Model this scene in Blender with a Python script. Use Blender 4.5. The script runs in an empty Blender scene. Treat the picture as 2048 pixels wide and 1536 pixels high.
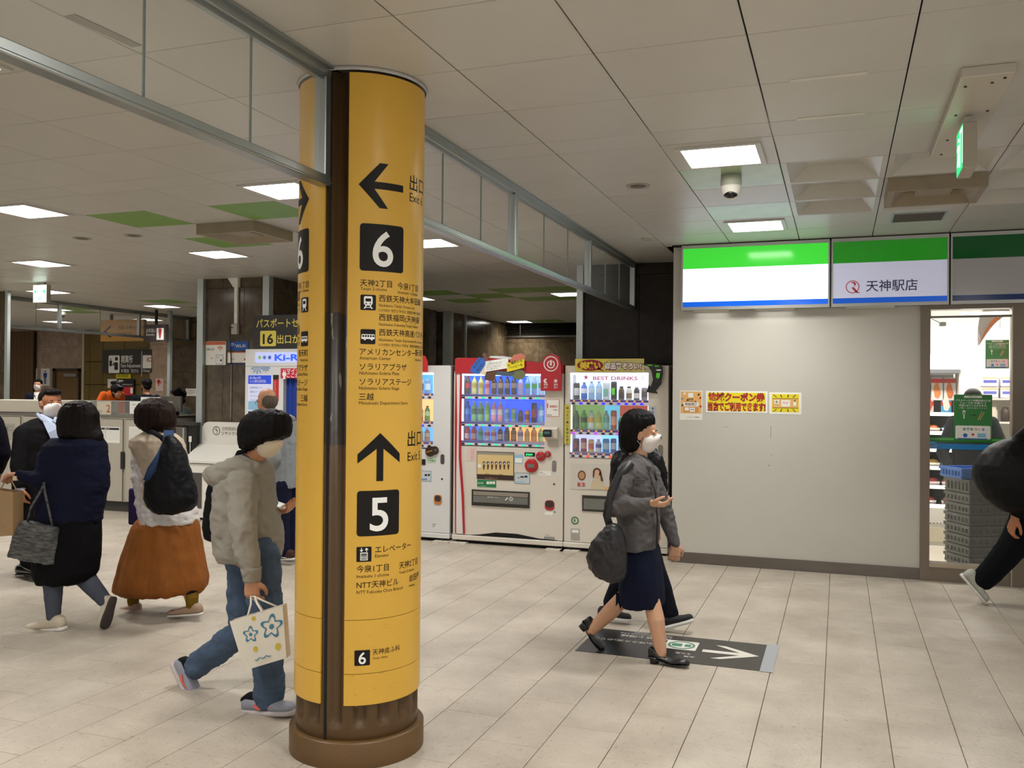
import bpy, math, random
import numpy as np
from mathutils import Vector, Matrix
rnd = random.Random(7)
SC = bpy.context.scene
COL = SC.collection
# ------------------------------------------------------------------ camera
F_PX, EYE = 1803.3, 1.6
def _rot(yaw, pitch, roll):
    cy, sy, cp, sp = math.cos(yaw), math.sin(yaw), math.cos(pitch), math.sin(pitch)
    fw = np.array([sy*cp, cy*cp, sp]); rt = np.array([cy, -sy, 0]); up = np.cross(rt, fw)
    c, s = math.cos(roll), math.sin(roll)
    return np.array([c*rt+s*up, -s*rt+c*up, fw])
MR = _rot(-.3479, .0073, .0083)
CAM = np.array([0, 0, EYE])
cam = bpy.data.cameras.new('camera'); cam_o = bpy.data.objects.new('camera', cam); COL.objects.link(cam_o)
cam.sensor_width = 36; cam.lens = F_PX/2048*36; cam.clip_start = .05; cam.clip_end = 80
_m = Matrix([list(MR[0]), list(MR[1]), list(-MR[2])]).transposed().to_4x4(); _m.translation = Vector((0, 0, EYE))
cam_o.matrix_world = _m
SC.camera = cam_o
# ------------------------------------------------------------------ view, world, exposure
SC.view_settings.view_transform = 'Standard'; SC.view_settings.look = 'None'
SC.view_settings.gamma = 1; SC.view_settings.use_curve_mapping = False
SC.view_settings.exposure = 0.22
SC.cycles.use_denoising = True
SC.cycles.max_bounces = 6; SC.cycles.diffuse_bounces = 3; SC.cycles.glossy_bounces = 3
SC.cycles.transmission_bounces = 4; SC.cycles.transparent_max_bounces = 12
SC.cycles.caustics_reflective = False; SC.cycles.caustics_refractive = False
SC.cycles.sample_clamp_indirect = 4
world = bpy.data.worlds.new('concourse_ambience'); SC.world = world; world.use_nodes = True
world.node_tree.nodes['Background'].inputs[0].default_value = (1.0, .975, .94, 1)
world.node_tree.nodes['Background'].inputs[1].default_value = .72
LAMP = 12.0          # radiance of the ceiling light diffusers
LAMP_W, LAMP_SPREAD = 17.0, 2.15      # the louvred fittings throw most of their light downwards
def ray(x, y): return MR.T @ np.array([(x-1024)/F_PX, -(y-768)/F_PX, 1.])
def at_z(x, y, z=0.): d = ray(x, y); return CAM+d*(z-EYE)/d[2]
def at_y(x, y, Y): d = ray(x, y); return CAM+d*Y/d[1]
def at_x(x, y, X): d = ray(x, y); return CAM+d*X/d[0]
def proj(p):
    c = MR @ (np.array(p, float)-CAM)
    return (1024+F_PX*c[0]/c[2], 768-F_PX*c[1]/c[2], c[2])
# ------------------------------------------------------------------ colour and materials
def lin(h):
    if isinstance(h, tuple): return h if len(h) == 4 else (*h, 1)
    h = h.lstrip('#'); v = [int(h[i:i+2], 16)/255 for i in (0, 2, 4)]
    return tuple((c/12.92 if c <= .04045 else ((c+.055)/1.055)**2.4) for c in v)+(1,)
MATS = {}
def mat(name, c, rough=.5, metal=0., spec=.5, vary=0., vscale=8., bump=0., bscale=60., stretch=None, emit=None, estr=0., alpha=None, trans=0., coat=0., rand=0., sheen=0., wave=None):
    if name in MATS: return MATS[name]
    m = bpy.data.materials.new(name); m.use_nodes = True; nt = m.node_tree; b = nt.nodes['Principled BSDF']
    b.inputs['Base Color'].default_value = lin(c); b.inputs['Roughness'].default_value = rough
    b.inputs['Metallic'].default_value = metal; b.inputs['Specular IOR Level'].default_value = spec
    b.inputs['Coat Weight'].default_value = coat; b.inputs['Transmission Weight'].default_value = trans
    if sheen: b.inputs['Sheen Weight'].default_value = sheen
    if alpha is not None: b.inputs['Alpha'].default_value = alpha
    if emit: b.inputs['Emission Color'].default_value = lin(emit); b.inputs['Emission Strength'].default_value = estr
    def coords():
        tc = nt.nodes.new('ShaderNodeTexCoord'); mp = nt.nodes.new('ShaderNodeMapping')
        nt.links.new(tc.outputs['Object'], mp.inputs[0])
        if stretch: mp.inputs['Scale'].default_value = stretch
        return mp
    mp = None
    if vary or rand:
        mix = nt.nodes.new('ShaderNodeHueSaturation'); mix.inputs['Color'].default_value = lin(c)
        if vary:
            mp = coords(); n = nt.nodes.new('ShaderNodeTexNoise'); n.inputs['Scale'].default_value = vscale; n.inputs['Detail'].default_value = 6
            n.inputs['Roughness'].default_value = .65
            nt.links.new(mp.outputs[0], n.inputs[0])
            r = nt.nodes.new('ShaderNodeMapRange'); r.inputs[1].default_value = .3; r.inputs[2].default_value = .7
            r.inputs[3].default_value = 1-vary; r.inputs[4].default_value = 1+vary
            nt.links.new(n.outputs[0], r.inputs[0]); src = r.outputs[0]
        else:
            v = nt.nodes.new('ShaderNodeValue'); v.outputs[0].default_value = 1; src = v.outputs[0]
        if rand:
            oi = nt.nodes.new('ShaderNodeObjectInfo'); r2 = nt.nodes.new('ShaderNodeMapRange')
            r2.inputs[3].default_value = 1-rand; r2.inputs[4].default_value = 1+rand
            nt.links.new(oi.outputs['Random'], r2.inputs[0])
            mu = nt.nodes.new('ShaderNodeMath'); mu.operation = 'MULTIPLY'
            nt.links.new(src, mu.inputs[0]); nt.links.new(r2.outputs[0], mu.inputs[1]); src = mu.outputs[0]
        nt.links.new(src, mix.inputs['Value']); nt.links.new(mix.outputs[0], b.inputs['Base Color'])
    if bump:
        mp = mp or coords(); n = nt.nodes.new('ShaderNodeTexNoise'); n.inputs['Scale'].default_value = bscale; n.inputs['Detail'].default_value = 4
        nt.links.new(mp.outputs[0], n.inputs[0]); bp = nt.nodes.new('ShaderNodeBump'); bp.inputs['Strength'].default_value = bump
        bp.inputs['Distance'].default_value = .02
        nt.links.new(n.outputs[0], bp.inputs['Height']); nt.links.new(bp.outputs[0], b.inputs['Normal'])
    MATS[name] = m; return m
def glow(name, c, s, surface='#ffffff'):
    return mat(name, surface, rough=.4, emit=c, estr=s)
# ------------------------------------------------------------------ objects
def tag(o, label=None, cat=None, group=None, kind=None):
    if label: o['label'] = label
    if cat: o['category'] = cat
    if group: o['group'] = group
    if kind: o['kind'] = kind
    return o
def empty(name, loc=(0, 0, 0), parent=None, rz=0.):
    o = bpy.data.objects.new(name, None); COL.objects.link(o); o.location = loc; o.rotation_euler = (0, 0, rz); o.empty_display_size = .1
    if parent is not None: o.parent = parent
    return o
def thing(name, label, cat, loc=(0, 0, 0), rz=0., group=None):
    return tag(empty(name, loc, None, rz), label, cat, group)
_txt = {}
_tc = bpy.data.curves.new('lettering_source', 'FONT'); _to = bpy.data.objects.new('lettering_source', _tc)
def glyphs(s, bold=0., res=3):
    k = (s, bold, res)
    if k not in _txt:
        _tc.body = s; _tc.offset = bold; _tc.resolution_u = res
        m = _to.to_mesh(); v = [tuple(a.co) for a in m.vertices]; f = [tuple(p.vertices) for p in m.polygons]
        _to.to_mesh_clear(); _txt[k] = (v, f)
    return _txt[k]
class MB:
    """collects simple solids and builds them as one mesh"""
    def __init__(s): s.v = []; s.f = []; s.mi = []; s.mats = []; s.sm = []; s.cur = 0; s.smooth = False; s.X = None
    def m(s, mt):
        if mt not in s.mats: s.mats.append(mt)
        s.cur = s.mats.index(mt); return s
    def add(s, vs, fs):
        n = len(s.v)
        if s.X is not None: vs = [s.X(*p) for p in vs]
        s.v += [tuple(map(float, p)) for p in vs]; s.f += [tuple(i+n for i in f) for f in fs]
        s.mi += [s.cur]*len(fs); s.sm += [s.smooth]*len(fs); return s
    def box(s, a, b):
        x0, y0, z0 = a; x1, y1, z1 = b
        if x0 > x1: x0, x1 = x1, x0
        if y0 > y1: y0, y1 = y1, y0
        if z0 > z1: z0, z1 = z1, z0
        return s.add([(x0,y0,z0),(x1,y0,z0),(x1,y1,z0),(x0,y1,z0),(x0,y0,z1),(x1,y0,z1),(x1,y1,z1),(x0,y1,z1)],
            [(0,3,2,1),(4,5,6,7),(0,1,5,4),(1,2,6,5),(2,3,7,6),(3,0,4,7)])
    def bbox(s, a, b, r=.01):
        """box with chamfered edges"""
        lo = [min(a[i], b[i]) for i in range(3)]; hi = [max(a[i], b[i]) for i in range(3)]
        r = min(r, min(hi[i]-lo[i] for i in range(3))*.49)
        vs = []; idx = {}
        for sx in (0, 1):
            for sy in (0, 1):
                for sz in (0, 1):
                    for ax in range(3):
                        p = [(lo, hi)[q][i] for i, q in enumerate((sx, sy, sz))]
                        for i, q in enumerate((sx, sy, sz)):
                            if i != ax: p[i] += r*(1-2*q)
                        idx[(sx, sy, sz, ax)] = len(vs); vs.append(tuple(p))
        fs = []
        for ax in range(3):
            o = [i for i in range(3) if i != ax]
            for q in (0, 1):
                def K(u, w, a=ax):
                    c = [0, 0, 0]; c[ax] = q; c[o[0]] = u; c[o[1]] = w; return idx[(*c, a)]
                f = [K(0, 0), K(1, 0), K(1, 1), K(0, 1)]
                if (q == 0) ^ (ax == 1): f = f[::-1]
                fs.append(tuple(f))
        for ax in range(3):
            o = [i for i in range(3) if i != ax]
            for u in (0, 1):
                for w in (0, 1):
                    c0 = [0]*3; c1 = [0]*3; c1[ax] = 1
                    for c in (c0, c1): c[o[0]] = u; c[o[1]] = w
                    f = [idx[(*c0, o[0])], idx[(*c1, o[0])], idx[(*c1, o[1])], idx[(*c0, o[1])]]
                    if (u == w) ^ (ax == 1): f = f[::-1]
                    fs.append(tuple(f))
        for sx in (0, 1):
            for sy in (0, 1):
                for sz in (0, 1):
                    f = [idx[(sx, sy, sz, a)] for a in range(3)]
                    if (sx+sy+sz) % 2 == 0: f = f[::-1]
                    fs.append(tuple(f))
        return s.add(vs, fs)
    def prism(s, pts, a, b, axis='y'):
        """polygon pts (2-D) extruded along an axis from a to b"""
        n = len(pts)
        def P(p, t): return {'x': (t, p[0], p[1]), 'y': (p[0], t, p[1]), 'z': (p[0], p[1], t)}[axis]
        vs = [P(p, a) for p in pts]+[P(p, b) for p in pts]
        fs = [tuple(range(n)), tuple(range(2*n-1, n-1, -1))]+[(i, i+n, (i+1) % n+n, (i+1) % n) for i in range(n)]
        area = sum(pts[i][0]*pts[(i+1) % n][1]-pts[(i+1) % n][0]*pts[i][1] for i in range(n))
        flip = (area > 0) == (b > a)
        if axis == 'y': flip = not flip
        if flip is False: fs = [f[::-1] for f in fs]
        # orientation: make normals point outwards
        return s.add(vs, fs)
    def cyl(s, c, r, h, axis='z', n=16, r2=None, cap=True):
        r2 = r if r2 is None else r2; vs = []
        for k, (rr, t) in enumerate(((r, 0), (r2, h))):
            for i in range(n):
                a = 2*math.pi*i/n; u, w = rr*math.cos(a), rr*math.sin(a)
                vs.append({'z': (c[0]+u, c[1]+w, c[2]+t), 'x': (c[0]+t, c[1]+u, c[2]+w), 'y': (c[0]+w, c[1]+t, c[2]+u)}[axis])
        sm = s.smooth
        s.smooth = True; s.add(vs, [(i, (i+1) % n, (i+1) % n+n, i+n) for i in range(n)]); s.smooth = sm
        if cap: s.add(vs, [tuple(range(n-1, -1, -1)), tuple(range(n, 2*n))])
        return s
    def lathe(s, prof, n=16, c=(0, 0, 0), cap=True):
        vs = []; fs = []
        for r, z in prof:
            for i in range(n):
                a = 2*math.pi*i/n; vs.append((c[0]+r*math.cos(a), c[1]+r*math.sin(a), c[2]+z))
        for k in range(len(prof)-1):
            for i in range(n):
                fs.append((k*n+i, k*n+(i+1) % n, (k+1)*n+(i+1) % n, (k+1)*n+i))
        if cap: fs += [tuple(range(n-1, -1, -1)), tuple(range((len(prof)-1)*n, len(prof)*n))]
        sm = s.smooth; s.smooth = True; s.add(vs, fs); s.smooth = sm; return s
    def tube(s, pts, r, n=8, cap=True):
        pts = [Vector(p) for p in pts]; rs = r if isinstance(r, (list, tuple)) else [r]*len(pts); vs = []; fs = []
        prev = None
        for i, p in enumerate(pts):
            t = (pts[min(i+1, len(pts)-1)]-pts[max(i-1, 0)]).normalized()
            if prev is None: u = t.orthogonal().normalized()
            else:
                u = prev-t*prev.dot(t)
                u = u.normalized() if u.length > 1e-6 else t.orthogonal().normalized()
            prev = u; w = t.cross(u)
            for k in range(n):
                a = 2*math.pi*k/n; vs.append(tuple(p+(u*math.cos(a)+w*math.sin(a))*rs[i]))
        for i in range(len(pts)-1):
            for k in range(n): fs.append((i*n+k, i*n+(k+1) % n, (i+1)*n+(k+1) % n, (i+1)*n+k))
        if cap: fs += [tuple(range(n-1, -1, -1)), tuple(range((len(pts)-1)*n, len(pts)*n))]
        sm = s.smooth; s.smooth = True; s.add(vs, fs); s.smooth = sm; return s
    def loft(s, rings, cap=True):
        n = len(rings[0]); vs = [p for r in rings for p in r]; fs = []
        for i in range(len(rings)-1):
            for k in range(n): fs.append((i*n+k, i*n+(k+1) % n, (i+1)*n+(k+1) % n, (i+1)*n+k))
        if cap: fs += [tuple(range(n-1, -1, -1)), tuple(range((len(rings)-1)*n, len(rings)*n))]
        sm = s.smooth; s.smooth = True; s.add(vs, fs); s.smooth = sm; return s
    def ball(s, c, r, n=12, k=8):
        r = r if isinstance(r, (list, tuple)) else (r, r, r)
        return s.loft([[(c[0]+r[0]*math.cos(2*math.pi*i/n)*math.sin(math.pi*(j+.15)/(k-.7)), c[1]+r[1]*math.sin(2*math.pi*i/n)*math.sin(math.pi*(j+.15)/(k-.7)), c[2]-r[2]*math.cos(math.pi*(j+.15)/(k-.7))) for i in range(n)] for j in range(k)])
    def plate(s, pts, y, t=.002):
        """flat polygon (x, z) facing -y, t thick"""
        return s.prism(pts, y, y+t, 'y')
    def rect(s, x0, z0, x1, z1, y, t=.002): return s.box((x0, y, z0), (x1, y+t, z1))
    def rrect(s, x0, z0, x1, z1, y, r=.01, t=.002, k=4):
        if x0 > x1: x0, x1 = x1, x0
        if z0 > z1: z0, z1 = z1, z0
        pts = []
        for cx, cz, a0 in ((x1-r, z1-r, 0), (x0+r, z1-r, 90), (x0+r, z0+r, 180), (x1-r, z0+r, 270)):
            for i in range(k+1):
                a = math.radians(a0+90*i/k); pts.append((cx+r*math.cos(a), cz+r*math.sin(a)))
        return s.plate(pts, y, t)
    def disc(s, x, z, r, y, t=.002, n=20, r2=None): return s.plate([(x+r*math.cos(2*math.pi*i/n), z+(r2 or r)*math.sin(2*math.pi*i/n)) for i in range(n)], y, t)
    def ring(s, x, z, r, w, y, n=24, a0=0, a1=360):
        vs = []; fs = []
        for i in range(n+1):
            a = math.radians(a0+(a1-a0)*i/n)
            vs += [(x+r*math.cos(a), y, z+r*math.sin(a)), (x+(r-w)*math.cos(a), y, z+(r-w)*math.sin(a))]
        for i in range(n): fs.append((2*i, 2*i+1, 2*i+3, 2*i+2))
        return s.add(vs, fs)
    def text(s, st, x, z, h, y, bold=0., align='l', w=None, rot=0., res=3):
        """letters of cap height h with baseline at (x, z), facing -y"""
        v, f = glyphs(st, bold, res)
        if not v: return s
        k = h/.73; xs = [p[0] for p in v]; W = (max(xs)-min(xs))*k; kx = k*(w/W) if w else k; W = W*kx/k
        ox = {'l': 0, 'c': -W/2, 'r': -W}[align]; mn = min(xs); c, sn = math.cos(rot), math.sin(rot)
        P = []
        for p in v:
            a, b = ox+(p[0]-mn)*kx, p[1]*k; P.append((x+a*c-b*sn, y, z+a*sn+b*c))
        return s.add(P, f)
    def build(s, name, parent=None, mt=None, loc=None, world=False, kind=None):
        if mt is not None and not s.mats: s.mats = [mt]
        me = bpy.data.meshes.new(name); V = s.v
        if world and parent is not None:
            q = parent.matrix_basis.translation if parent.parent is None else parent.matrix_basis.translation+parent.parent.matrix_basis.translation
            V = [(p[0]-q[0], p[1]-q[1], p[2]-q[2]) for p in V]
        me.from_pydata(V, [], s.f)
        for a in s.mats: me.materials.append(a)
        if s.mats and len(s.mats) > 1: me.polygons.foreach_set('material_index', s.mi)
        me.polygons.foreach_set('use_smooth', s.sm)
        me.update()
        o = bpy.data.objects.new(name, me); COL.objects.link(o)
        if parent is not None: o.parent = parent
        if loc is not None: o.location = loc
        if kind: o['kind'] = kind
        return o
def M(): return MB()
def copy_tree(o, parent=None):
    c = o.copy(); COL.objects.link(c)
    if parent is not None: c.parent = parent
    for ch in list(o.children): copy_tree(ch, c)
    return c
ORD = ['first', 'second', 'third', 'fourth', 'fifth', 'sixth', 'seventh', 'eighth', 'ninth', 'tenth', 'eleventh', 'twelfth', 'thirteenth', 'fourteenth']
# ------------------------------------------------------------------ shared materials
ALU = mat('brushed_aluminium', '#a9afae', .32, .85, bump=.02, bscale=200)
ALUP = mat('anodised_post', '#b4bbb8', .4, .6)
STEEL = mat('stainless', '#8d8880', .3, .9, vary=.08, vscale=3, stretch=(20, 1, 1))
BLACK = mat('black', '#151412', .5)
DARK = mat('dark_void', '#0b0a09', .9)
WHITE = mat('white_paint', '#e6e3da', .45)
INK = mat('ink', '#1d1712', .6)
INKW = mat('ink_white', '#e9e9e4', .6)
PAPER = mat('paper', '#e4e1d8', .7)
GLASS = mat('screen_glass', '#eef4f0', .02, trans=0, alpha=.08, spec=.5)
# ------------------------------------------------------------------ setting: floor
ZC = 2.97; S = .9786
def area_px(x0, y0, x1, y1, z):
    P = []
    for x, y in ((x0, y0), (x1, y0), (x1, y1), (x0, y1)):
        q = proj((x, y, z))
        if q[2] < .3: return 0
        P.append((min(max(q[0], -30), 2080), min(max(q[1], -30), 1566)))
    return abs(sum(P[i][0]*P[(i+1) % 4][1]-P[(i+1) % 4][0]*P[i][1] for i in range(4)))/2
floor = M().m(mat('floor_joint', '#5d5242', .8)).box((-24, -4, -.06), (6, 20, -.008)).build('floor'); floor['kind'] = 'structure'
def floor_mat():
    m = mat('floor_stone', '#b3a48d', .34, bump=.12, bscale=55, spec=.45); nt = m.node_tree; b = nt.nodes['Principled BSDF']
    tc = nt.nodes.new('ShaderNodeTexCoord'); oi = nt.nodes.new('ShaderNodeObjectInfo')
    g = nt.nodes.new('ShaderNodeNewGeometry')
    def noise(sc, det, rg):
        n = nt.nodes.new('ShaderNodeTexNoise'); n.inputs['Scale'].default_value = sc; n.inputs['Detail'].default_value = det; n.inputs['Roughness'].default_value = rg
        nt.links.new(g.outputs['Position'], n.inputs[0]); return n
    n1 = noise(2.6, 5, .6); n2 = noise(38, 4, .7); n3 = noise(11, 3, .5)
    r = nt.nodes.new('ShaderNodeValToRGB'); r.color_ramp.elements[0].position = .3; r.color_ramp.elements[0].color = lin('#a4998a')
    r.color_ramp.elements[1].position = .72; r.color_ramp.elements[1].color = lin('#c0b6a7')
    nt.links.new(n1.outputs[0], r.inputs[0])
    sp = nt.nodes.new('ShaderNodeValToRGB'); sp.color_ramp.elements[0].position = .30; sp.color_ramp.elements[0].color = (.5, .46, .4, 1)
    sp.color_ramp.elements[1].position = .42; sp.color_ramp.elements[1].color = (1, 1, 1, 1)
    nt.links.new(n2.outputs[0], sp.inputs[0])
    mx = nt.nodes.new('ShaderNodeMix'); mx.data_type = 'RGBA'; mx.blend_type = 'MULTIPLY'; mx.inputs[0].default_value = .8
    nt.links.new(r.outputs[0], mx.inputs[6]); nt.links.new(sp.outputs[0], mx.inputs[7])
    hs = nt.nodes.new('ShaderNodeHueSaturation'); r2 = nt.nodes.new('ShaderNodeMapRange'); r2.inputs[3].default_value = .965; r2.inputs[4].default_value = 1.035
    nt.links.new(oi.outputs['Random'], r2.inputs[0]); nt.links.new(r2.outputs[0], hs.inputs['Value']); nt.links.new(mx.outputs[2], hs.inputs['Color'])
    nt.links.new(hs.outputs[0], b.inputs['Base Color'])
    rr = nt.nodes.new('ShaderNodeMapRange'); rr.inputs[3].default_value = .22; rr.inputs[4].default_value = .5
    nt.links.new(n3.outputs[0], rr.inputs[0]); nt.links.new(rr.outputs[0], b.inputs['Roughness'])
    return m
FST = floor_mat()
TW, TL = .2967, .593
cells = []
for i in range(-50, 14):
    x0 = -.955+TW*i
    for j in range(-6, 28):
        y0 = 4.448+TL*j+(.5*TL if i % 2 else 0)-TL*6
        a = area_px(x0, y0, x0+TW, y0+TL, 0)
        cells.append((a, x0, y0))
cells.sort(reverse=True)
tile_src = M().m(FST).bbox((.0016, .0016, -.03), (TW-.0016, TL-.0016, 0), .0015); rest = M().m(FST); first = None
for k, (a, x0, y0) in enumerate(cells):
    if k < 298 and a > 0:
        if first is None: first = tile_src.build('tile', floor, loc=(x0, y0, 0))
        else:
            o = first.copy(); COL.objects.link(o); o.location = (x0, y0, 0)
    elif -22 < x0 < 4.5 and -2 < y0 < 19:
        rest.box((x0+.0016, y0+.0016, -.03), (x0+TW-.0016, y0+TL-.0016, 0))
rest.build('tile', floor, kind='stuff')
# ------------------------------------------------------------------ setting: ceiling
ceil_base = M().m(mat('ceiling_void', '#4a463e', .9)).box((-24, -4, ZC+.12), (6, 20, ZC+.2)).build('ceiling'); ceil_base['kind'] = 'structure'
CP = mat('ceiling_panel', '#bfbdb6', .36, spec=.4, vary=.03, vscale=2.5, rand=.025)
CGD = mat('ceiling_panel_green', '#6f9a3c', .4, vary=.04, rand=.03)
CGP = mat('ceiling_panel_green_glare', '#a9c09a', .3, vary=.12, vscale=5)  # green panels with the glare of nearby lights put into a paler colour
xe = sorted([-2.16-.6045*k for k in range(0, 38)])+[-2.08, -1.58, -.965, -.347, .272, .89, 1.505, 2.12, 2.74, 3.36, 3.97, 4.6]
ye = [-3.6, -3.0, -2.4, -1.8, -1.2, -.6, 0, .6, 1.2, 1.8, 2.41, 3.01, 3.62, 4.225, 4.83, 5.10, 5.71, 6.3, 6.89, 7.46, 8.05, 8.62]+[8.62+.59*k for k in range(1, 17)]
xe = [v*S for v in xe]; ye = [v*S for v in ye]
YWALL = 8.517
def near(v, L): return min(range(len(L)), key=lambda i: abs(L[i]-v*S))
green = {(near(-5.78, xe), near(5.71, ye)), (near(-4.575, xe), near(5.71, ye)), (near(-5.78, xe), near(6.89, ye)), (near(-4.575, xe), near(6.89, ye))}
for bx in (-5.78, -4.575, -10.6, -3.37-.6):
    green |= {(near(bx, xe), near(11.57, ye)), (near(bx, xe), near(12.75, ye))}
green |= {(near(-5.18, xe), near(12.16, ye)), (near(-10.0, xe), near(12.16, ye)), (near(-13.0, xe), near(12.16, ye)), (near(-13.6, xe), near(12.75, ye)), (near(-5.78, xe), near(17.0, ye))}
pale = {(near(-.965, xe), near(5.71, ye)), (near(-.965, xe), near(6.89, ye))}  # green panels drawn washed out, the glare being part of their colour
lights = []
for bx in (-.965, -3.974, -6.39, -8.81, -11.23, -13.6, -16.0, -18.4, 1.505):
    for by in (-1.8, .6, 2.41, 5.10, 7.46, 9.8, 12.3, 14.6, 16.6):
        if by in (9.8, 14.6) and bx > -11: continue
        i, j = near(bx, xe), near(by, ye)
        if bx > -2 and (ye[j] > 8.3 or (bx > 0 and by > 3)): continue
        if bx > -2 and by > 8: continue
        if (bx < -5 and by < 3) or (bx < -11 and by == 16.6): continue
        lights.append((i, j))
lights = set(lights)
pans = {(near(-.347, xe), near(v, ye)) for v in (5.71, 6.3, 6.89)} | {(near(.272, xe), near(5.71, ye)), (near(.272, xe), near(6.89, ye))} | {(near(.89, xe), near(v, ye)) for v in (5.71, 6.3, 6.89)}
cassette = {(near(.272, xe), near(6.3, ye)), (near(-5.18, xe), near(6.3, ye))}
def flat_panel(w, l, mt): return M().m(mt).bbox((.003, .003, 0), (w-.003, l-.003, .012), .002)
def pan_panel(w, l):
    b = M().m(CP); d, e, h = .035, .11, .085; o = [(.003, .003), (w-.003, .003), (w-.003, l-.003), (.003, l-.003)]
    i1 = [(d, d*.6), (w-d, d*.6), (w-d, l-d*.6), (d, l-d*.6)]; i2 = [(e+.03, e*.8), (w-e-.03, e*.8), (w-e-.03, l-e*.8), (e+.03, l-e*.8)]
    vs = [(*p, 0) for p in o]+[(*p, 0) for p in i1]+[(*p, h) for p in i2]+[(*p, .012) for p in o]
    fs = [(i, i+4, (i+1) % 4+4, (i+1) % 4) for i in range(4)]+[(i+4, i+8, (i+1) % 4+8, (i+1) % 4+4) for i in range(4)]+[(8, 11, 10, 9)]+[(i, (i+1) % 4, (i+1) % 4+12, i+12) for i in range(4)]
    return b.add(vs, fs)
def frame_panel(w, l, x0, y0, x1, y1):
    b = M().m(CP)
    for q in (((.003, .003), (w-.003, y0)), ((.003, y1), (w-.003, l-.003)), ((.003, y0), (x0, y1)), ((x1, y0), (w-.003, y1))): b.box((*q[0], 0), (*q[1], .012))
    return b
lamp_rects = []
cells = []
for i in range(len(xe)-1):
    for j in range(len(ye)-1):
        x0, x1, y0, y1 = xe[i], xe[i+1], ye[j], ye[j+1]
        if x1-x0 < .2: continue
        if x0 > -1.6 and y0 > YWALL-.03: continue
        if x0 > -1.6: y1 = min(y1, YWALL-.015)
        cells.append((area_px(x0, y0, x1, y1, ZC), i, j, x0, x1, y0, y1))
cells.sort(reverse=True)
ceil_rest = M(); srcs = {}; n = 0
for a, i, j, x0, x1, y0, y1 in cells:
    w, l = x1-x0, y1-y0; key = (i, j)
    kind = 'lit' if key in lights else 'pan' if key in pans else 'cas' if key in cassette else 'g' if key in green else 'p' if key in pale else 'f'
    if kind == 'lit':
        lamp_rects.append((x0+.085, y0+.09, x0+.515, y0+.53))
    sig = (kind, round(w, 3), round(l, 3))
    if sig not in srcs:
        b = pan_panel(w, l) if kind == 'pan' else frame_panel(w, l, .085, .09, .515, .53) if kind == 'lit' else frame_panel(w, l, .06, .06, w-.06, l-.06) if kind == 'cas' else flat_panel(w, l, {'g': CGD, 'p': CGP}.get(kind, CP))
        srcs[sig] = [b, None]
    b, o0 = srcs[sig]
    if n < 298 and a > 0:
        if o0 is None: srcs[sig][1] = o = b.build('panel', ceil_base, loc=(x0, y0, ZC))
        else: o = o0.copy(); COL.objects.link(o); o.location = (x0, y0, ZC)
        n += 1
    else:
        ceil_rest.m(b.mats[0]); ceil_rest.add([(p[0]+x0, p[1]+y0, p[2]+ZC) for p in b.v], b.f)
ceil_rest.build('panel', ceil_base, kind='stuff')
# recessed lights
LM = glow('lamp_diffuser', '#fffcf6', LAMP)
src = None; lit_labels = {}
near_txt = []
for k, (x0, y0, x1, y1) in enumerate(sorted(lamp_rects, key=lambda r: r[1])):
    q = proj(((x0+x1)/2, (y0+y1)/2, ZC)); vis = q[2] > .3 and -60 < q[0] < 2100 and -60 < q[1] < 1600
    if src is None:
        src = thing('ceiling_light', 'x', 'ceiling light', (x0, y0, ZC)); w, l = x1-x0, y1-y0
        b = M().m(CP)
        for p in (((-.02, -.02), (w+.02, .012)), ((-.02, l-.012), (w+.02, l+.02)), ((-.02, .012), (.012, l-.012)), ((w-.012, .012), (w+.02, l-.012))): b.box((*p[0], -.012), (*p[1], .03))
        b.build('frame', src)
        M().m(LM).box((.012, .012, .0), (w-.012, l-.012, .015)).build('diffuser', src); t = src
    else: t = copy_tree(src); t.location = (x0, y0, ZC)
    L = bpy.data.lights.new('fitting_light', 'AREA'); L.shape = 'RECTANGLE'; L.size = .40; L.size_y = .41; L.energy = LAMP_W; L.spread = LAMP_SPREAD; L.color = (1, .985, .955)
    lo = bpy.data.objects.new('fitting_light', L); COL.objects.link(lo); lo.location = ((x0+x1)/2, (y0+y1)/2, ZC-.016)
    t['group'] = 'recessed square ceiling lights'
    if not vis: t['label'] = 'square white recessed ceiling light beyond the edge of the view'
    else:
        gx, gy = round(x0, 1), round(y0, 1)
        t['label'] = None or 'square white recessed ceiling light, %s' % (
            {(-.9, 5.1): 'nearer of two beside the dome camera', (-.9, 7.4): 'small one above the white shop sign'}.get((gx, gy)) or
            ('behind the yellow column, %s row' % ORD[min(int(gy/2.2), 9)] if -4.5 < gx < -3 else
             '%s row from the camera, %s line left of the column' % (ORD[min(int(gy/2.2), 9)], ORD[min(max(int((-gx-3.8)/2.3), 0), 9)])))
    lit_labels[k] = t
tile = None
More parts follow.
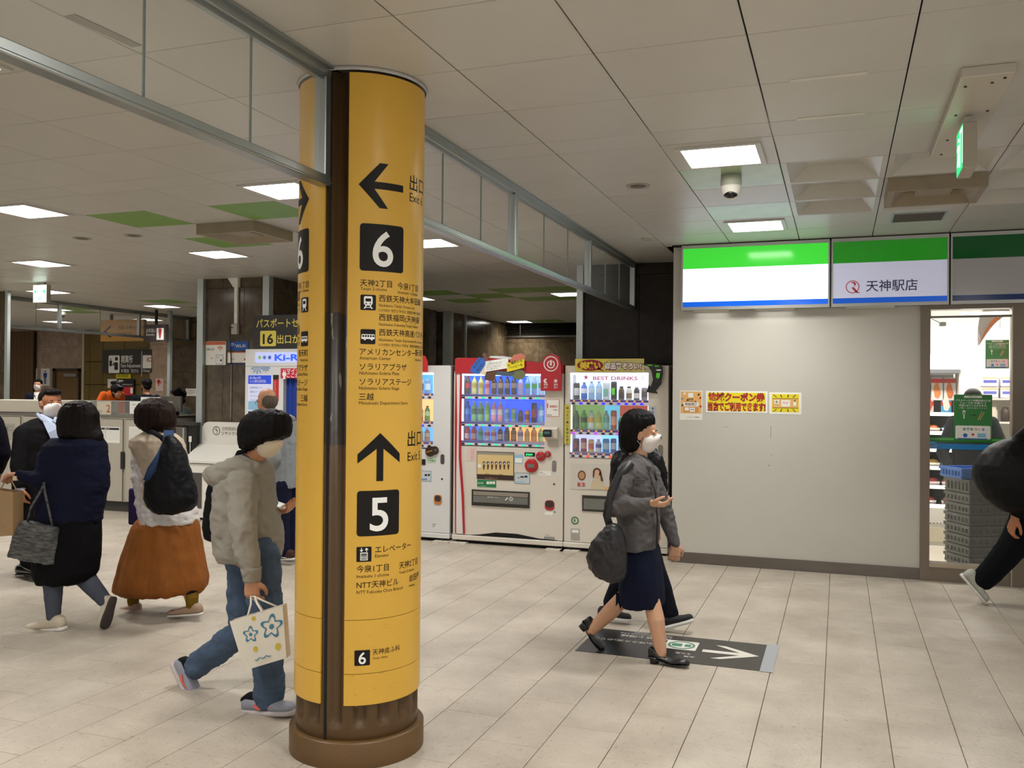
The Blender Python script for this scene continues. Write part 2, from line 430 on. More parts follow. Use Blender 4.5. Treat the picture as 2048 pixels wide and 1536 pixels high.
# ------------------------------------------------------------------ shop wall
WY = YWALL
WALLM = mat('painted_wall', '#c3c0b6', .5, spec=.35, vary=.03, vscale=1.3)
w = M().m(WALLM).box((-1.475, WY, 0), (.66, WY+.12, ZC+.1))
w.box((.66, WY, 2.36), (3.6, WY+.12, ZC+.1)).box((-1.475, WY+.12, 0), (-1.40, WY+1.3, ZC+.1))
wall_shop = w.build('wall_front'); wall_shop['kind'] = 'structure'
bb = M().m(mat('steel_skirting', '#77706a', .28, .8, vary=.1, vscale=2, stretch=(1, 1, 8))).box((-1.475, WY-.012, 0), (.66, WY, .1)).build('baseboard_front'); bb['kind'] = 'structure'
M().m(mat('scuff', '#8f8a80', .6)).rect(-.583, 1.18, -.578, 1.3, WY-.0008, .0006).rect(-.585, 1.03, -.572, 1.035, WY-.0008, .0006).rect(-.60, .93, -.59, .945, WY-.0008, .0006).rect(-1.01, 1.28, -.96, 1.283, WY-.0008, .0006).build('scuff_mark', wall_shop)
# marble walls: slabs with joints
def marble(name, c1, c2, rough=.16, spec=.32):
    m = mat(name, c1, rough, spec=spec); nt = m.node_tree; b = nt.nodes['Principled BSDF']; g = nt.nodes.new('ShaderNodeNewGeometry'); oi = nt.nodes.new('ShaderNodeObjectInfo')
    ad = nt.nodes.new('ShaderNodeVectorMath'); ad.operation = 'ADD'; nt.links.new(g.outputs['Position'], ad.inputs[0])
    mu = nt.nodes.new('ShaderNodeMath'); mu.operation = 'MULTIPLY'; mu.inputs[1].default_value = 40; nt.links.new(oi.outputs['Random'], mu.inputs[0]); nt.links.new(mu.outputs[0], ad.inputs[1])
    n1 = nt.nodes.new('ShaderNodeTexNoise'); n1.inputs['Scale'].default_value = 3.6; n1.inputs['Detail'].default_value = 8; n1.inputs['Roughness'].default_value = .62; n1.inputs['Distortion'].default_value = 1.2
    nt.links.new(ad.outputs[0], n1.inputs[0])
    r = nt.nodes.new('ShaderNodeValToRGB'); e = r.color_ramp.elements; e[0].position = .28; e[0].color = lin(c2); e[1].position = .72; e[1].color = lin(c1)
    e2 = r.color_ramp.elements.new(.5); e2.color = tuple((a+b_)/2 for a, b_ in zip(lin(c1), lin(c2)))
    nt.links.new(n1.outputs[0], r.inputs[0]); nt.links.new(r.outputs[0], b.inputs['Base Color']); return m
MARB = marble('brown_marble', '#62543f', '#382d20'); MARBP = marble('pink_marble', '#c0ab97', '#957f6e'); MARBD = marble('dark_marble', '#30281e', '#18120d', .3, .18)
MJ = mat('marble_joint', '#3a3129', .8)
def slab_wall(name, x0, x1, y0, y1, z0, z1, mt, sw=.9, sh=.86, axis='y', face=-1, seed=0):
    """wall with slabs on its visible face; axis y: the face looks along -y at y0; axis x: the face looks along +x at x1"""
    if axis == 'y': base = M().m(MJ).box((x0, y0+.012, z0), (x1, y1, z1)); L0, L1 = x0, x1
    else: base = M().m(MJ).box((x0, y0, z0), (x1-.012, y1, z1)); L0, L1 = y0, y1
    wall = base.build(name); wall['kind'] = 'structure'; r = random.Random(seed); z = z0; row = 0
    while z < z1-.02:
        zz = min(z+sh, z1); p = L0-(sw*.5 if row % 2 else 0)
        while p < L1-.01:
            a, b = max(p, L0), min(p+sw, L1)
            if b-a > .02:
                if axis == 'y': M().m(mt).bbox((a+.0015, y0, z+.0015), (b-.0015, y0+.02, zz-.0015), .002).build('slab', wall)
                else: M().m(mt).bbox((x1-.02, a+.0015, z+.0015), (x1, b-.0015, zz-.0015), .002).build('slab', wall)
            p += sw
        z = zz; row += 1
    return wall
PY = 9.35
slab_wall('wall_pillar', -7.545, -6.56, PY, PY+.9, 0, ZC+.1, MARB, .62, .95)
slab_wall('wall_pillar_side', -7.4, -6.545, PY+.012, 14.2, 0, ZC+.1, MARB, .9, .95, 'x')
slab_wall('wall_right_back', -2.63, -1.40, 9.50, 10.0, 0, ZC+.1, MARBD, .62, .95)
slab_wall('wall_pillar_right_side', -2.63, -2.615, 9.512, 17.3, 0, ZC+.1, MARB, .9, .95, 'x')
slab_wall('wall_far_left', -9.5, -6.41, 14.4, 14.9, 0, ZC+.1, MARB, .9, .95)
slab_wall('wall_far_side', -7.0, -6.40, 14.412, 17.4, 0, ZC+.1, MARB, .9, .95, 'x')
slab_wall('wall_back', -6.6, -2.5, 17.3, 17.6, 0, 2.72, MARB, .9, .86)
slab_wall('wall_left_pillar', -13.4, -11.2, 9.7, 9.72, 0, ZC+.1, MARB, .9, .95)
slab_wall('wall_gate_back', -12.3, -7.4, 14.25, 14.5, 0, ZC+.1, MARB, .7, .95)
def post(name, x, y, mt=ALUP, s=.05, z1=ZC): o = M().m(mt).box((x-s/2, y-s/2, 0), (x+s/2, y+s/2, z1)).build(name); o['kind'] = 'structure'; return o
post('trim_1', -7.545, PY-.01, s=.09); post('trim_2', -6.57, PY-.012, s=.09); post('trim_3', -2.655, 9.49, s=.07); post('trim_4', -6.41, 14.39, s=.14); post('trim_5', -11.20, 9.67, s=.05)
post('trim_6', -6.39, 15.1, s=.05)
# louvre above the far wall
lv = M().m(DARK).box((-6.45, 17.42, 2.70), (-2.5, 17.6, ZC+.1)).build('trim_7'); lv['kind'] = 'structure'
for k in range(8): M().m(STEEL).prism([(17.30, 2.73+k*.03), (17.33, 2.745+k*.03), (17.40, 2.73+k*.03), (17.37, 2.72+k*.03)], -6.42, -2.6, 'x').build('slat', lv)
for x in (-6.1, -4.75, -4.4): M().m(STEEL).box((x-.01, 17.28, 2.70), (x+.01, 17.3, ZC-.02)).build('mullion', lv)
M().m(STEEL).box((-6.44, 17.27, 2.68), (-2.6, 17.3, 2.71)).build('rail', lv)
M().m(mat('plenum', '#6e675c', .8)).box((-6.6, 17.3, 0), (-2.5, 17.31, .01)).build('joint', lv)
# ------------------------------------------------------------------ glass smoke screens hung from the ceiling
def glass_screen(name, label, X, y0, y1, zt, zb, posts, joints, gap=None):
    t = thing(name, label, 'glass screen', (X, y0, 0), group=None)
    def seg(a, b):
        r = M().m(ALU).bbox((-.03, a-y0, ZC-.045), (.03, b-y0, ZC-.001), .004).box((-.012, a-y0, ZC-.06), (.012, b-y0, ZC-.045))
        r.box((.03, a-y0, ZC-.012), (.05, b-y0, ZC-.001)); r.build('top_rail', t)
        M().m(ALU).bbox((-.03, a-y0, zb), (.03, b-y0, zb+.042), .004).box((-.034, a-y0, zb+.01), (.034, b-y0, zb+.016)).build('bottom_rail', t)
        js = [a]+[j for j in joints if a < j < b]+[b]
        for p, q in zip(js[:-1], js[1:]):
            M().m(GLASS).box((-.004, p+.004-y0, zb+.03), (.004, q-.004-y0, ZC-.05)).build('glass_pane', t)
            if q != b and not any(abs(q-s_) < .05 for s_ in posts): M().m(mat('glass_edge', '#6f7f78', .3)).box((-.0045, q-.0018-y0, zb+.04), (.0045, q+.0018-y0, ZC-.06)).build('pane_joint', t)
    if gap: seg(y0, gap[0]); seg(gap[1], y1)
    else: seg(y0, y1)
    for p in posts: M().m(ALU).bbox((-.028, p-.025-y0, zb+.04), (.028, p+.025-y0, ZC-.045), .004).build('post', t)
    return t
CXY = (-2.043, 3.614)      # the yellow column
RS, RD, RH = .2805, .2995, .2715
glass_screen('glass_screen', 'long clear glass screen under the ceiling with aluminium rails passing the yellow column', -2.07, 1.0, 9.48, ZC, 2.465,
    [CXY[1]-RH-.02, CXY[1]+RH+.02, 5.70, 7.64, 9.45], [.6, 1.15, 1.72, 2.271, 2.82, 4.05, 4.553, 5.122, 6.376, 7.0, 8.25, 8.82], (CXY[1]-RH, CXY[1]+RH))
glass_screen('glass_screen', 'distant clear glass screen hung over the ticket gate passage', -11.80, 9.95, 14.25, ZC, 2.49, [10.0, 11.15, 12.9, 14.2], [10.7, 12.0, 13.3])
# ------------------------------------------------------------------ yellow signed column
BRZ = mat('bronze_paint', '#5c4220', .42, .1, vary=.12, vscale=5, bump=.08, bscale=30)
def worn():
    m = mat('column_bronze', '#5f4424', .42, .1, bump=.06, bscale=30); nt = m.node_tree; b = nt.nodes['Principled BSDF']; tc = nt.nodes.new('ShaderNodeTexCoord'); sx = nt.nodes.new('ShaderNodeSeparateXYZ')
    nt.links.new(tc.outputs['Object'], sx.inputs[0]); n = nt.nodes.new('ShaderNodeTexNoise'); n.inputs['Scale'].default_value = 14; nt.links.new(tc.outputs['Object'], n.inputs[0])
    mu = nt.nodes.new('ShaderNodeMath'); mu.operation = 'MULTIPLY_ADD'; mu.inputs[1].default_value = .06; nt.links.new(n.outputs[0], mu.inputs[0]); nt.links.new(sx.outputs[2], mu.inputs[2])
    def step(th, up):
        q = nt.nodes.new('ShaderNodeMath'); q.operation = 'GREATER_THAN' if up else 'LESS_THAN'; q.inputs[1].default_value = th; nt.links.new(mu.outputs[0], q.inputs[0]); return q
    a, c = step(1.395, True), step(1.955, False); mm = nt.nodes.new('ShaderNodeMath'); mm.operation = 'MULTIPLY'; nt.links.new(a.outputs[0], mm.inputs[0]); nt.links.new(c.outputs[0], mm.inputs[1])
    # pale chipped streaks in the dark band
    mp = nt.nodes.new('ShaderNodeMapping'); mp.inputs['Scale'].default_value = (30, 30, 5); nt.links.new(tc.outputs['Object'], mp.inputs[0]); n2 = nt.nodes.new('ShaderNodeTexNoise'); n2.inputs['Scale'].default_value = 1.4; n2.inputs['Detail'].default_value = 5
    nt.links.new(mp.outputs[0], n2.inputs[0]); g = nt.nodes.new('ShaderNodeMath'); g.operation = 'GREATER_THAN'; g.inputs[1].default_value = .66; nt.links.new(n2.outputs[0], g.inputs[0])
    md = nt.nodes.new('ShaderNodeMix'); md.data_type = 'RGBA'; md.inputs[6].default_value = lin('#2e251b'); md.inputs[7].default_value = lin('#7b7468'); nt.links.new(g.outputs[0], md.inputs[0])
    mx = nt.nodes.new('ShaderNodeMix'); mx.data_type = 'RGBA'; mx.inputs[6].default_value = lin('#513a1c'); nt.links.new(mm.outputs[0], mx.inputs[0]); nt.links.new(md.outputs[2], mx.inputs[7])
    nt.links.new(mx.outputs[2], b.inputs['Base Color']); return m
CB = worn()
YEL = mat('yellow_sheet', '#d3a640', .34, vary=.03, vscale=2, spec=.4)
YELG = mat('yellow_grime', '#a87f2c', .6, vary=.3, vscale=30)
column = thing('round_column', 'round brown fluted column wrapped in yellow exit signs standing at the front', 'column', (*CXY, 0))
def column_shaft():
    b = M().m(CB); n = 16*12; flutes = 16; rings = []
    zs = [.0, .155, .165, .18, .20, .22, 2.955]
    for z in zs:
        r = []
        for i in range(n):
            a = 2*math.pi*i/n; ph = (i/12+.078) % 1.0; d = 0
            x = (ph-.5)/.27
            if abs(x) < 1 and z > .16:
                cap = 1 if z > .21 else max(0, 1-((.215-z)/.05)**2)**.5
                d = .026*math.sqrt(max(0, 1-x*x))*cap if cap > 0 else 0
            r.append(((RH-d)*math.cos(a), (RH-d)*math.sin(a), z))
        rings.append(r)
    b.smooth = False; b.loft(rings, cap=True); return b
sh = column_shaft(); sh.build('shaft', column)
M().m(BRZ).lathe([(RD, 0), (RD, .105), (RD-.008, .113), (RH-.004, .113)], 72, cap=False).build('base', column)
M().m(CP).lathe([(RS+.006, ZC-.016), (RS+.012, ZC-.002), (RH-.01, ZC-.002)], 72, cap=False).build('collar', column)
for sx, sy in ((0, -1), (0, 1)): M().m(DARK).box((-.006, sy*RH-.004, .113), (.006, sy*RH+.004, ZC-.02)).build('seam', column)
def curved(a0, a1, z0, z1, r0, r1, mt, n=40):
    """sheet bent round the column between two angles (degrees)"""
    b = M().m(mt); vs = []
    for i in range(n+1):
        a = math.radians(a0+(a1-a0)*i/n)
        for r, z in ((r0, z0), (r0, z1), (r1, z0), (r1, z1)): vs.append((r*math.cos(a), r*math.sin(a), z))
    fs = []
    for i in range(n):
        k = 4*i; fs += [(k+2, k+6, k+7, k+3), (k, k+1, k+5, k+4), (k+1, k+3, k+7, k+5), (k, k+4, k+6, k+2)]
    e = 4*n; fs += [(0, 2, 3, 1), (e, e+1, e+3, e+2)]
    outer = fs[0:4*n:4]; rest_ = [q for i, q in enumerate(fs) if i >= 4*n or i % 4]
    b.smooth = True; b.add(vs, outer); b.smooth = False; return b.add(vs, rest_)
def on_col(px, py, R=RS):
    d = ray(px, py); cx, cy = CXY; a = d[0]**2+d[1]**2; b = -2*(d[0]*cx+d[1]*cy); c = cx*cx+cy*cy-R*R
    t = (-b-math.sqrt(max(b*b-4*a*c, 0)))/2/a; q = CAM+d*t; return math.atan2(q[1]-cy, q[0]-cx), q[2]
Z_SEAM = [.208, .338, .574, 2.945]
A_R = (-72.3, 84); A_L = (-266, -94.5)
zb_ = on_col(690, 1412)[1]; z1_ = on_col(690, 1349)[1]; z2_ = on_col(690, 1241)[1]
for (a0, a1) in (A_R, A_L):
    for zA, zB in ((zb_, z1_-.0012), (z1_+.0012, z2_-.0012), (z2_+.0012, ZC-.025)):
        curved(a0, a1, zA, zB, RH-.002, RS, YEL).build('yellow_sheet', column)
def bend(b, src, th0, z0, scale=1.0, R=RS+.0007):
    """adds flat glyph data (x right, y up, metres) round the column, starting at angle th0, height z0; cuts wide faces"""
    v, f = src
    import bmesh
    bm = bmesh.new(); vv = [bm.verts.new((p[0]*scale, p[1]*scale, 0)) for p in v]
    for q in f:
        try: bm.faces.new([vv[i] for i in q])
        except ValueError: pass
    xs = [p[0]*scale for p in v]; x = min(xs); step = .012
    while x < max(xs):
        x += step
        bmesh.ops.bisect_plane(bm, geom=bm.verts[:]+bm.edges[:]+bm.faces[:], plane_co=(x, 0, 0), plane_no=(1, 0, 0))
    bm.verts.index_update()
    P = [(R*math.cos(th0+p.co.x/R), R*math.sin(th0+p.co.x/R), z0+p.co.y) for p in bm.verts]; F = [tuple(w.index for w in q.verts) for q in bm.faces]
    bm.free(); b.add(P, F)
def rr_shape(w, h, r):
    pts = []
    for cx, cz, a0 in ((w-r, h-r, 0), (r, h-r, 90), (r, r, 180), (w-r, r, 270)):
        for i in range(5):
            a = math.radians(a0+22.5*i); pts.append((cx+r*math.cos(a), cz+r*math.sin(a)))
    return pts, [tuple(range(len(pts)))]
CBK = mat('sign_black', '#130f0c', .5, spec=.25); CWH = mat('sign_white', '#ededea', .45, spec=.3)
def col_text(b, s, px, py, h, bold=0., th=None, w=None, R=RS+.0007):
    a, z = on_col(px, py); a = th if th is not None else a
    v, f = glyphs(s, bold, 2); k = h/.73; xs = [p[0] for p in v]; kx = k if w is None else w/(max(xs)-min(xs))
    mn = min(xs); bend(b, ([((p[0]-mn)*kx, p[1]*k) for p in v], f), a, z, 1, R)
ARR = [(-.5, 0), (-.06, .47), (.13, .47), (-.17, .075), (.5, .075), (.5, -.075), (-.17, -.075), (.13, -.47), (-.06, -.47)]
def arrow_shape(sz, up=False):
    P = [(x*sz, y*sz) for x, y in ARR]
    if up: P = [(-y, -x) for x, y in P]
    return P, [(0, 1, 2, 3), (0, 3, 6), (0, 6, 7, 8), (3, 4, 5, 6)]
def col_signs(dth, parts, side):
    """the printing; dth turns the whole layout to the other sheet"""
    blk = M().m(CBK); wht = M().m(CWH)
    def A(px, py): a, z = on_col(px, py); return a+dth, z
    def T(b, s, px, py, h, bold=0., w=None, R=RS+.0007):
        a, z = A(px, py); col_text(b, s, px, py, h, bold, a, w, R)
    def box_sign(px0, py0, py1, s, hh, r=.012):
        a, zt = A(px0, py0); _, zb = A(px0, py1); w = zt-zb
        bend(blk, rr_shape(w, w, r), a, zb); return a, zb, w
    # upper group: arrow left, 6
    a, z = A(765, 372); 
    bend(blk, arrow_shape(.205), a, z)
    T(blk, '出口', 819, 377, .055, .008); T(blk, 'Exit 6', 819, 402, .040)
    a, zb, w = box_sign(720, 446, 541, '6', .1, .014)
    v, f = glyphs('6', .012, 5); k = w*.78/.75; xs = [p[0] for p in v]; bend(wht, ([((p[0]-min(xs))*k, p[1]*k) for p in v], f), a+(w/2-(max(xs)-min(xs))*k/2)/RS, zb+w*.12, 1, RS+.0014)
    for s, px, py, h, bo in (('天神2丁目', 720, 571, .0238, .006), ('今泉1丁目', 795, 577, .0238, .006), ('Tenjin 2-chome', 721, 580, .0132, 0), ('Imaizumi 1-chome', 796, 587, .0132, 0),
        ('西鉄天神大牟田線', 758, 602, .0238, .006), ('Nishitetsu Tenjin Omuta Line', 758, 613, .012, 0), ('니시테쓰 텐진오무타선  西鉄天神大牟田线', 758, 623, .0105, 0),
        ('西鉄福岡(天神)駅', 758, 640, .0238, .006), ('Nishitetsu Fukuoka(Tenjin) Station', 758, 651, .012, 0),
        ('西鉄天神高速バスターミナル', 758, 670, .0238, .006), ('Nishitetsu Tenjin Expressway Bus Terminal', 758, 682, .012, 0), ('니시테쓰 텐진버스 터미널  西铁天神高速巴士总站', 758, 692, .0105, 0),
        ('アメリカンセンター', 719, 709, .0238, .006), ('新天町', 830, 711, .0238, .006), ('American Center', 719, 719, .0142, 0), ('Shintencho', 830, 722, .012, 0),
        ('ソラリアプラザ', 719, 739, .0238, .006), ('Nishitetsu Solaria Plaza', 719, 749, .0142, 0), ('ソラリアステージ', 719, 769, .0238, .006), ('Nishitetsu Solaria Stage', 718, 779, .0142, 0),
        ('三越', 718, 799, .0238, .006), ('Mitsukoshi Department Store', 718, 809, .0142, 0)):
        T(blk, s, px, py, h, bo)
    # train and bus pictograms
    a, zb, w = box_sign(721, 589, 620, '', 0, .006)
    def pic(polys, b=wht, R=RS+.0014):
        for pl in polys: bend(b, ([(x*w, y*w) for x, y in pl], [tuple(range(len(pl)))]), a, zb, 1, R)
    pic([[(.27, .9), (.73, .9), (.78, .8), (.78, .42), (.68, .3), (.32, .3), (.22, .42), (.22, .8)], [(.34, .3), (.42, .3), (.3, .1), (.2, .1)], [(.66, .3), (.58, .3), (.7, .1), (.8, .1)], [(.28, .16), (.72, .16), (.74, .2), (.26, .2)]])
    pic([[(.32, .76), (.68, .76), (.68, .56), (.32, .56)], [(.33, .46), (.41, .46), (.41, .38), (.33, .38)], [(.59, .46), (.67, .46), (.67, .38), (.59, .38)]], blk, RS+.002)
    a, zb, w = box_sign(721, 658, 688, '', 0, .006)
    pic([[(.08, .66), (.95, .66), (.95, .34), (.06, .34), (.06, .5)], [(.22, .34), (.36, .34), (.34, .26), (.24, .26)], [(.68, .34), (.82, .34), (.8, .26), (.7, .26)]])
    pic([[(.12+.17*i, .6), (.24+.17*i, .6), (.24+.17*i, .48), (.12+.17*i, .48)] for i in range(5)], blk, RS+.002)
    # lower group: arrow up, 5
    a, z = A(760, 914); bend(blk, arrow_shape(.205, True), a, z)
    T(blk, '出口', 815, 891, .055, .008); T(blk, 'Exit 5', 815, 922, .040)
    a, zb, w = box_sign(714, 982, 1073, '5', .1, .014)
    v, f = glyphs('5', .012, 5); xs = [p[0] for p in v]; k = w*.78/.75; bend(wht, ([((p[0]-min(xs))*k, p[1]*k) for p in v], f), a+(w/2-(max(xs)-min(xs))*k/2)/RS, zb+w*.12, 1, RS+.0014)
    a, zb, w = box_sign(713, 1094, 1124, '', 0, .004)
    pic([[(.25, .62), (.75, .62), (.75, .1), (.25, .1)], [(.3, .93), (.36, .93), (.36, .76), (.43, .83), (.43, .75), (.33, .66), (.23, .75), (.23, .83), (.3, .76)], [(.64, .66), (.7, .66), (.7, .83), (.77, .76), (.77, .84), (.67, .93), (.57, .84), (.57, .76), (.64, .83)]])
    pic([[(.3, .55), (.7, .55), (.7, .16), (.3, .16)]], blk, RS+.002)
    pic([[(x, .38), (x+.07, .38), (x+.07, .2), (x, .2)] for x in (.34, .465, .59)]+[[(x+.01, .48), (x+.06, .48), (x+.06, .41), (x+.01, .41)] for x in (.34, .465, .59)], wht, RS+.0026)
    for s, px, py, h, bo in (('エレベーター', 750, 1105, .024, .006), ('Elevator', 750, 1115, .0142, 0), ('今泉1丁目', 713, 1144, .0238, .006), ('Imaizumi 1-chome', 713, 1156, .0142, 0),
        ('天神2丁目', 798, 1137, .024, .006), ('Tenjin 2-chome', 798, 1148, .012, 0), ('NTT天神ビル', 713, 1176, .0238, .006), ('NTT Fukuoka Chuo Branch', 713, 1188, .0142, 0), ('岩田屋', 818, 1163, .024, .006), ('Iwataya', 818, 1174, .012, 0)):
        T(blk, s, px, py, h, bo)
    if side == 0:
        a, zb, w = box_sign(709, 1301, 1332, '6', .05, .004); v, f = glyphs('6', .012, 4); k = w*.8/.75; xs = [p[0] for p in v]
        bend(wht, ([((p[0]-min(xs))*k, p[1]*k) for p in v], f), a+(w/2-(max(xs)-min(xs))*k/2)/RS, zb+w*.12, 1, RS+.0014)
        T(blk, '天神皮ふ科', 745, 1309, .0195, .004); T(blk, 'Tenjin Hifuka', 745, 1319, .0095)
    blk.build('black_lettering', column); wht.build('white_lettering', column)
col_signs(0, None, 0)
# the other sheet carries a right-pointing arrow and the same list, ending at its front edge
def col_signs_left():
    blk = M().m(CBK); wht = M().m(CWH); R = RS+.0007
    def T(s, py, h, th_end, bold=.006, b=blk, RR=R):
        v, f = glyphs(s, bold, 2); k = h/.73; xs = [p[0] for p in v]; W = max(xs)-min(xs); z = on_col(615, py)[1]
        bend(b, ([((p[0]-min(xs))*k, p[1]*k) for p in v], f), th_end-W*k/RS, z, 1, RR)
    e = on_col(617, 600)[0]
    P, F = arrow_shape(.205); z = on_col(617, 398)[1]; bend(blk, ([(-x, y) for x, y in P], [q[::-1] for q in F]), on_col(618, 398)[0]-.1/RS, z)
    zt, zb = on_col(616, 456)[1], on_col(616, 543)[1]; w = zt-zb; bend(blk, rr_shape(w, w, .014), e-w/RS, zb)
    v, f = glyphs('6', .012, 5); k = w*.78/.75; xs = [p[0] for p in v]; bend(wht, ([((p[0]-min(xs))*k, p[1]*k) for p in v], f), e-(w/2+(max(xs)-min(xs))*k/2)/RS, zb+w*.12, 1, RS+.0014)
    for s, py, h, bo in (('今泉1丁目', 574, .0238, .006), ('Imaizumi 1-chome', 583, .0132, 0), ('新天町', 711, .0238, .006), ('Shintencho', 722, .012, 0), ('ソラリアプラザ', 741, .0238, .006), ('Nishitetsu Solaria Plaza', 751, .0142, 0),
        ('ソラリアステージ', 771, .0238, .006), ('Nishitetsu Solaria Stage', 781, .0142, 0), ('三越', 802, .0238, .006), ('Mitsukoshi Department Store', 812, .0142, 0)):
        T(s, py, h, e, bo)
    for py0, py1, kind in ((594, 624, 0), (662, 692, 1)):
        zt, zb = on_col(616, py0)[1], on_col(616, py1)[1]; w = zt-zb; a = e-w/RS; bend(blk, rr_shape(w, w, .006), a, zb)
        polys = [[(.27, .9), (.73, .9), (.78, .8), (.78, .42), (.68, .3), (.32, .3), (.22, .42), (.22, .8)], [(.34, .3), (.42, .3), (.3, .1), (.2, .1)], [(.66, .3), (.58, .3), (.7, .1), (.8, .1)]] if kind == 0 else [[(.08, .66), (.95, .66), (.95, .34), (.06, .34), (.06, .5)], [(.22, .34), (.36, .34), (.34, .26), (.24, .26)], [(.68, .34), (.82, .34), (.8, .26), (.7, .26)]]
        holes = [[(.32, .76), (.68, .76), (.68, .56), (.32, .56)]] if kind == 0 else [[(.12+.17*i, .6), (.24+.17*i, .6), (.24+.17*i, .48), (.12+.17*i, .48)] for i in range(5)]
        for pl in polys: bend(wht, ([(x*w, y*w) for x, y in pl], [tuple(range(len(pl)))]), a, zb, 1, RS+.0014)
        for pl in holes: bend(blk, ([(x*w, y*w) for x, y in pl], [tuple(range(len(pl)))]), a, zb, 1, RS+.002)
        for i, (s, dz, h) in enumerate((('西鉄天神大牟田線', .058, .036), ('Nishitetsu Tenjin', .032, .0165), ('니시테쓰 텐진', .006, .0145))):
            v, f = glyphs(s, .004 if i == 0 else 0, 2); k = h/.73; xs = [p[0] for p in v]; bend(blk, ([((p[0]-min(xs))*k, p[1]*k) for p in v], f), a-(.02+(max(xs)-min(xs))*k)/RS, zb+dz)
    blk.build('black_lettering', column); wht.build('white_lettering', column)
col_signs_left()
g = M().m(YELG)
for k in range(26):
    a = math.radians(rnd.uniform(-70, -20)); z = rnd.uniform(.215, .60); w = rnd.uniform(.002, .02)/RS; h = rnd.uniform(.0006, .002)
    g.add([(R_*math.cos(a_), R_*math.sin(a_), z_) for a_, z_, R_ in ((a, z, RS+.0006), (a+w, z, RS+.0006), (a+w, z+h, RS+.0006), (a, z+h, RS+.0006))], [(0, 1, 2, 3)])
g.build('scuff_mark', column)
# ------------------------------------------------------------------ ceiling fittings
LENS = mat('dark_lens', '#111213', .1)
d = thing('dome_camera', 'grey and white dome security camera on the pale green ceiling panel', 'security camera', (-.66*S, 5.93*S, ZC))
M().m(mat('camera_grey', '#b3b6a8', .4)).lathe([(.062, -.075), (.066, -.05), (.063, 0)], 28).build('housing', d)
M().m(WHITE).lathe([(.012, -.155), (.035, -.145), (.055, -.12), (.066, -.08), (.066, -.07)], 28).build('dome_cover', d)
M().m(LENS).ball((0, -.012, -.122), (.046, .046, .03), 16, 8).build('lens', d)
def speaker(x, y, lab):
    d = thing('ceiling_speaker', lab, 'speaker', (x, y, ZC)); M().m(mat('speaker_rim', '#a39d90', .5)).lathe([(.052, -.004), (.075, -.008), (.08, 0)], 28).build('rim', d)
    M().m(mat('speaker_grille', '#5e5850', .6, bump=.3, bscale=300)).lathe([(.0, -.004), (.054, -.005), (.054, 0)], 28, cap=False).build('grille', d)
speaker(-1.29*S, 6.04*S, 'round grey ceiling speaker to the left of the dome camera')
speaker(-6.70*S, 6.58*S, 'round ceiling speaker left of its twin, behind the green panels'); speaker(-6.11*S, 6.60*S, 'round ceiling speaker nearer the square air vent')
for (x, y, lab) in ((-1.62, 8.0, 'small flat round sensor on the ceiling near the brown marble'), (-5.9, 14.6, 'flat round disc on the ceiling of the far passage')):
    o = M().m(mat('speaker_rim', '#a39d90', .5)).lathe([(.04, -.012), (.055, -.008), (.06, 0)], 20, c=(x, y, ZC)).build('ceiling_sensor'); tag(o, lab, 'sensor')
def cassette_vent(x0, y0, x1, y1, lab):
    d = thing('air_cassette', lab, 'air vent', ((x0+x1)/2, (y0+y1)/2, ZC-.012)); w, l = (x1-x0)/2, (y1-y0)/2
    brn = mat('vent_beige', '#8d8069', .5, vary=.1, vscale=4); vs = []
    for k, z in ((1.0, -.075), (.86, -.075), (.62, -.02), (1.0, 0.011), (.55, .0)):
        for sx, sy in ((-1, -1), (1, -1), (1, 1), (-1, 1)): vs.append((sx*w*k, sy*l*k, z))
    fs = []
    for r0, r1 in ((3, 0), (0, 1), (1, 2), (2, 4)):
        for i in range(4): fs.append((r0*4+i, r0*4+(i+1) % 4, r1*4+(i+1) % 4, r1*4+i))
    M().m(brn).add(vs, fs).build('surround', d); M().m(mat('vent_dark', '#3b342a', .7)).box((-w*.55, -l*.55, .0), (w*.55, l*.55, .008)).build('core', d)
    b = M().m(brn)
    b.bbox((-w*.38, -l*.38, -.045), (w*.38, l*.38, -.03), .004); b.build('baffle', d)
    for k in range(3): M().m(brn).lathe([(w*(.3+.1*k), .0), (w*(.34+.1*k), .0)], 24, cap=False).build('ring', d)
cassette_vent(.272*S+.02, 6.3*S+.02, .272*S+.59, 6.3*S+.56, 'square beige air conditioning cassette below the green exit sign')
cassette_vent(-5.18*S+.01, 6.3*S+.01, -5.18*S+.58, 6.3*S+.57, 'square brown air conditioning cassette among green ceiling panels')
d = thing('grille_vent', 'small flat grille vent in the ceiling above the second shop sign', 'air vent', (.40*S, 7.60*S, ZC)); w, l = .36*S, .35*S
M().m(ALU).box((-.015, -.015, -.006), (w+.015, 0, 0)).box((-.015, l, -.006), (w+.015, l+.015, 0)).box((-.015, 0, -.006), (0, l, 0)).box((w, 0, -.006), (w+.015, l, 0)).build('frame', d)
M().m(mat('vent_dark', '#3b342a', .7)).box((0, 0, -.003), (w, l, -.001)).build('backing', d)
for k in range(12): M().m(mat('vent_slat', '#6a6154', .5)).box((.005, .01+k*l/12, -.006), (w-.005, .018+k*l/12, -.003)).build('slat', d)
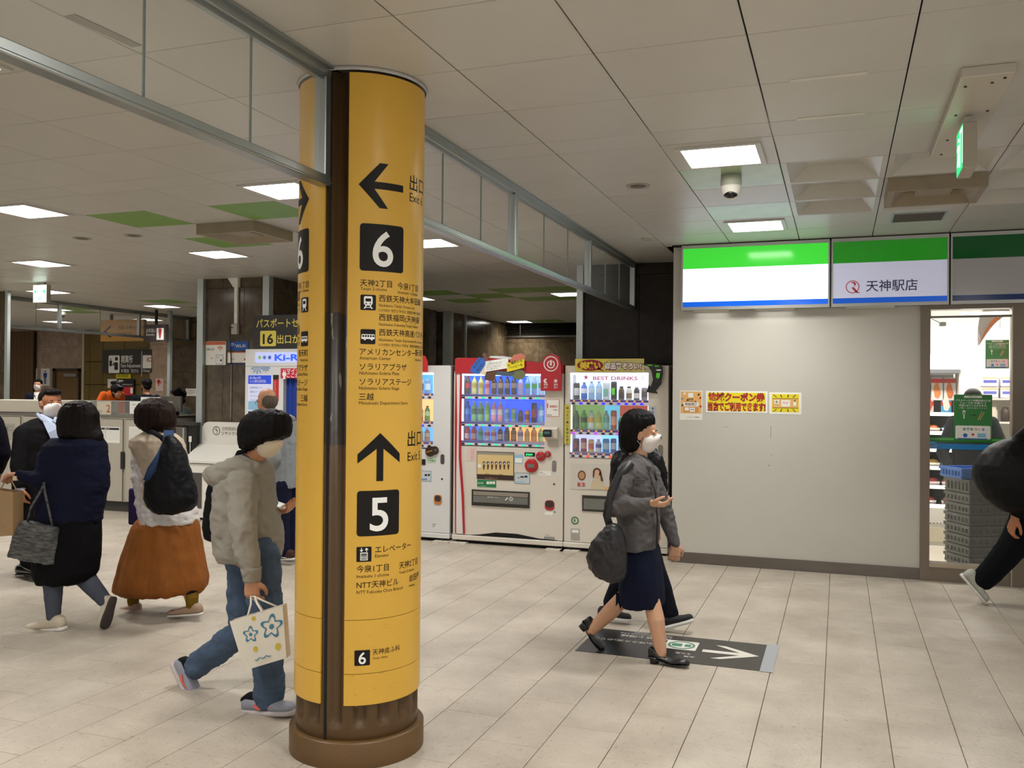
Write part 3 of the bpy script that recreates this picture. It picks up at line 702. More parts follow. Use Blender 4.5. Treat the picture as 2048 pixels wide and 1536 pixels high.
# hanging exit sign at the right with its long mounting plate
PLT = mat('plate_beige', '#bab4a6', .45)
d = thing('mounting_plate', 'long beige ceiling plate carrying the green exit sign', 'mounting plate', (.485*S, 4.27*S, ZC)); M().m(PLT).bbox((0, 0, -.045), (.205, 1.39, 0), .004).build('plate', d)
for x, y in ((.03, .12), (.13, .1), (.17, .05), (.04, .55), (.17, .52), (.05, 1.0), (.05, 1.3)): M().m(BLACK).cyl((x, y, -.05), .006, .006, n=10).build('screw', d)
GRN = mat('exit_green', '#0fb060', .4, emit='#12c86c', estr=1.6); EXW = mat('exit_white', '#eafff2', .4, emit='#eafff2', estr=2.0)
def exit_sign(name, lab, loc, rz, w, h, t, faces, wide):
    d = thing(name, lab, 'exit sign', loc, rz)
    M().m(mat('sign_box', '#a29a8b', .5)).bbox((0, -t/2, -h), (w, t/2, 0), .004).build('housing', d)
    M().m(PLT).box((w*.3, -t*.3, 0), (w*.7, t*.3, .045)).build('bracket', d)
    return d
xs_ = .552*S+.001; ys_ = 4.788*S
d = exit_sign('exit_sign', 'green glowing exit sign hung edge-on from the long ceiling plate', (xs_+.03, ys_, ZC-.093), math.pi/2, .235, .215, .06, 1, 0)
f = M().m(GRN).rect(.004, -.246, .231, -.004, .0, .001); f.X = None
gf = bpy.data.objects.new('x', None)
def face_on(d, w, h, t, side, runner=True):
    """lit face of an exit sign; side -1: faces local -y, +1: local +y"""
    b = M(); q = (lambda x, y, z: (x, -t/2-.0015-y, z)) if side < 0 else (lambda x, y, z: (w-x, t/2+.0015+y, z))
    b.X = q; b.m(GRN if runner else EXW); b.add([(.004, 0, -h+.004), (w-.004, 0, -h+.004), (w-.004, 0, -.004), (.004, 0, -.004)], [(0, 1, 2, 3)])
    b.build('lit_face', d); b = M(); b.X = q; b.m(EXW if runner else GRN)
    def P(pl): b.add([(x*w, .001, -h+z*h) for x, z in pl], [tuple(range(len(pl)))])
    if runner:
        P([(.55, .12), (.62, .12), (.62, .85), (.55, .85)]); P([(.93, .12), (.98, .12), (.98, .85), (.93, .85)]); P([(.55, .85), (.98, .85), (.98, .92), (.55, .92)])
        P([(.34+.05*math.cos(k), .78+.05*math.sin(k)) for k in [2*math.pi*i/10 for i in range(10)]])
        P([(.28, .70), (.40, .66), (.38, .45), (.27, .48)]); P([(.28, .48), (.36, .46), (.22, .2), (.14, .22)]); P([(.32, .46), (.4, .46), (.46, .18), (.38, .16)]); P([(.12, .60), (.28, .70), (.28, .64), (.14, .54)]); P([(.4, .66), (.5, .58), (.48, .53), (.38, .6)])
    else:
        P([(.08, .62), (.2, .74), (.26, .70), (.19, .64), (.45, .64), (.45, .6), (.19, .6), (.26, .54), (.2, .5)]); P([(.92, .62), (.8, .74), (.74, .70), (.81, .64), (.55, .64), (.55, .6), (.81, .6), (.74, .54), (.8, .5)])
        P([(.38, .14), (.43, .14), (.43, .34), (.38, .34)]); P([(.475, .14), (.525, .14), (.525, .34), (.475, .34)]); P([(.57, .14), (.62, .14), (.62, .34), (.57, .34)])
    b.build('pictogram', d)
face_on(d, .235, .215, .06, 1, True)
d = exit_sign('exit_sign', 'small square white exit sign with green arrows above the ticket gates', tuple(at_y(71, 562, 9.05)*np.array([1, 1, 0])+np.array([0, 0, ZC-.03])), 0, .235, .235, .07, 1, 0)
face_on(d, .235, .235, .07, -1, False)
# light tubes of tape on panel joints
for (a, b_, lab) in (((1580, 163), (1735, 147), 'nearer strip of pale tape along a ceiling joint'), ((1594, 240), (1730, 226), 'farther strip of pale tape along a ceiling joint')):
    p, q = at_z(*a, ZC-.004), at_z(*b_, ZC-.004); o = M().m(mat('tape', '#d5d2c8', .5)).box((p[0], p[1]-.014, ZC-.003), (q[0], p[1]+.014, ZC-.0005)).build('tape_strip'); tag(o, lab, 'tape')
o = M().m(mat('tape_grey', '#8d8880', .5)).box((0, 0, -.003), (.05, .32, -.0005)).build('tape_strip', loc=tuple(at_z(130, 32, ZC-.0005))); o.rotation_euler = (0, 0, -.05); tag(o, 'grey strip of tape on the ceiling left of the glass screen', 'tape')
# ------------------------------------------------------------------ floor guide mat
d = thing('floor_sticker', 'black rectangular floor guide sticker with white arrow and round train mark', 'floor sticker', (-1.52, 5.37, 0))
FW, FD = 1.13, .57
M().m(mat('sticker_black', '#2b2a2b', .25)).bbox((0, 0, .0002), (FW, FD, .0022), .001).build('sheet', d)
M().m(mat('clear_tape', '#9ea3a8', .3)).box((FW-.03, -.01, .0022), (FW+.045, FD+.02, .003)).build('tape', d)
lt = M().m(mat('sticker_white', '#d8d4ca', .4)); flp = lambda x, y, z: (FW-x, FD-z, .0032+y)
b = M().m(MATS['sticker_white']); b.X = lambda x, y, z: (x, z, .0030)
b.add([(1.075, 0, .29), (.86, 0, .435), (.80, 0, .435), (.96, 0, .315), (.735, 0, .315), (.735, 0, .262), (.96, 0, .262), (.80, 0, .145), (.86, 0, .145)], [(0, 1, 2, 3), (0, 3, 6), (0, 6, 7, 8), (3, 4, 5, 6)])
b.build('arrow', d)
b = M().m(MATS['sticker_white']); b.X = lambda x, y, z: (x, z, .0030-y*.2)
b.rrect(.495, .26, .695, .455, 0, .012, .001); b.build('mark_plate', d)
b = M().m(mat('metro_green', '#3f7d62', .5)); b.X = lambda x, y, z: (x, z, .0042-y)
b.ring(.595, .357, .085, .0142, 0); b.rrect(.535, .325, .60, .39, .0002, .01, .0006); b.rrect(.615, .33, .655, .385, .0002, .01, .0006); b.build('train_mark', d)
b = M().m(MATS['sticker_white']); b.X = lambda x, y, z: (FW-x, FD-z, .0031)
for s_, x, z, h, bo in (('地下鉄七隈線', .62, .10, .04, .004), ('Subway Nanakuma Line', .62, .055, .026, 0), ('지하철 나나쿠마선  地铁七隈线', .62, .02, .0142, 0), ('橋本・薬院(博多方面)のりば', .50, .23, .035, .002), ('その先', .45, .375, .0238, .004), ('天神', .42, .43, .024, .004)):
    b.text(s_, x, z, h, 0, bo)
b.build('lettering', d)
# ------------------------------------------------------------------ convenience shop: illuminated sign boxes
SGY = 8.417
FRM = mat('sign_frame', '#b9bab6', .35, .6)
def lit(name, c, s, rough=.12): return mat(name, c, rough, emit=c, estr=s, spec=.4)
def shop_sign(label, x0, x1, strengths, dark=False):
    d = thing('shop_sign', label, 'shop sign', (x0, SGY, 2.36), group='sign boxes over the shop front'); w = x1-x0; h = .60
    b = M().m(FRM).box((0, 0, 0), (w, .10, .028)).box((0, 0, h-.03), (w, .10, h)).box((0, 0, .028), (.013, .10, h-.03)).box((w-.013, 0, .028), (w, .10, h-.03)).box((.013, .03, .028), (w-.013, .10, h-.03))
    b.build('frame', d)
    sg, sw, sb = strengths
    M().m(lit('sign_green_%d' % int(sg*100), '#12602c' if dark else '#2fa52b', sg)).rect(.013, .382, w-.013, h-.03, .006, .02).build('green_band', d)
    M().m(lit('sign_white_%d' % int(sw*100), '#b4b2b4' if dark else '#c9cbe2', sw)).rect(.013, .075, w-.013, .382, .006, .02).build('white_band', d)
    M().m(lit('sign_blue_%d' % int(sb*100), '#123472' if dark else '#0d50b8', sb)).rect(.013, .028, w-.013, .075, .006, .02).build('blue_band', d)
    return d, w
shop_sign('brightest white shop sign box with bright green and blue stripes and no lettering', -1.383, -.082, (1.25, 1.7, .95))
d, w = shop_sign('shop sign box with the station shop name and a red ring mark', -.068, .870, (.14, .30, .5))
b = M().m(mat('sign_navy', '#23245a', .4)).text('天神駅店', .285, .135, .078, .0045, .006, w=.41); b.build('lettering', d)
b = M().m(mat('sign_red', '#c8283c', .4)); b.ring(.175, .172, .056, .007, .0045, 28, 40, 400); b.add([(.15, .0045, .21), (.19, .0045, .215), (.205, .0045, .195), (.185, .0045, .17), (.22, .0045, .125), (.235, .0045, .125), (.235, .0045, .118), (.205, .0045, .118), (.165, .0045, .165), (.19, .0045, .195), (.175, .0045, .205)], [(0, 1, 2, 3, 9, 10), (3, 4, 7, 8), (4, 5, 6, 7)]); b.build('ring_mark', d)
shop_sign('unlit shop sign box above the shop window with dark green stripe', .884, 3.4, (.0, .0, .0), dark=True)
for a_, b_, q_ in ((-1.27, -.95, 'left end of the brightest sign box'), (-.72, -.38, 'right part of the brightest sign box'), (.05, .45, 'second sign box')):
    tag(M().m(mat('soffit_strip', '#d8d4c8', .4)).box((a_, SGY+.02, 2.348), (b_, SGY+.08, 2.3595)).build('light_strip'), 'thin pale lamp cover under the '+q_, 'lamp cover')
for k, (x0, x1) in enumerate(((-1.25, -.97), (-.70, -.40))):
    L = bpy.data.lights.new('sign_underlight', 'AREA'); L.shape = 'RECTANGLE'; L.size = x1-x0; L.size_y = .04; L.energy = .12; o = bpy.data.objects.new('sign_underlight', L); COL.objects.link(o); o.location = ((x0+x1)/2, SGY+.05, 2.345)
o = M().m(DARK).box((-1.475, WY-.09, 2.962), (3.4, WY, ZC+.05)).build('trim_8'); o['kind'] = 'structure'
# ------------------------------------------------------------------ posters on the shop wall
def poster(name, label, x0, z0, x1, z1, y=WY, mt=None, cat='poster', margin=None, t=.002):
    d = thing(name, label, cat, ((x0+x1)/2, y, (z0+z1)/2)); w, h = x1-x0, z1-z0
    M().m(mt or PAPER).box((-w/2, -t, -h/2), (w/2, 0, h/2)).build('sheet', d); return d, w, h
SKIN = mat('print_skin', '#d9ac8c', .6)
def flat(name, c): return mat('print_'+name, c, .55)
YP = flat('yellow', '#e6d51e'); ORP = flat('orange', '#e0b06a'); RDP = flat('red', '#c2282a'); RDD = flat('dark_red', '#4a1412'); BLP = flat('blue', '#2f62b8'); GRP = flat('green', '#2f7a46'); GYP = flat('grey', '#8d8d88'); WHP = flat('white', '#ecebe4'); BRP = flat('brown', '#5a3a28'); PKP = flat('pink', '#e2a0a4'); NVP = flat('navy', '#262a55'); BKP = flat('black', '#1c1a1a'); LBP = flat('light_blue', '#8cc0de')
d, w, h = poster('poster', 'small orange coupon poster, first of three on the shop wall', -1.406, 1.338, -1.197, 1.614)
b = M().m(ORP).rect(-.096, -.075, .096, .128, -.003, .001); b.m(flat('tan', '#c98f4a')).rect(-.07, -.065, .07, -.015, -.004, .001); b.m(WHP).rect(-.028, .075, .02, .115, -.0045, .001).rect(-.058, -.05, -.02, -.02, -.005, .001).rect(-.012, -.06, .035, -.022, -.005, .001).rrect(-.07, -.01, .07, .03, -.0038, .008, .001)
for x, z, c in ((-.082, .06, GYP), (.085, .07, RDP), (-.08, .0, BRP), (.088, -.01, RDP), (-.06, .11, WHP), (.07, .1, BRP), (-.03, .05, BRP)): b.m(c).disc(x, z, .011, -.004, .001, 10)
b.build('artwork', d)
b = M().m(BRP).text('地域', 0, .05, .015, -.0046, .01, 'c').text('クーポン券', 0, .028, .015, -.0046, .01, 'c').text('取扱店舗', 0, .0, .021, -.0046, .02, 'c').text('見本', .012, -.046, .013, -.0062, .01, 'c').text('ファミリー 天神駅店', .02, -.115, .009, -.0035, .01, 'c'); b.build('lettering', d)
d, w, h = poster('poster', 'wide yellow poster with two lines of big red letters on the shop wall', -1.165, 1.413, -.612, 1.612, mt=WHP)
M().m(YP).rect(-.26, -.085, .26, .085, -.003, .001).build('yellow_field', d)
for st, z, xx in (('地域クーポン券', .012, .50), ('当店でご利用できます!', -.076, .51)):
    M().m(RDD).text(st, 0, z, .06, -.0036, .055, 'c', w=xx+.012).build('letter_outline', d); M().m(RDP).text(st, 0, z+.001, .058, -.0044, .018, 'c', w=xx-.002).build('lettering', d)
d, w, h = poster('poster', 'yellow poster with black ray strokes around a coupon, last of three on the wall', -.595, 1.407, -.317, 1.604, mt=WHP)
b = M().m(YP).rect(-.118, -.08, .118, .083, -.003, .001); b.m(ORP).rect(-.112, -.042, .112, .042, -.004, .001); b.m(BRP).rect(-.112, .04, .112, .044, -.0045, .001).rect(-.112, -.044, .112, -.04, -.0045, .001)
for s_ in (-1, 1):
    for k, x in enumerate((-.075, -.03, .02, .065)):
        a = (x)*3.2; b.m(BKP).plate([(x-.004, s_*.052), (x+.004, s_*.052), (x+.004+a*.12, s_*.078), (x-.004+a*.12, s_*.078)][::s_], -.0045, .001)
b.m(WHP).rect(-.035, -.028, .042, .028, -.0048, .001).rect(-.095, -.005, -.055, .03, -.0048, .001).rect(.07, -.02, .095, .012, -.0048, .001); b.m(GYP).disc(-.075, .012, .012, -.0052, .001, 12); b.m(BKP).disc(.083, .024, .006, -.0052, .001, 8)
b.build('artwork', d); M().m(PKP).text('見本', .003, -.006, .02, -.0055, .02, 'c').build('lettering', d)
# ------------------------------------------------------------------ shop interior behind the window
FB = mat('window_frame', '#7b7062', .4, .4)
fr = M().m(FB).box((.66, WY-.03, 0), (.735, WY+.10, 2.36)).box((1.36, WY-.03, 0), (1.50, WY+.10, 2.36)).box((.735, WY-.03, 2.325), (1.36, WY+.10, 2.36)).box((.735, WY-.02, 0), (1.36, WY+.09, .155)).box((1.50, WY, 0), (3.4, WY+.09, 2.36)).build('window_1'); fr['kind'] = 'structure'
M().m(mat('frame_highlight', '#b5a995', .3, .6)).box((.735, WY-.025, .12), (1.36, WY-.02, .155)).box((1.352, WY-.034, 0), (1.362, WY-.03, 2.33)).build('frame', fr)
M().m(mat('shop_glass', '#eef4f0', .02, alpha=.05)).box((.735, WY+.03, .155), (1.36, WY+.036, 2.26)).build('window_pane', fr)
b = M(); b.m(mat('film_green', '#2d8c3c', .3, alpha=.75)).rect(.735, 1.19, 1.36, 1.232, WY+.026, .003); b.m(mat('film_light', '#7fd07a', .3, alpha=.7)).rect(.735, 1.208, 1.36, 1.222, WY+.024, .002); b.m(mat('film_blue', '#2c8ccc', .3, alpha=.75)).rect(.735, 1.13, 1.36, 1.175, WY+.026, .003); b.build('window_stripe', fr)
M().m(mat('door_motor', '#6d675e', .4, .5)).box((.735, WY-.01, 2.255), (1.36, WY+.05, 2.27)).build('rail', fr)
M().m(glow('tube_lamp', '#ffffff', 5)).cyl((.98, WY+.07, 2.292), .013, .37, 'x', 12).build('tube', fr)
SW = mat('shop_white', '#f0ece2', .5)
o = M().m(SW).box((-1.2, 12.3, 0), (5, 12.4, 2.72)).box((-1.3, WY+.14, 0), (-1.2, 12.4, 2.72)).box((4.4, WY+.14, 0), (4.5, 12.4, 2.72)).build('wall_shop_back'); o['kind'] = 'structure'
o = M().m(SW).box((-1.3, WY+.125, 2.72), (5, 12.4, 2.8)).build('ceiling_shop'); o['kind'] = 'structure'
o = M().m(mat('shop_floor', '#e9e0cf', .25)).box((-1.2, WY+.125, .001), (4.4, 12.3, .006)).build('floor_shop'); o['kind'] = 'structure'
for (x, y) in ((.3, 9.6), (1.9, 9.6), (.3, 11.2), (1.9, 11.2), (3.4, 10.4)):
    t = thing('shop_light', 'long bright shop ceiling light inside the shop', 'ceiling light', (x, y, 2.70), group='lights inside the shop'); M().m(SW).box((-.62, -.09, -.02), (.62, .09, .02)).build('tray', t); M().m(glow('shop_tube', '#fffdf8', 55)).box((-.6, -.07, -.035), (.6, .07, -.02)).build('diffuser', t)
# refrigerated case
FX0, FX1, FY = .30, 1.18, 10.45
fr_ = thing('refrigerated_case', 'open white refrigerated display case full of packed food inside the shop', 'display case', (FX0, FY, 0)); w = FX1-FX0
M().m(SW).box((0, .55, .0), (w, .62, 2.02)).box((-.03, 0, 0), (0, .62, 2.02)).box((w, .0, 0), (w+.03, .62, 2.02)).box((0, .0, 0), (w, .55, .40)).build('cabinet', fr_)
M().m(mat('case_grille', '#d9cfb8', .5)).box((0, -.012, .05), (w, 0, .20)).build('kick_plate', fr_)
for k in range(26): M().m(mat('grille_dark', '#8d8370', .6)).box((.02+k*w/27, -.014, .235), (.035+k*w/27, 0, .25)).build('grille_slot', fr_)
M().m(glow('case_header', '#ffffff', 1.4)).prism([(-.02, 1.86), (.10, 2.02), (.40, 2.02), (.40, 1.86)], 0, w, 'x').build('header', fr_)
M().m(mat('case_edge', '#77777a', .4)).box((-.01, -.03, 1.82), (w+.01, .35, 1.86)).build('header_edge', fr_)
levels = [.43, .63, .83, 1.02, 1.20, 1.40]
M().m(mat('case_back', '#57534f', .7)).box((0, .50, .4), (w, .55, 1.82)).build('back', fr_)
for k, z in enumerate(levels):
    M().m(mat('case_shelf', '#8f8c88', .4, .3)).box((0, .05, z-.018), (w, .5, z)).build('shelf', fr_); M().m(glow('price_rail', '#f4f6f6', .55)).box((0, .035, z-.03), (w, .05, z+.008)).build('price_strip', fr_)
pal = [('#d8703a', '#e7d9c4'), ('#c24a52', '#e9dcd8'), ('#e2b25a', '#f0ead8'), ('#a83a40', '#eadad2'), ('#dd8f80', '#f1e6e0'), ('#4a90cc', '#dfe9f0'), ('#c98a50', '#efe4d2'), ('#e0606a', '#f4e4e2')]
FOODN = ['orange', 'red', 'amber', 'dark red', 'pink', 'blue', 'tan', 'rose']
LVN = ['bottom', 'second lowest', 'third lowest', 'fourth', 'fifth', 'second highest']
def food_tray(w_, d_, h_, c1, c2):
    def mk(name, lab, loc):
        t = thing(name, lab, 'food pack', loc, group='packed food in the shop case'); M().m(mat('tray_'+c2, c2, .3)).loft([[(-w_/2*.85, -d_/2*.85, 0), (w_/2*.85, -d_/2*.85, 0), (w_/2*.85, d_/2*.85, 0), (-w_/2*.85, d_/2*.85, 0)], [(-w_/2, -d_/2, h_*.5), (w_/2, -d_/2, h_*.5), (w_/2, d_/2, h_*.5), (-w_/2, d_/2, h_*.5)]]).build('tray', t)
        M().m(mat('food_'+c1, c1, .45, vary=.3, vscale=30)).ball((0, 0, h_*.55), (w_*.42, d_*.4, h_*.42), 10, 6).build('filling', t); return t
    return mk
for k, z in enumerate(levels[:-1]):
    n = 6 if k else 5
    for i in range(n):
        c = (k*3+i*5) % 8; food_tray(.125, .14, .08, *pal[c])('food_tray', '%s packed meal tray on the %s shelf of the case, %s along' % (FOODN[c], LVN[k], ORD[i]), (FX0+.09+i*(w-.18)/(n-1), FY+.15, z+.001))
def pouch(x, y, z, c1, c2, lab, hh=.24, ww=.115):
    t = thing('food_pouch', lab, 'food pack', (x, y, z), group='hanging pouches in the shop case')
    M().m(mat('pouch_'+c1, c1, .3)).prism([(-ww/2, 0), (ww/2, 0), (ww/2*.95, hh), (-ww/2*.95, hh)], -.008, .012, 'y').build('pouch', t)
    M().m(mat('pouch_'+c2, c2, .4)).prism([(-.02, .03), (.015, .02), (.038, .07), (.012, .18), (-.015, .19), (-.035, .12)], -.011, -.008, 'y').build('picture', t)
    M().m(RDP).rect(-ww/2, hh-.055, ww/2, hh-.01, -.0095, .001).build('header_band', t)
for i in range(7): pouch(FX0+.07+i*.123, FY+.16, 1.535, '#ece6e2', ['#d8743c', '#cf6a44', '#e08a4a'][i % 3], 'white and red food pouch hanging on the top row of the case, %s along' % ORD[i])
for i in range(5): pouch(FX0+.09+i*.17, FY+.12, levels[-1]+.002, ['#e9d9cf', '#3e86c8', '#dfe5ea', '#e8cfc8', '#4aa0d0'][i], ['#c98a5a', '#e8f0f4', '#cf7060', '#b85a50', '#e9e6d2'][i], '%s pouch standing on the second highest shelf of the case' % ['Beige', 'Tall blue', 'Pale grey', 'Pinkish', 'Light blue'][i].lower(), .13, .10)
# wall shelves at the right inside the shop
sh_ = thing('wall_shelf', 'white wall shelves inside the shop, right of the refrigerated case', 'shelf', (1.42, 11.2, 0))
M().m(SW).box((0, .25, .4), (1.6, .3, 2.0)).build('back', sh_)
for z in (.75, 1.05, 1.30, 1.56): M().m(SW).box((0, 0, z-.02), (1.6, .27, z)).build('shelf', sh_)
for r_ in range(2):
    for i in range(4):
        t = thing('noodle_pack', 'white and blue pack with tan lid, %s of the %s layer on the shelf' % (ORD[i], ['lower', 'upper'][r_]), 'package', (1.50+i*.19, 11.28, 1.561+r_*.125), group='stacked packs on the shop wall shelf')
        M().m(mat('pack_white', '#eceaf0', .4)).bbox((0, 0, 0), (.17, .14, .12), .01).build('pack', t); M().m(mat('pack_tan', '#e3c7a4', .4)).rect(.005, .09, .165, .115, -.001, .001).build('top_band', t); M().m(mat('pack_blue', '#5c62b4', .4)).rect(.02, .045, .15, .075, -.001, .001).build('print', t)
for i, c in enumerate(('#5a3832', '#e9dfc9', '#3a2c28', '#c9a36a', '#ded4c0')):
    t = tag(M().m(mat('jar_'+c, c, .4)).lathe([(.035, 0), (.045, .01), (.045, .12), (.03, .14), (.03, .16)], 14).build('jar', loc=(1.50+i*.12, 11.3, 1.301)), '%s jar on the middle wall shelf in the shop' % ['dark brown', 'cream', 'black', 'amber', 'pale'][i], 'jar', 'jars on the shop wall shelf')
for i in range(5):
    tag(M().m(mat('bag_clear', '#d9dadc', .25)).ball((0, 0, .08), (.09, .06, .08), 12, 7).build('snack_bag', loc=(1.55+i*.17, 11.3, (1.051, .751)[i % 2])), 'shiny pale snack bag on the %s wall shelf, %s from its end' % (('third', 'lowest')[i % 2], ORD[i]), 'bag', 'snack bags on the shop wall shelves')
# poster panels in the window and hanging posters
GPO = mat('poster_green', '#2e7d3a', .5)
def green_poster(lab, x0, z0, x1, z1, y):
    d = thing('poster', lab, 'poster', ((x0+x1)/2, y, (z0+z1)/2)); w, h = x1-x0, z1-z0
    M().m(GPO).box((-w/2, -.002, -h/2), (w/2, .001, h/2)).build('sheet', d); k = w/.25
    b = M().m(WHP).rrect(-w*.24, h*.43, w*.24, h*.475, -.003, .008*k, .0008); b.rrect(-w*.46, -h*.46, w*.46, -h*.17, -.003, .01*k, .0008)
    b.rrect(-w*.25, -h*.02, -w*.22, h*.13, -.003, .003, .0008).rrect(-w*.27, h*.08, -w*.20, h*.16, -.003, .006, .0008); b.build('white_field', d)
    b = M().m(WHP); b.text('プラスチック使用量削減のため', 0, h*.355, .012*k, -.003, .01, 'c', w=w*.92).text('フォークを"お箸"にて', 0, h*.30, .012*k, -.003, .01, 'c', w=w*.70).text('代用させていただきます。', 0, h*.245, .012*k, -.003, .01, 'c', w=w*.74).text('ご理解、ご協力をお願いいたします', 0, h*.2, .007*k, -.003, .0, 'c', w=w*.74)
    b.m(BKP).text('代用します', 0, h*.44, .009*k, -.0042, .0, 'c').plate([(-w*.08, h*.055), (w*.03, h*.055), (w*.03, h*.035), (w*.075, h*.06), (w*.03, h*.085), (w*.03, h*.065), (-w*.08, h*.065)], -.003, .0008)
    b.m(flat('chopstick', '#c9a060')).plate([(w*.12, -h*.04), (w*.14, -h*.05), (w*.24, h*.13), (w*.225, h*.14)], -.003, .0008).plate([(w*.17, -h*.04), (w*.19, -h*.05), (w*.30, h*.12), (w*.285, h*.13)], -.003, .0008)
    for i, (ch, c) in enumerate(zip('未来をつくる', (GRP, BLP, GRP, RDP, ORP, BLP))): b.m(c).text(ch, -w*.27+i*w*.1, -h*.27, .016*k, -.0042, .03)
    b.m(BLP).disc(-w*.2, -h*.38, w*.06, -.0042, .0008, 14, h*.045).plate([(-w*.4, -h*.44), (w*.42, -h*.44), (w*.36, -h*.46), (-w*.42, -h*.46)], -.0042, .0008); b.m(RDP).disc(0, -h*.36, w*.035, -.0042, .0008, 10); b.m(LBP).rect(w*.12, -h*.42, w*.34, -h*.33, -.0042, .0008); b.build('print', d)
p, q = at_y(1908, 789, WY+.02), at_y(1984, 883, WY+.02); green_poster('large green poster about forks and chopsticks on the shop window glass', p[0], q[2], q[0], p[2], WY+.020)
p, q = at_y(1971, 680, 9.6), at_y(2018, 737, 9.6); green_poster('smaller green fork poster hanging higher, inside the shop', p[0], q[2], q[0], p[2], 9.6)
p, q = at_y(2020, 665, 9.5), at_y(2037, 737, 9.5)
d, w, h = poster('poster', 'tall red food poster hanging behind the shop window edge', p[0], q[2], p[0]+.3, p[2]+.12, y=9.5, mt=flat('bright_red', '#c9303a'))
b = M().m(WHP).text('お弁当', -w/2+.02, h*.2, .05, -.003, .03); b.m(ORP).disc(-w*.25, -.03, .05, -.004, .001).m(YP).disc(-w*.22, -.13, .045, -.004, .001); b.m(GRP).rect(-w/2, -h/2, w/2, -h/2+.08, -.003, .001); b.m(WHP).disc(-w*.28, .03, .03, -.005, .001); b.build('print', d)
p = at_y(2000, 660, 9.2)
b = M().m(mat('banner_silver', '#b8afa8', .35)); pts = []
for i in range(13):
    t_ = i/12; pts.append((-.17+.30*t_, -.14+.30*t_**1.0+.07*math.sin(math.pi*t_), t_))
vs = [(x, .02*math.sin(5*t_), z+.0) for x, z, t_ in pts]+[(x-.09*math.sin(math.pi*t_)-.01, .02*math.sin(5*t_)+.03, z+.12*math.sin(math.pi*t_)+.005) for x, z, t_ in pts]
d = thing('hanging_banner', 'curled silver and orange banner hanging above the small green poster', 'banner', tuple(p)); b.add(vs, [(i, i+1, i+14, i+13) for i in range(12)]); b.build('sheet', d)
M().m(mat('banner_orange', '#dd7a3a', .4)).add([(x-.005, y-.004, z+.005) for x, y, z in vs[:13]]+[(x*.75+x2*.25, y-.004, z*.75+z2*.25) for (x, y, z), (x2, y2, z2) in zip(vs[:13], vs[13:])], [(i, i+1, i+14, i+13) for i in range(12)]).build('stripe', d)
M().m(GYP).tube([(0, 0, .02), (0, 0, 2.715-p[2])], .002, 5).build('string', d)
p = at_y(1885, 648, 9.4); d = thing('spot_camera', 'small grey track camera high inside the shop window', 'camera', tuple(p)); M().m(GYP).bbox((-.03, -.03, -.02), (.03, .03, .02), .005).build('body', d); M().m(GYP).tube([(0, 0, 0), (-.10, .03, .06), (-.10, .03, 2.715-p[2])], .006, 6).build('bracket', d)
# stacked crates on a dolly with a blue crate on top
CRG = mat('crate_grey', '#44443f', .45, vary=.08, vscale=6); CRB = mat('crate_blue', '#2463b4', .4)
def crate(mt, w=.60, d=.36, h=.128):
    def f(name, lab, loc, grp, rz):
        t = thing(name, lab, 'crate', loc, rz, grp)
        b = M().m(mt); b.box((.015, .015, 0), (w-.015, d-.015, .012))
        for (a0, a1) in (((.0, .0), (w, .012)), ((.0, d-.012), (w, d)), ((.0, .012), (.012, d-.012)), ((w-.012, .012), (w, d-.012))): b.box((*a0, .006), (*a1, h-.02))
        b.build('body', t)
        r = M().m(mt)
        for (a0, a1) in (((-.01, -.01), (w+.01, .012)), ((-.01, d-.012), (w+.01, d+.01)), ((-.01, .012), (.012, d-.012)), ((w-.012, .012), (w+.01, d-.012))): r.box((*a0, h-.028), (*a1, h-.002))
        r.build('rim', t); r = M().m(mt)
        for i in range(9): r.box((.04+i*(w-.09)/8, -.008, .02), (.048+i*(w-.09)/8, 0, h-.028))
        for i in range(6): r.box((-.008, .04+i*(d-.09)/5, .02), (0, .048+i*(d-.09)/5, h-.028))
        r.box((0, -.008, .018), (w, 0, .028)).box((-.008, 0, .018), (0, d, .028)); r.build('ribs', t); return t
    return f
mk = crate(CRG, h=.092); mk_tall = crate(CRG, h=.125); base = np.array(at_y(1939, 1137, 8.80)); base[2] = 0; rz_ = .47
dl = thing('dolly', 'flat brown wheeled dolly under the crate stack', 'dolly', tuple(base), rz_); M().m(mat('dolly_brown', '#4d3326', .5)).bbox((0, 0, .045), (.60, .36, .075), .01).build('deck', dl)
for i in (0, 1):
    for j in (0, 1): M().m(BLACK).cyl((.06+i*.48-.012, .06+j*.24, .023), .022, .024, 'x', 14).build('wheel', dl)
z = .0755
for k in range(8):
    (mk_tall if k == 7 else mk)('crate', 'grey ribbed crate in the stack behind the shop window, %s' % ('taller one at the very top' if k == 7 else ORD[k]+' from the floor'), (base[0], base[1], z), 'grey crates stacked in the shop', rz_); z += .0925
z += .033
t = crate(CRB, .46, .32, .10)('crate', 'blue crate on top of the grey crate stack, held by the clerk', (base[0]-.06, base[1]+.03, z), None, rz_)
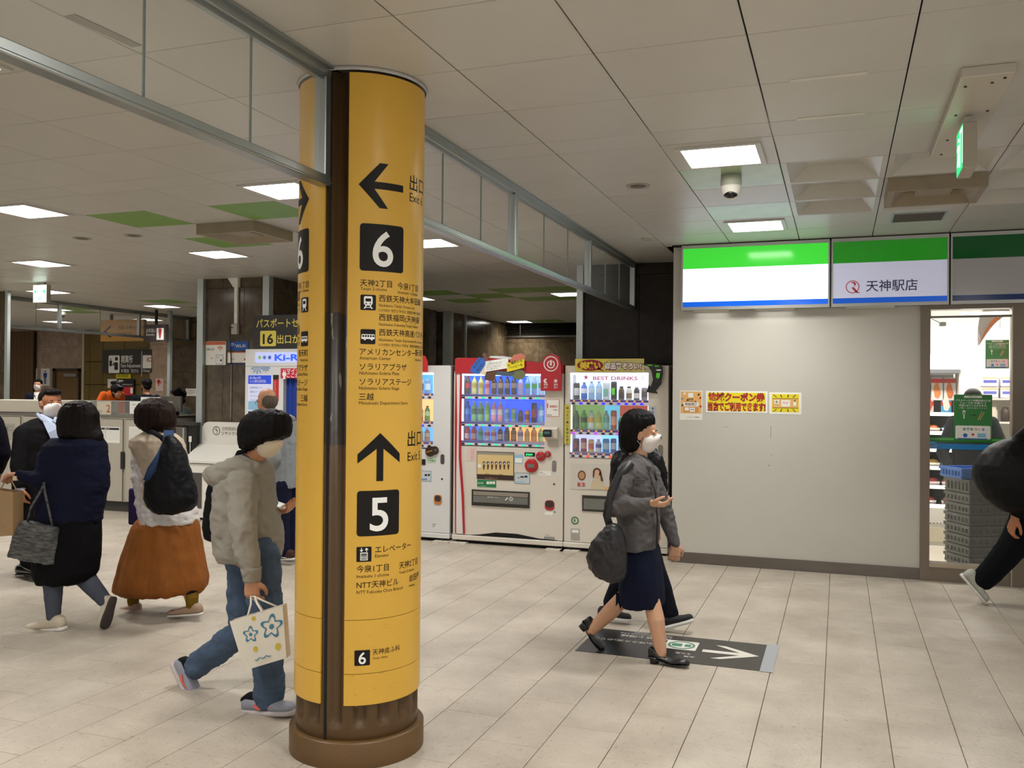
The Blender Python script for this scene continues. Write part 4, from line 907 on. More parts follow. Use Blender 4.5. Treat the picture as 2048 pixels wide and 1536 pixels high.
# ------------------------------------------------------------------ drinks: bottles and cans
def clear(c): return mat('drink_'+c, c, .12, spec=.6)
def drink(kind, name_c, lab, loc, h, r, body, label, cap, group, extra=None):
    kindname = {'pet': 'drink_bottle', 'can': 'drink_can', 'alu': 'drink_can', 'box': 'drink_carton'}[kind]
    d = thing(kindname, lab, {'pet': 'bottle', 'can': 'can', 'alu': 'can', 'box': 'carton'}[kind], loc, 0, group)
    n = 12
    if kind == 'pet':
        M().m(clear(body)).lathe([(r*.8, 0), (r, .008), (r, h*.28), (r*.94, h*.32), (r, h*.36), (r, h*.66), (r*.75, h*.80), (r*.38, h*.90), (r*.36, h*.93)], n).build('body', d)
        M().m(mat('label_'+label, label, .35)).lathe([(r*1.02, h*.36), (r*1.02, h*.64)], n, cap=False).build('label', d)
        M().m(mat('cap_'+cap, cap, .35)).lathe([(r*.45, h*.92), (r*.45, h)], n).build('cap', d)
    elif kind == 'can':
        M().m(clear(body)).lathe([(r*.85, 0), (r, .006), (r, h-.012), (r*.86, h)], n).build('body', d)
        M().m(mat('label_'+label, label, .35)).lathe([(r*1.015, h*.25), (r*1.015, h*.7)], n, cap=False).build('label', d)
        M().m(mat('can_top', '#b4b6b8', .25, .9)).lathe([(r*.8, h), (r*.8, h+.003)], n).build('lid', d)
    elif kind == 'alu':
        M().m(clear(body)).lathe([(r*.85, 0), (r, .006), (r, h*.70), (r*.62, h*.86), (r*.6, h*.88)], n).build('body', d)
        M().m(mat('label_'+label, label, .35)).lathe([(r*1.015, h*.12), (r*1.015, h*.5)], n, cap=False).build('label', d)
        M().m(mat('cap_'+cap, cap, .35)).lathe([(r*.64, h*.88), (r*.64, h)], n).build('cap', d)
    else:
        M().m(clear(body)).bbox((-r, -r, 0), (r, r, h), .004).build('body', d)
        M().m(mat('label_'+label, label, .35)).box((-r*.8, -r-.001, h*.2), (r*.8, -r, h*.65)).build('label', d)
    if extra: extra(d, h, r)
    return d
def claw(d, h, r):
    b = M().m(glow('claw_green', '#58e020', .6, '#58c020'))
    for k in (-1, 0, 1): b.plate([(k*.011-.003, h*.28+.006*abs(k)), (k*.011+.003, h*.26), (k*.011+.004, h*.66), (k*.011-.003, h*.64)], -r*1.03, .001)
    b.build('claw_mark', d)
VY = 8.72
BEI = mat('machine_beige', '#d8d1c5', .35, spec=.4); WHM = mat('machine_white', '#d9d9d8', .3, spec=.4); VRED = mat('machine_red', '#b3202a', .3); VGR = mat('machine_side', '#6f6a62', .5)
BTN = mat('button_dark', '#241d22', .3); BTG = glow('button_green', '#20d8a0', .9, '#1fa080'); BTB = glow('button_blue', '#3020f0', 1.3, '#2018a0'); BTR = glow('button_red', '#f04a20', 1.0, '#a02a18'); BTP = glow('button_purple', '#a838e8', 1.2, '#7020a0')
def vend(label, x0, w, h, body, win, rows, nb, pitch, bx0, backs, btn):
    """vending machine: win = (x0, x1, z0, z1), rows = list of (strip bottom, strip top)"""
    d = thing('vending_machine', label, 'vending machine', (x0, VY, 0)); a, c, z0, z1 = win; D = .70; zb = .09
    M().m(body).box((0, 0, zb), (a, .24, h)).box((c, 0, zb), (w, .24, h)).box((a, 0, zb), (c, .24, z0)).box((a, 0, z1), (c, .24, h)).box((0, .24, zb), (w, D, h)).build('body', d)
    M().m(VGR).box((-.004, .03, zb), (0, D, h-.01)).box((w, .03, zb), (w+.004, D, h-.01)).build('side_panel', d)
    M().m(body).bbox((-.006, -.02, .035), (w+.006, .1, .085), .006).build('base_rail', d)
    M().m(DARK).box((.03, .02, .0), (w-.03, D, .035)).build('base_void', d)
    for i, xx in enumerate((.04, w-.10)):
        M().m(BLACK).cyl((xx+.03, .0, .012), .018, .025).build('foot', d); M().m(mat('foot_board', '#cfc8ba', .6)).box((xx-.06, -.08, 0), (xx+.13, .09, .012)).build('foot_board', d)
    prev = z1
    for k, (s0, s1) in enumerate(rows):
        for (fa, fb, cc, st) in backs[k]:
            M().m(glow('back_%s_%d' % (cc, int(st*10)), cc, st, cc)).rect(a+(c-a)*fa, s1, a+(c-a)*fb, prev, .225, .004).build('backdrop', d)
        M().m(mat('machine_shelf', '#d8d8de', .3)).box((a, .0, s0), (c, .22, s1-.022)).build('shelf', d)
        M().m(mat('price_rail_dark', '#39307a' if body is BEI and nb == 12 else '#a8a4a0', .4)).prism([(.0, s1-.022), (.0, s1-.018), (.012, s1), (.02, s1), (.02, s1-.022)], a, c, 'x').build('price_rail', d)
        prev = s0
        for i in range(nb):
            bx = bx0+i*pitch; bm = btn(k, i)
            M().m(bm).disc(bx, (s0+s1-.022)/2, .019, -.006, .006, 14, .010).build('button', d)
            if not (body is BEI and nb == 12): M().m(glow('price_glow', '#ffa040', .9, '#d08040')).rect(bx-.004, s1-.017, bx+.016, s1-.006, -.002, .002).build('price_tag', d)
    M().m(mat('window_pane', '#f2f6fa', .03, alpha=.06)).box((a, .004, z0), (c, .008, z1)).build('window_pane', d)
    M().m(glow('case_lamp', '#e8f2ff', 5)).box((a+.01, .03, z1-.02), (c-.01, .06, z1-.005)).build('lamp', d)
    M().m(glow('case_lamp_side', '#c9dcff', 2.2)).box((c-.012, .04, z0+.02), (c-.002, .06, z1-.03)).box((a+.002, .04, z0+.02), (a+.010, .06, z1-.03)).build('lamp', d)
    return d
def L(px, py, o): p = at_y(px, py, VY); return p[0]-o[0], p[2]
# --- red topped machine in the middle
x2, w2 = -3.81, 1.203
m2 = vend('vending machine with red curved top, blue lit window and red coin dials', x2, w2, 1.80, BEI, (.075, 1.003, 1.015, 1.775), [(1.511, 1.558), (1.225, 1.272), (1.027, 1.074)], 12, .0742, .108,
    [[(0, .72, '#2a62e8', 1.1), (.72, 1, '#8fb4f6', 1.2)], [(0, .45, '#2a5ae6', 1.0), (.45, 1, '#1748dc', 1.3)], [(0, .5, '#3a70ee', 1.1), (.5, 1, '#f0a860', 1.2)]], lambda k, i: BTG if i % 2 else BTN)
pts = [(.02, 1.775), (w2, 1.775), (w2, 1.862), (.95, 1.885), (.7, 1.915), (.35, 1.935), (.1, 1.94), (.02, 1.93)]
M().m(VRED).prism(pts, -.03, .60, 'y').build('top_canopy', m2)
M().m(WHM).prism([(.40, 1.94), (.72, 1.912), (.72, 1.93), (.55, 1.955), (.42, 1.955)], -.032, .1, 'y').build('canopy_crest', m2)
M().m(VRED).prism([(.03, .10), (.045, .10), (.05, .8), (.065, 1.3), (.055, 1.94), (.02, 1.93), (.015, 1.3), (.02, .8)], -.012, -.003, 'y').build('stripe', m2)
M().m(WHM).prism([(.045, .10), (.12, .10), (.10, .5), (.065, .9), (.065, 1.2), (.075, 1.94), (.03, 1.935), (.045, 1.3), (.04, .7)], -.016, -.004, 'y').build('stripe', m2)
M().m(VRED).prism([(.12, .10), (.14, .10), (.125, .5), (.09, .9), (.085, 1.2), (.092, 1.775), (.075, 1.775), (.066, 1.2), (.066, .9), (.10, .5)], -.014, -.005, 'y').build('stripe', m2)
M().m(DARK).prism([(.3, .10), (.48, .132), (.72, .132), (.95, .10), (1.15, .094), (1.15, .09), (.2, .09)], -.003, -.001, 'y').build('foot_vent', m2)
# power-saving sign at the top right
M().m(VRED).prism([(.975, 1.60), (1.19, 1.60), (1.19, 1.86), (1.17, 1.94), (1.09, 1.975), (1.01, 1.94), (.975, 1.86)], -.055, -.032, 'y').build('sign_board', m2)
b = M().m(mat('pale_pink', '#e8d8d4', .4)); b.ring(1.083, 1.873, .078, .011, -.057, 32).ring(1.083, 1.868, .042, .012, -.057, 24, 120, 420); b.rrect(1.073, 1.855, 1.093, 1.91, -.058, .005, .001)
b.ring(1.03, 1.70, .024, .02, -.057, 16, 60, 310); b.disc(1.135, 1.70, .015, -.058, .001, 14)
for i in range(8):
    a = i*math.pi/4; b.plate([(1.135+.018*math.cos(a-.15), 1.70+.018*math.sin(a-.15)), (1.135+.028*math.cos(a), 1.70+.028*math.sin(a)), (1.135+.018*math.cos(a+.15), 1.70+.018*math.sin(a+.15))], -.058, .001)
b.text('夜間', 1.03, 1.655, .016, -.057, .01, 'c').text('点灯', 1.03, 1.628, .016, -.057, .01, 'c').text('昼間', 1.135, 1.655, .016, -.057, .01, 'c').text('消灯', 1.135, 1.628, .016, -.057, .01, 'c'); b.build('sign_print', m2)
# stickers and cards on top
def card(parent, name, pts, y, m): return M().m(m).plate(pts, y, .003).build(name, parent)
card(m2, 'blue_card', [(.20, 1.79), (.30, 1.765), (.385, 1.885), (.36, 1.93), (.30, 1.945), (.21, 1.84)], -.05, BLP)
card(m2, 'bottle_cutout', [(.36, 1.905), (.41, 1.90), (.375, 1.985), (.355, 1.99), (.335, 1.975)], -.052, flat('cola_brown', '#6a4640'))
card(m2, 'photo_card', [(.29, 1.775), (.37, 1.755), (.40, 1.85), (.34, 1.86)], -.048, flat('cream', '#d8c8b0')); card(m2, 'photo_card', [(.36, 1.71), (.46, 1.695), (.50, 1.80), (.37, 1.79)], -.047, BRP)
card(m2, 'white_card', [(.365, 1.79), (.625, 1.83), (.625, 1.935), (.375, 1.90)], -.054, WHP); card(m2, 'photo_card', [(.66, 1.88), (.80, 1.90), (.81, 1.955), (.76, 1.98), (.68, 1.965), (.64, 1.91)], -.046, flat('salmon', '#cf7a62'))
card(m2, 'yellow_card', [(.615, 1.79), (.80, 1.835), (.80, 1.91), (.785, 1.922), (.605, 1.88)], -.056, YP); card(m2, 'photo_card', [(.46, 1.76), (.66, 1.745), (.70, 1.79), (.48, 1.80)], -.046, flat('slate', '#4a5a6a'))
M().m(flat('olive_photo', '#6f7450')).disc(.735, 1.765, .075, -.045, .003, 20, .052).build('photo_card', m2)
b = M().m(BKP).text('#コロナに', .245, 1.83, .022, -.0505, .012, rot=.85).text('負けない', .285, 1.79, .022, -.0505, .012, rot=.85); b.text('福岡から', .655, 1.868, .024, -.0566, .02, rot=.22).text('ハッピーを', .64, 1.822, .022, -.0566, .02, rot=.22).text('#', .622, 1.85, .022, -.0566, .02)
for i, s_ in enumerate(('ーーお願いーー', 'この自動販売機では新しい生活', 'を応援しています。マスクの', '着用と手洗いをお願いします', 'みんなで頑張りましょう')): b.text(s_, .385, 1.885-i*.019, .009, -.0546, .006, rot=.13)
b.build('lettering', m2)
# panel below the window
o2 = (x2, 0, 0)
def LP(px, py): return L(px, py, o2)
W8 = lambda x, y: (890+x/8.084, 870+y/8.084)
def R8(b, a0, a1, y, m, t=.002):
    p, q = LP(*W8(*a0)), LP(*W8(*a1)); return b.m(m).rect(p[0], q[1], q[0], p[1], y, t)
R8(M(), (520, 262), (1115, 735), -.006, mat('poster_frame', '#3a2c24', .3), .006).build('poster_frame', m2)
b = M(); R8(b, (528, 272), (1108, 655), -.008, flat('golden', '#d9bf86')); R8(b, (528, 272), (1108, 330), -.009, flat('greybrown', '#9a9284'), .001)
b.m(WHP)
for i in range(7):
    x, z = LP(*W8(635+i*66, 450)); b.m(NVP if i % 3 else BRP).disc(x, z, .016, -.010, .001, 12); b.m(BRP).plate([(x-.012, z-.02), (x+.012, z-.02), (x+.006, z-.06), (x-.002, z-.075), (x-.008, z-.06)], -.010, .001); b.m(PAPER).disc(x+.003, z-.004, .008, -.0115, .001, 8)
x, z = LP(*W8(565, 500)); b.m(WHP).disc(x, z, .02, -.0095, .001, 16); b.build('poster_print', m2)
b = M().m(BRP); x, z = LP(*W8(650, 640)); b.text('新登場 キャンペーン実施中', x, z, .012, -.0095, .004); x, z = LP(*W8(650, 700)); b.m(ORP).text('abcde  本体をチェック', x, z, .010, -.0075, .004); b.build('poster_text', m2)
b = M(); R8(b, (522, 722), (828, 850), -.003, flat('eco_green', '#1d7a48')); x, z = LP(*W8(535, 785)); b.m(WHP).text('ecoる', x, z, .018, -.0045, .015); 
for i in range(3): R8(b, (675+i*48, 750), (715+i*48, 795), -.0045, WHP, .001)
b.m(GRP)
x, z = LP(*W8(540, 830)); b.m(WHP).text('ソラカラ 節電自販機', x, z, .007, -.0045, .0); b.build('green_sticker', m2)
p, q = LP(*W8(438, 878)), LP(*W8(1368, 1185))
b = M().m(mat('slot_frame', '#2c2723', .4)).box((p[0], -.012, q[1]), (q[0], .004, p[1])); b.build('slot_frame', m2)
M().m(mat('slot_flap', '#6f706a', .25)).box((p[0]+.02, -.016, q[1]+.035), (q[0]-.015, -.012, p[1]-.06)).build('slot_flap', m2); M().m(mat('slot_inner', '#8d8578', .5)).box((p[0]+.02, -.014, p[1]-.055), (q[0]-.015, -.012, p[1]-.015)).build('slot_panel', m2)
b = M().m(INKW).ring(p[0]+.44, (p[1]+q[1])/2+.005, .022, .004, -.018, 16).ring(p[0]+.44, (p[1]+q[1])/2+.005, .012, .003, -.018, 12).text('取出口 押して下さい', p[0]+.18, (p[1]+q[1])/2+.008, .010, -.0175).plate([(p[0]+.37, (p[1]+q[1])/2-.01), (p[0]+.40, (p[1]+q[1])/2+.02), (p[0]+.405, (p[1]+q[1])/2+.01), (p[0]+.385, (p[1]+q[1])/2-.01)], -.0175, .001); b.build('slot_print', m2)
for (cx, cz, r_) in ((1400, 495, .072), (1550, 345, .05), (1665, 310, .034)):
    x, z = LP(*W8(cx, cz)); DIAL = M().m(VRED).lathe([(r_, 0), (r_*.97, .012), (r_*.85, .018)], 28).build('coin_dial', m2)
    o = DIAL; o.rotation_euler = (math.pi/2, 0, 0); o.location = (x, -.001, z)
x, z = LP(*W8(1400, 495)); M().m(mat('dial_silver', '#8a8780', .3, .7)).box((x-.038, -.024, z-.02), (x+.036, -.018, z+.018)).build('bill_slot', m2)
x, z = LP(*W8(1550, 345)); M().m(mat('dial_silver', '#8a8780', .3, .7)).plate([(x-.028, z-.014), (x+.028, z+.012), (x+.026, z+.018), (x-.03, z-.004)], -.025, .006).build('lever', m2)
x, z = LP(*W8(1665, 310)); M().m(mat('dial_silver', '#8a8780', .3, .7)).rrect(x-.012, z-.014, x+.012, z+.014, -.024, .004, .004).build('coin_slot', m2)
b = M(); R8(b, (1288, 278), (1455, 347), -.004, BLACK); x, z = LP(*W8(1310, 330)); b.m(glow('led_green', '#30ff90', 1.2, '#209050')).text('販売中', x, z, .018, -.0055, .02); b.build('display', m2)
b = M(); R8(b, (1125, 318), (1255, 460), -.003, LBP); R8(b, (1133, 370), (1247, 450), -.0035, WHP, .001); R8(b, (1125, 608), (1372, 795), -.003, flat('steel_blue', '#5f7f90')); R8(b, (1133, 616), (1364, 787), -.0035, flat('pale_blue', '#c3ccd0'), .001); R8(b, (1220, 665), (1280, 690), -.0048, BKP, .001); R8(b, (1290, 655), (1335, 690), -.0048, NVP, .001); R8(b, (1175, 680), (1210, 700), -.0048, GYP, .001); R8(b, (1140, 745), (1285, 765), -.0048, LBP, .001); b.build('instruction_sticker', m2)
b = M(); R8(b, (358, 200), (505, 420), -.003, flat('pinkish', '#dcc6bd')); b.m(RDP)
for i in range(9): x, z = LP(*W8(415, 225+i*20)); b.rect(x, z-.004, x+.045, z-.002, -.004, .001)
b.build('notice_sticker', m2)
b = M().m(mat('lock_grey', '#8a8682', .35, .5)); x, z = LP(*W8(1765, 500)); b.rrect(x-.022, z-.06, x+.022, z+.055, -.004, .02, .004); b.build('lock_plate', m2); b = M().m(GYP).disc(x, z+.02, .014, -.006, .002, 14); b.build('lock', m2)
x, z = LP(*W8(1765, 795)); M().m(BLACK).disc(x, z, .010, -.003, .003, 14).build('keyhole', m2); x, z = LP(*W8(1775, 1245)); M().m(BLACK).disc(x, z, .007, -.003, .003, 12).build('keyhole', m2)
b = M(); R8(b, (1515, 575), (1720, 660), -.002, WHP, .001); R8(b, (1610, 1235), (1740, 1300), -.002, WHP, .001); b.m(INK); x, z = LP(*W8(1530, 610)); b.text('お客様へ', x, z, .008, -.0035, .005).text('つり銭切れの場合', x, z-.014, .006, -.0035); b.build('small_sticker', m2)
p, q = LP(*W8(1617, 1050)), LP(*W8(1768, 1222)); M().m(VRED).rrect(p[0], q[1], q[0], p[1], -.006, .035, .006).build('coin_return', m2); M().m(mat('coin_dark', '#3a2a28', .5)).rrect(p[0]+.006, q[1]+.03, q[0]-.006, p[1]-.005, -.009, .03, .003).build('coin_return_hole', m2)
Q8 = lambda x, y: (890+x/8.084, 690+y/8.084)
p, q = LP(*Q8(1612, 1325)), LP(*Q8(1835, 1535)); M().m(BEI).prism([(0, q[1]), (-.05, q[1]+.02), (-.07, p[1]-.02), (-.03, p[1]), (0, p[1])], p[0]+.01, q[0], 'x').build('card_reader', m2)
M().m(BLACK).rrect(p[0]+.005, q[1]+.03, p[0]+.095, p[1]-.025, -.075, .008, .006).build('reader_panel', m2); M().m(mat('lcd', '#3f6f68', .2)).rect(p[0]+.02, q[1]+.06, p[0]+.08, q[1]+.085, -.078, .002).build('reader_display', m2)
p, q = LP(*W8(1640, 20)), LP(*W8(1830, 190)); M().m(mat('machine_beige_dark', '#b9b2a6', .5)).prism([(p[0]+.02, q[1]), (q[0], q[1]), (q[0], p[1]), (p[0], p[1])], -.006, 0, 'y').build('reader_tray', m2)
p, q = LP(*Q8(1640, 880)), LP(*Q8(1845, 1158)); b = M().m(RDP).rect(p[0], q[1], q[0], p[1], -.003, .002).m(WHP).rect(p[0]+.003, q[1]+.003, q[0]-.003, p[1]-.003, -.004, .001); b.m(RDP).text('1', p[0]+.010, q[1]+.085, .05, -.0052, .02).text('本無料!', p[0]+.035, q[1]+.09, .022, -.0052, .01, w=.085); b.m(BKP).rect(p[0]+.008, q[1]+.012, p[0]+.06, q[1]+.018, -.0052, .001).rect(p[0]+.075, q[1]+.065, p[0]+.12, q[1]+.07, -.0052, .001); b.build('offer_sticker', m2)
p, q = LP(*Q8(1675, 618)), LP(*Q8(1812, 700)); M().m(LBP).rect(p[0], q[1], q[0], p[1], -.005, .003).m(BLP).rect(p[0]+.004, q[1]+.012, q[0]-.004, q[1]+.03, -.006, .001).build('blue_sticker', m2)
b = M().m(INK); b.text('C5234', 1.02, .135, .012, -.003).m(GYP).rect(1.01, .10, 1.12, .125, -.003, .002); b.build('serial_sticker', m2)
ROWN = ['top', 'middle', 'bottom']
def fill(x0, rows, pitch, bx0, items, mname, grp):
    for k, row in enumerate(items):
        for i, it in enumerate(row):
            if not it: continue
            kind, h, r, body, label, cap, desc = it[:7]
            drink(kind, '', '%s, %s in %s row, %s' % (desc, ORD[i], ROWN[k], mname), (x0+bx0+i*pitch, VY+.12, rows[k][1]+.0005), h, r, body, label, cap, grp, it[7] if len(it) > 7 else None)
T4 = ('pet', .185, .029, '#5a3226', '#b7a184', '#6a1f2a', 'dark tea bottle with tan label')
LEM = ('pet', .185, .029, '#e9e27a', '#c9c050', '#e8ecc0', 'yellow drink bottle')
items2 = [[('pet', .185, .03, '#3a1a18', '#c8202c', '#b0202a', 'dark cola bottle with red label'), LEM, LEM, ('pet', .175, .029, '#e8a6ae', '#d9727e', '#eee0e0', 'pink drink bottle'), T4, T4, ('pet', .185, .029, '#33222c', '#a88f74', '#6a1f2a', 'near black tea bottle'), ('pet', .185, .029, '#33222c', '#a88f74', '#6a1f2a', 'near black tea bottle'),
    ('pet', .18, .028, '#c3c0f0', '#e2b6d2', '#d8d8f8', 'pale pink clear bottle'), ('pet', .18, .028, '#8fb4f0', '#4fb050', '#c8dcf8', 'clear bottle with green label'), ('pet', .18, .028, '#8fb4f0', '#4fb050', '#c8dcf8', 'clear bottle with green label'), ('pet', .19, .029, '#b8d4f6', '#6fb078', '#e8f0fa', 'pale clear bottle with small green print')],
 [('pet', .21, .029, '#2a50b8', '#3f8fe0', '#2048b0', 'deep blue bottle'), ('pet', .21, .03, '#8fce8a', '#4e7a52', '#dcf0e8', 'green tea bottle with dark print'), ('pet', .21, .03, '#8fce8a', '#4e7a52', '#dcf0e8', 'green tea bottle with dark print'), ('pet', .21, .03, '#a2dc78', '#7cc05c', '#dcf0e8', 'light green tea bottle'), ('pet', .205, .03, '#f0a8b4', '#e8e2ea', '#f4e4ea', 'pink and white milk tea bottle'), ('pet', .205, .03, '#f0a8b4', '#e8e2ea', '#f4e4ea', 'pink and white milk tea bottle'),
    ('can', .14, .028, '#a8c8e8', '#5f8fb0', '#fff', 'pale blue can'), ('can', .14, .028, '#9cc4b0', '#5fa070', '#fff', 'pale green can'), ('alu', .125, .028, '#5f5a6a', '#2f2a38', '#4a3a4a', 'short dark grey can'), ('can', .12, .028, '#e08a40', '#7a2f22', '#fff', 'short orange can'), ('can', .20, .03, '#3a2024', '#a02c3a', '#fff', 'tall dark can with red band'), ('pet', .20, .029, '#7ab8dc', '#b8d4e8', '#5fa0c8', 'light blue bottle')],
 [('alu', .14, .031, '#c02032', '#e0c0c4', '#c02032', 'red bottle shaped can'), ('alu', .14, .031, '#c02032', '#e0c0c4', '#c02032', 'red bottle shaped can'), ('pet', .14, .028, '#7cc8a8', '#4f9f6a', '#e8f4f0', 'small green bottle'), ('pet', .135, .03, '#dfe2ec', '#c85a68', '#e8f4f0', 'white and red small bottle'), ('pet', .135, .03, '#dfe2ec', '#c85a68', '#e8f4f0', 'white and red small bottle'), ('alu', .14, .028, '#1e1a20', '#c8b48a', '#e8e8e8', 'black coffee can'),
    ('alu', .14, .03, '#4d4a52', '#6a5a4a', '#5a4a44', 'grey brown coffee can'), ('alu', .14, .03, '#8a5f48', '#b98a5c', '#6a3a34', 'brown coffee can'), ('pet', .145, .03, '#e6e0f0', '#8f7ac0', '#7a4a90', 'white bottle with purple cap'), ('pet', .135, .028, '#e8c890', '#d8a850', '#f4dcb8', 'pale yellow small bottle'), ('pet', .145, .031, '#eab070', '#e08a3c', '#8a6ab0', 'orange tea bottle'), ('pet', .14, .028, '#c8dc90', '#6fb050', '#f0f4e8', 'green and yellow small bottle')]]
fill(x2, [(1.511, 1.558), (1.225, 1.272), (1.027, 1.074)], .0742, .108, items2, 'red machine', 'drinks in the red topped machine')
# --- machine at the right
x3, w3 = -2.592, 1.04
rows3 = [(1.462, 1.516), (1.166, 1.216), (.936, .986)]
def b3(k, i): return ([BTN, BTB, BTN, BTN, BTB, BTN, BTB, BTB, BTB, BTB], [BTP, BTN, BTN, BTP, BTN, BTN, BTP, BTN, BTN, BTN], [BTN, BTN, BTR, BTN, BTN, BTR, BTN, BTR, BTN, BTN])[k][i]
m3 = vend('vending machine behind the grey jacket woman with a yellow lettered banner on top', x3, w3, 1.855, BEI, (.05, .845, .93, 1.785), rows3, 10, .077, .088,
    [[(0, 1, '#c9d6f0', 1.2)], [(0, .38, '#86b060', .5), (.38, .58, '#5fb8d8', .8), (.58, 1, '#b8482e', .5)], [(0, .35, '#b8c0e8', 1.0), (.35, 1, '#7fc4ee', 1.1)]], b3)
p, q = L(1152, 718, (x3,)), L(1289, 743.5, (x3,)); M().m(mat('banner_yellow', '#d9c84a', .4)).box((p[0], -.03, q[1]), (q[0], -.02, p[1])).build('banner', m3)
b = M().m(flat('banner_shade', '#bdb470')).rect((p[0]+q[0])/2, q[1]+.005, q[0]-.005, p[1]-.005, -.0305, .0005); b.m(flat('oval_red', '#8f1f28')).disc(p[0]+.155, (p[1]+q[1])/2, .135, -.0315, .001, 28, .056).plate([(p[0]+.22, q[1]+.02), (p[0]+.30, q[1]+.006), (p[0]+.25, q[1]+.04)], -.0315, .001); b.build('banner_shape', m3)
b = M().m(flat('yellow_letters', '#e6c92c')).text('美味い', p[0]+.155, q[1]+.034, .055, -.033, .05, 'c', w=.215); b.m(flat('plum', '#7a2a4a')).text('商品勢ぞろい!', p[0]+.485, q[1]+.026, .055, -.032, .10, 'c', w=.375); b.m(WHP).text('商品勢ぞろい!', p[0]+.485, q[1]+.03, .05, -.0335, .03, 'c', w=.362); b.build('banner_lettering', m3)
b = M().m(flat('best_red', '#c4375a')).text('BEST DRINKS', .46, 1.715, .038, .22, .02, 'c', w=.46).plate([(.155+.03*math.cos(math.pi/2+i*math.pi/5)*(1 if i % 2 == 0 else .4), 1.742+.03*math.sin(math.pi/2+i*math.pi/5)*(1 if i % 2 == 0 else .4)) for i in range(10)], .22, .001); b.rect(.10, 1.748, .125, 1.752, .22, .001); b.rect(.72, 1.75, .76, 1.754, .22, .001).rect(.72, 1.735, .76, 1.739, .22, .001).rect(.72, 1.72, .76, 1.724, .22, .001); b.build('window_lettering', m3)
# tall arrow-shaped black card with a can picture
p = L(1315, 735, (x3,)); ar = [(p[0]-.155, p[1]+.04), (p[0]-.01, p[1]+.035), (p[0]+.06, p[1]+.01), (p[0]+.062, p[1]-.06), (p[0]+.045, p[1]-.16), (p[0]-.005, p[1]-.225), (p[0]+.015, p[1]-.255), (p[0]-.10, p[1]-.24), (p[0]-.075, p[1]-.165), (p[0]-.06, p[1]-.19), (p[0]-.035, p[1]-.12), (p[0]-.05, p[1]-.04), (p[0]-.08, p[1]+.005)]
M().m(mat('card_black', '#0f1210', .35)).plate(ar, -.04, .004).build('arrow_card', m3)
b = M().m(flat('can_dark', '#20221f')).prism([(p[0]-.02, p[1]-.155), (p[0]+.03, p[1]-.155), (p[0]+.045, p[1]-.03), (p[0]-.005, p[1]-.025)], -.044, -.041, 'y'); b.m(WHP).disc(p[0]+.02, p[1]-.026, .026, -.045, .001, 14, .007); b.m(MATS['claw_green'] if 'claw_green' in MATS else glow('claw_green', '#58e020', .6, '#58c020'))
for k in (-1, 0, 1): b.plate([(p[0]+.008+k*.012, p[1]-.11+.01*abs(k)), (p[0]+.013+k*.012, p[1]-.11+.01*abs(k)), (p[0]+.019+k*.012, p[1]-.055), (p[0]+.013+k*.012, p[1]-.055)], -.0455, .001)
b.text('ENERGY', p[0]-.09, p[1]+.016, .010, -.0415, .01).text('Unleash!', p[0]-.02, p[1]+.008, .009, -.0415, .01); b.build('card_print', m3)
# vertical yellow banner and side sign
p, q = L(1131, 809, (x3,)), L(1142, 888, (x3,)); b = M().m(mat('banner_olive', '#c9bc4a', .5)).box((-.002, -.012, q[1]), (.062, -.006, p[1])); b.build('side_banner', m3)
b = M().m(flat('navy_ink', '#2a3a6a'))
for i, ch in enumerate('ほっと一息しませんか?'): b.text(ch, .030, p[1]-.045-i*.0355, .020, -.0135, .03, 'c')
b.build('side_banner_lettering', m3)
b = M().m(flat('paleboard', '#b9bcc4')).rect(.86, 1.28, .92, 1.46, -.006, .004); b.m(flat('navy_ink', '#2a3a6a'))
for i, ch in enumerate('今日の一本'): b.text(ch, .89, 1.425-i*.034, .020, -.0075, .03, 'c')
b.build('side_sign', m3)
b = M().m(mat('poster_white', '#cfcac0', .3)); p, q = L(1142, 927, (x3,)), L(1290, 984, (x3,)); b.rect(p[0], q[1], q[0], p[1], -.006, .004)
b.m(flat('cola_brown', '#6a4640')).disc(p[0]+.115, p[1]-.115, .042, -.008, .001, 22, .05); b.m(flat('beige_ink', '#bf8f60')).disc(p[0]+.115, p[1]-.115, .030, -.009, .001, 18, .036); b.m(flat('knit', '#cdbf9f')).plate([(p[0]+.20, q[1]+.005), (p[0]+.225, q[1]+.09), (p[0]+.265, q[1]+.125), (p[0]+.32, q[1]+.11), (p[0]+.365, q[1]+.005)], -.008, .001)
b.m(SKIN).disc(p[0]+.275, p[1]-.085, .026, -.0095, .001, 16, .034).plate([(p[0]+.262, p[1]-.135), (p[0]+.29, p[1]-.135), (p[0]+.29, p[1]-.10), (p[0]+.262, p[1]-.10)], -.0088, .001); b.m(BRP).ring(p[0]+.272, p[1]-.075, .042, .017, -.0105, 20, -50, 200).plate([(p[0]+.295, p[1]-.07), (p[0]+.315, p[1]-.08), (p[0]+.335, p[1]-.16), (p[0]+.315, p[1]-.165)], -.0105, .001).plate([(p[0]+.232, p[1]-.07), (p[0]+.245, p[1]-.08), (p[0]+.24, p[1]-.14), (p[0]+.228, p[1]-.12)], -.0105, .001)
b.m(flat('coffee', '#a5673c')).rrect(p[0]+.40, q[1]+.03, p[0]+.455, p[1]-.09, -.009, .012, .001); b.m(WHP).rect(p[0]+.41, q[1]+.06, p[0]+.445, q[1]+.10, -.0105, .001); b.m(RDP).text('誕生', p[0]+.07, q[1]+.03, .032, -.009, .02); b.m(ORP).plate([(p[0]+.34, q[1]+.004), (p[0]+.5, q[1]+.004), (p[0]+.47, q[1]+.035), (p[0]+.36, q[1]+.035)], -.0095, .001); b.build('poster_print', m3)
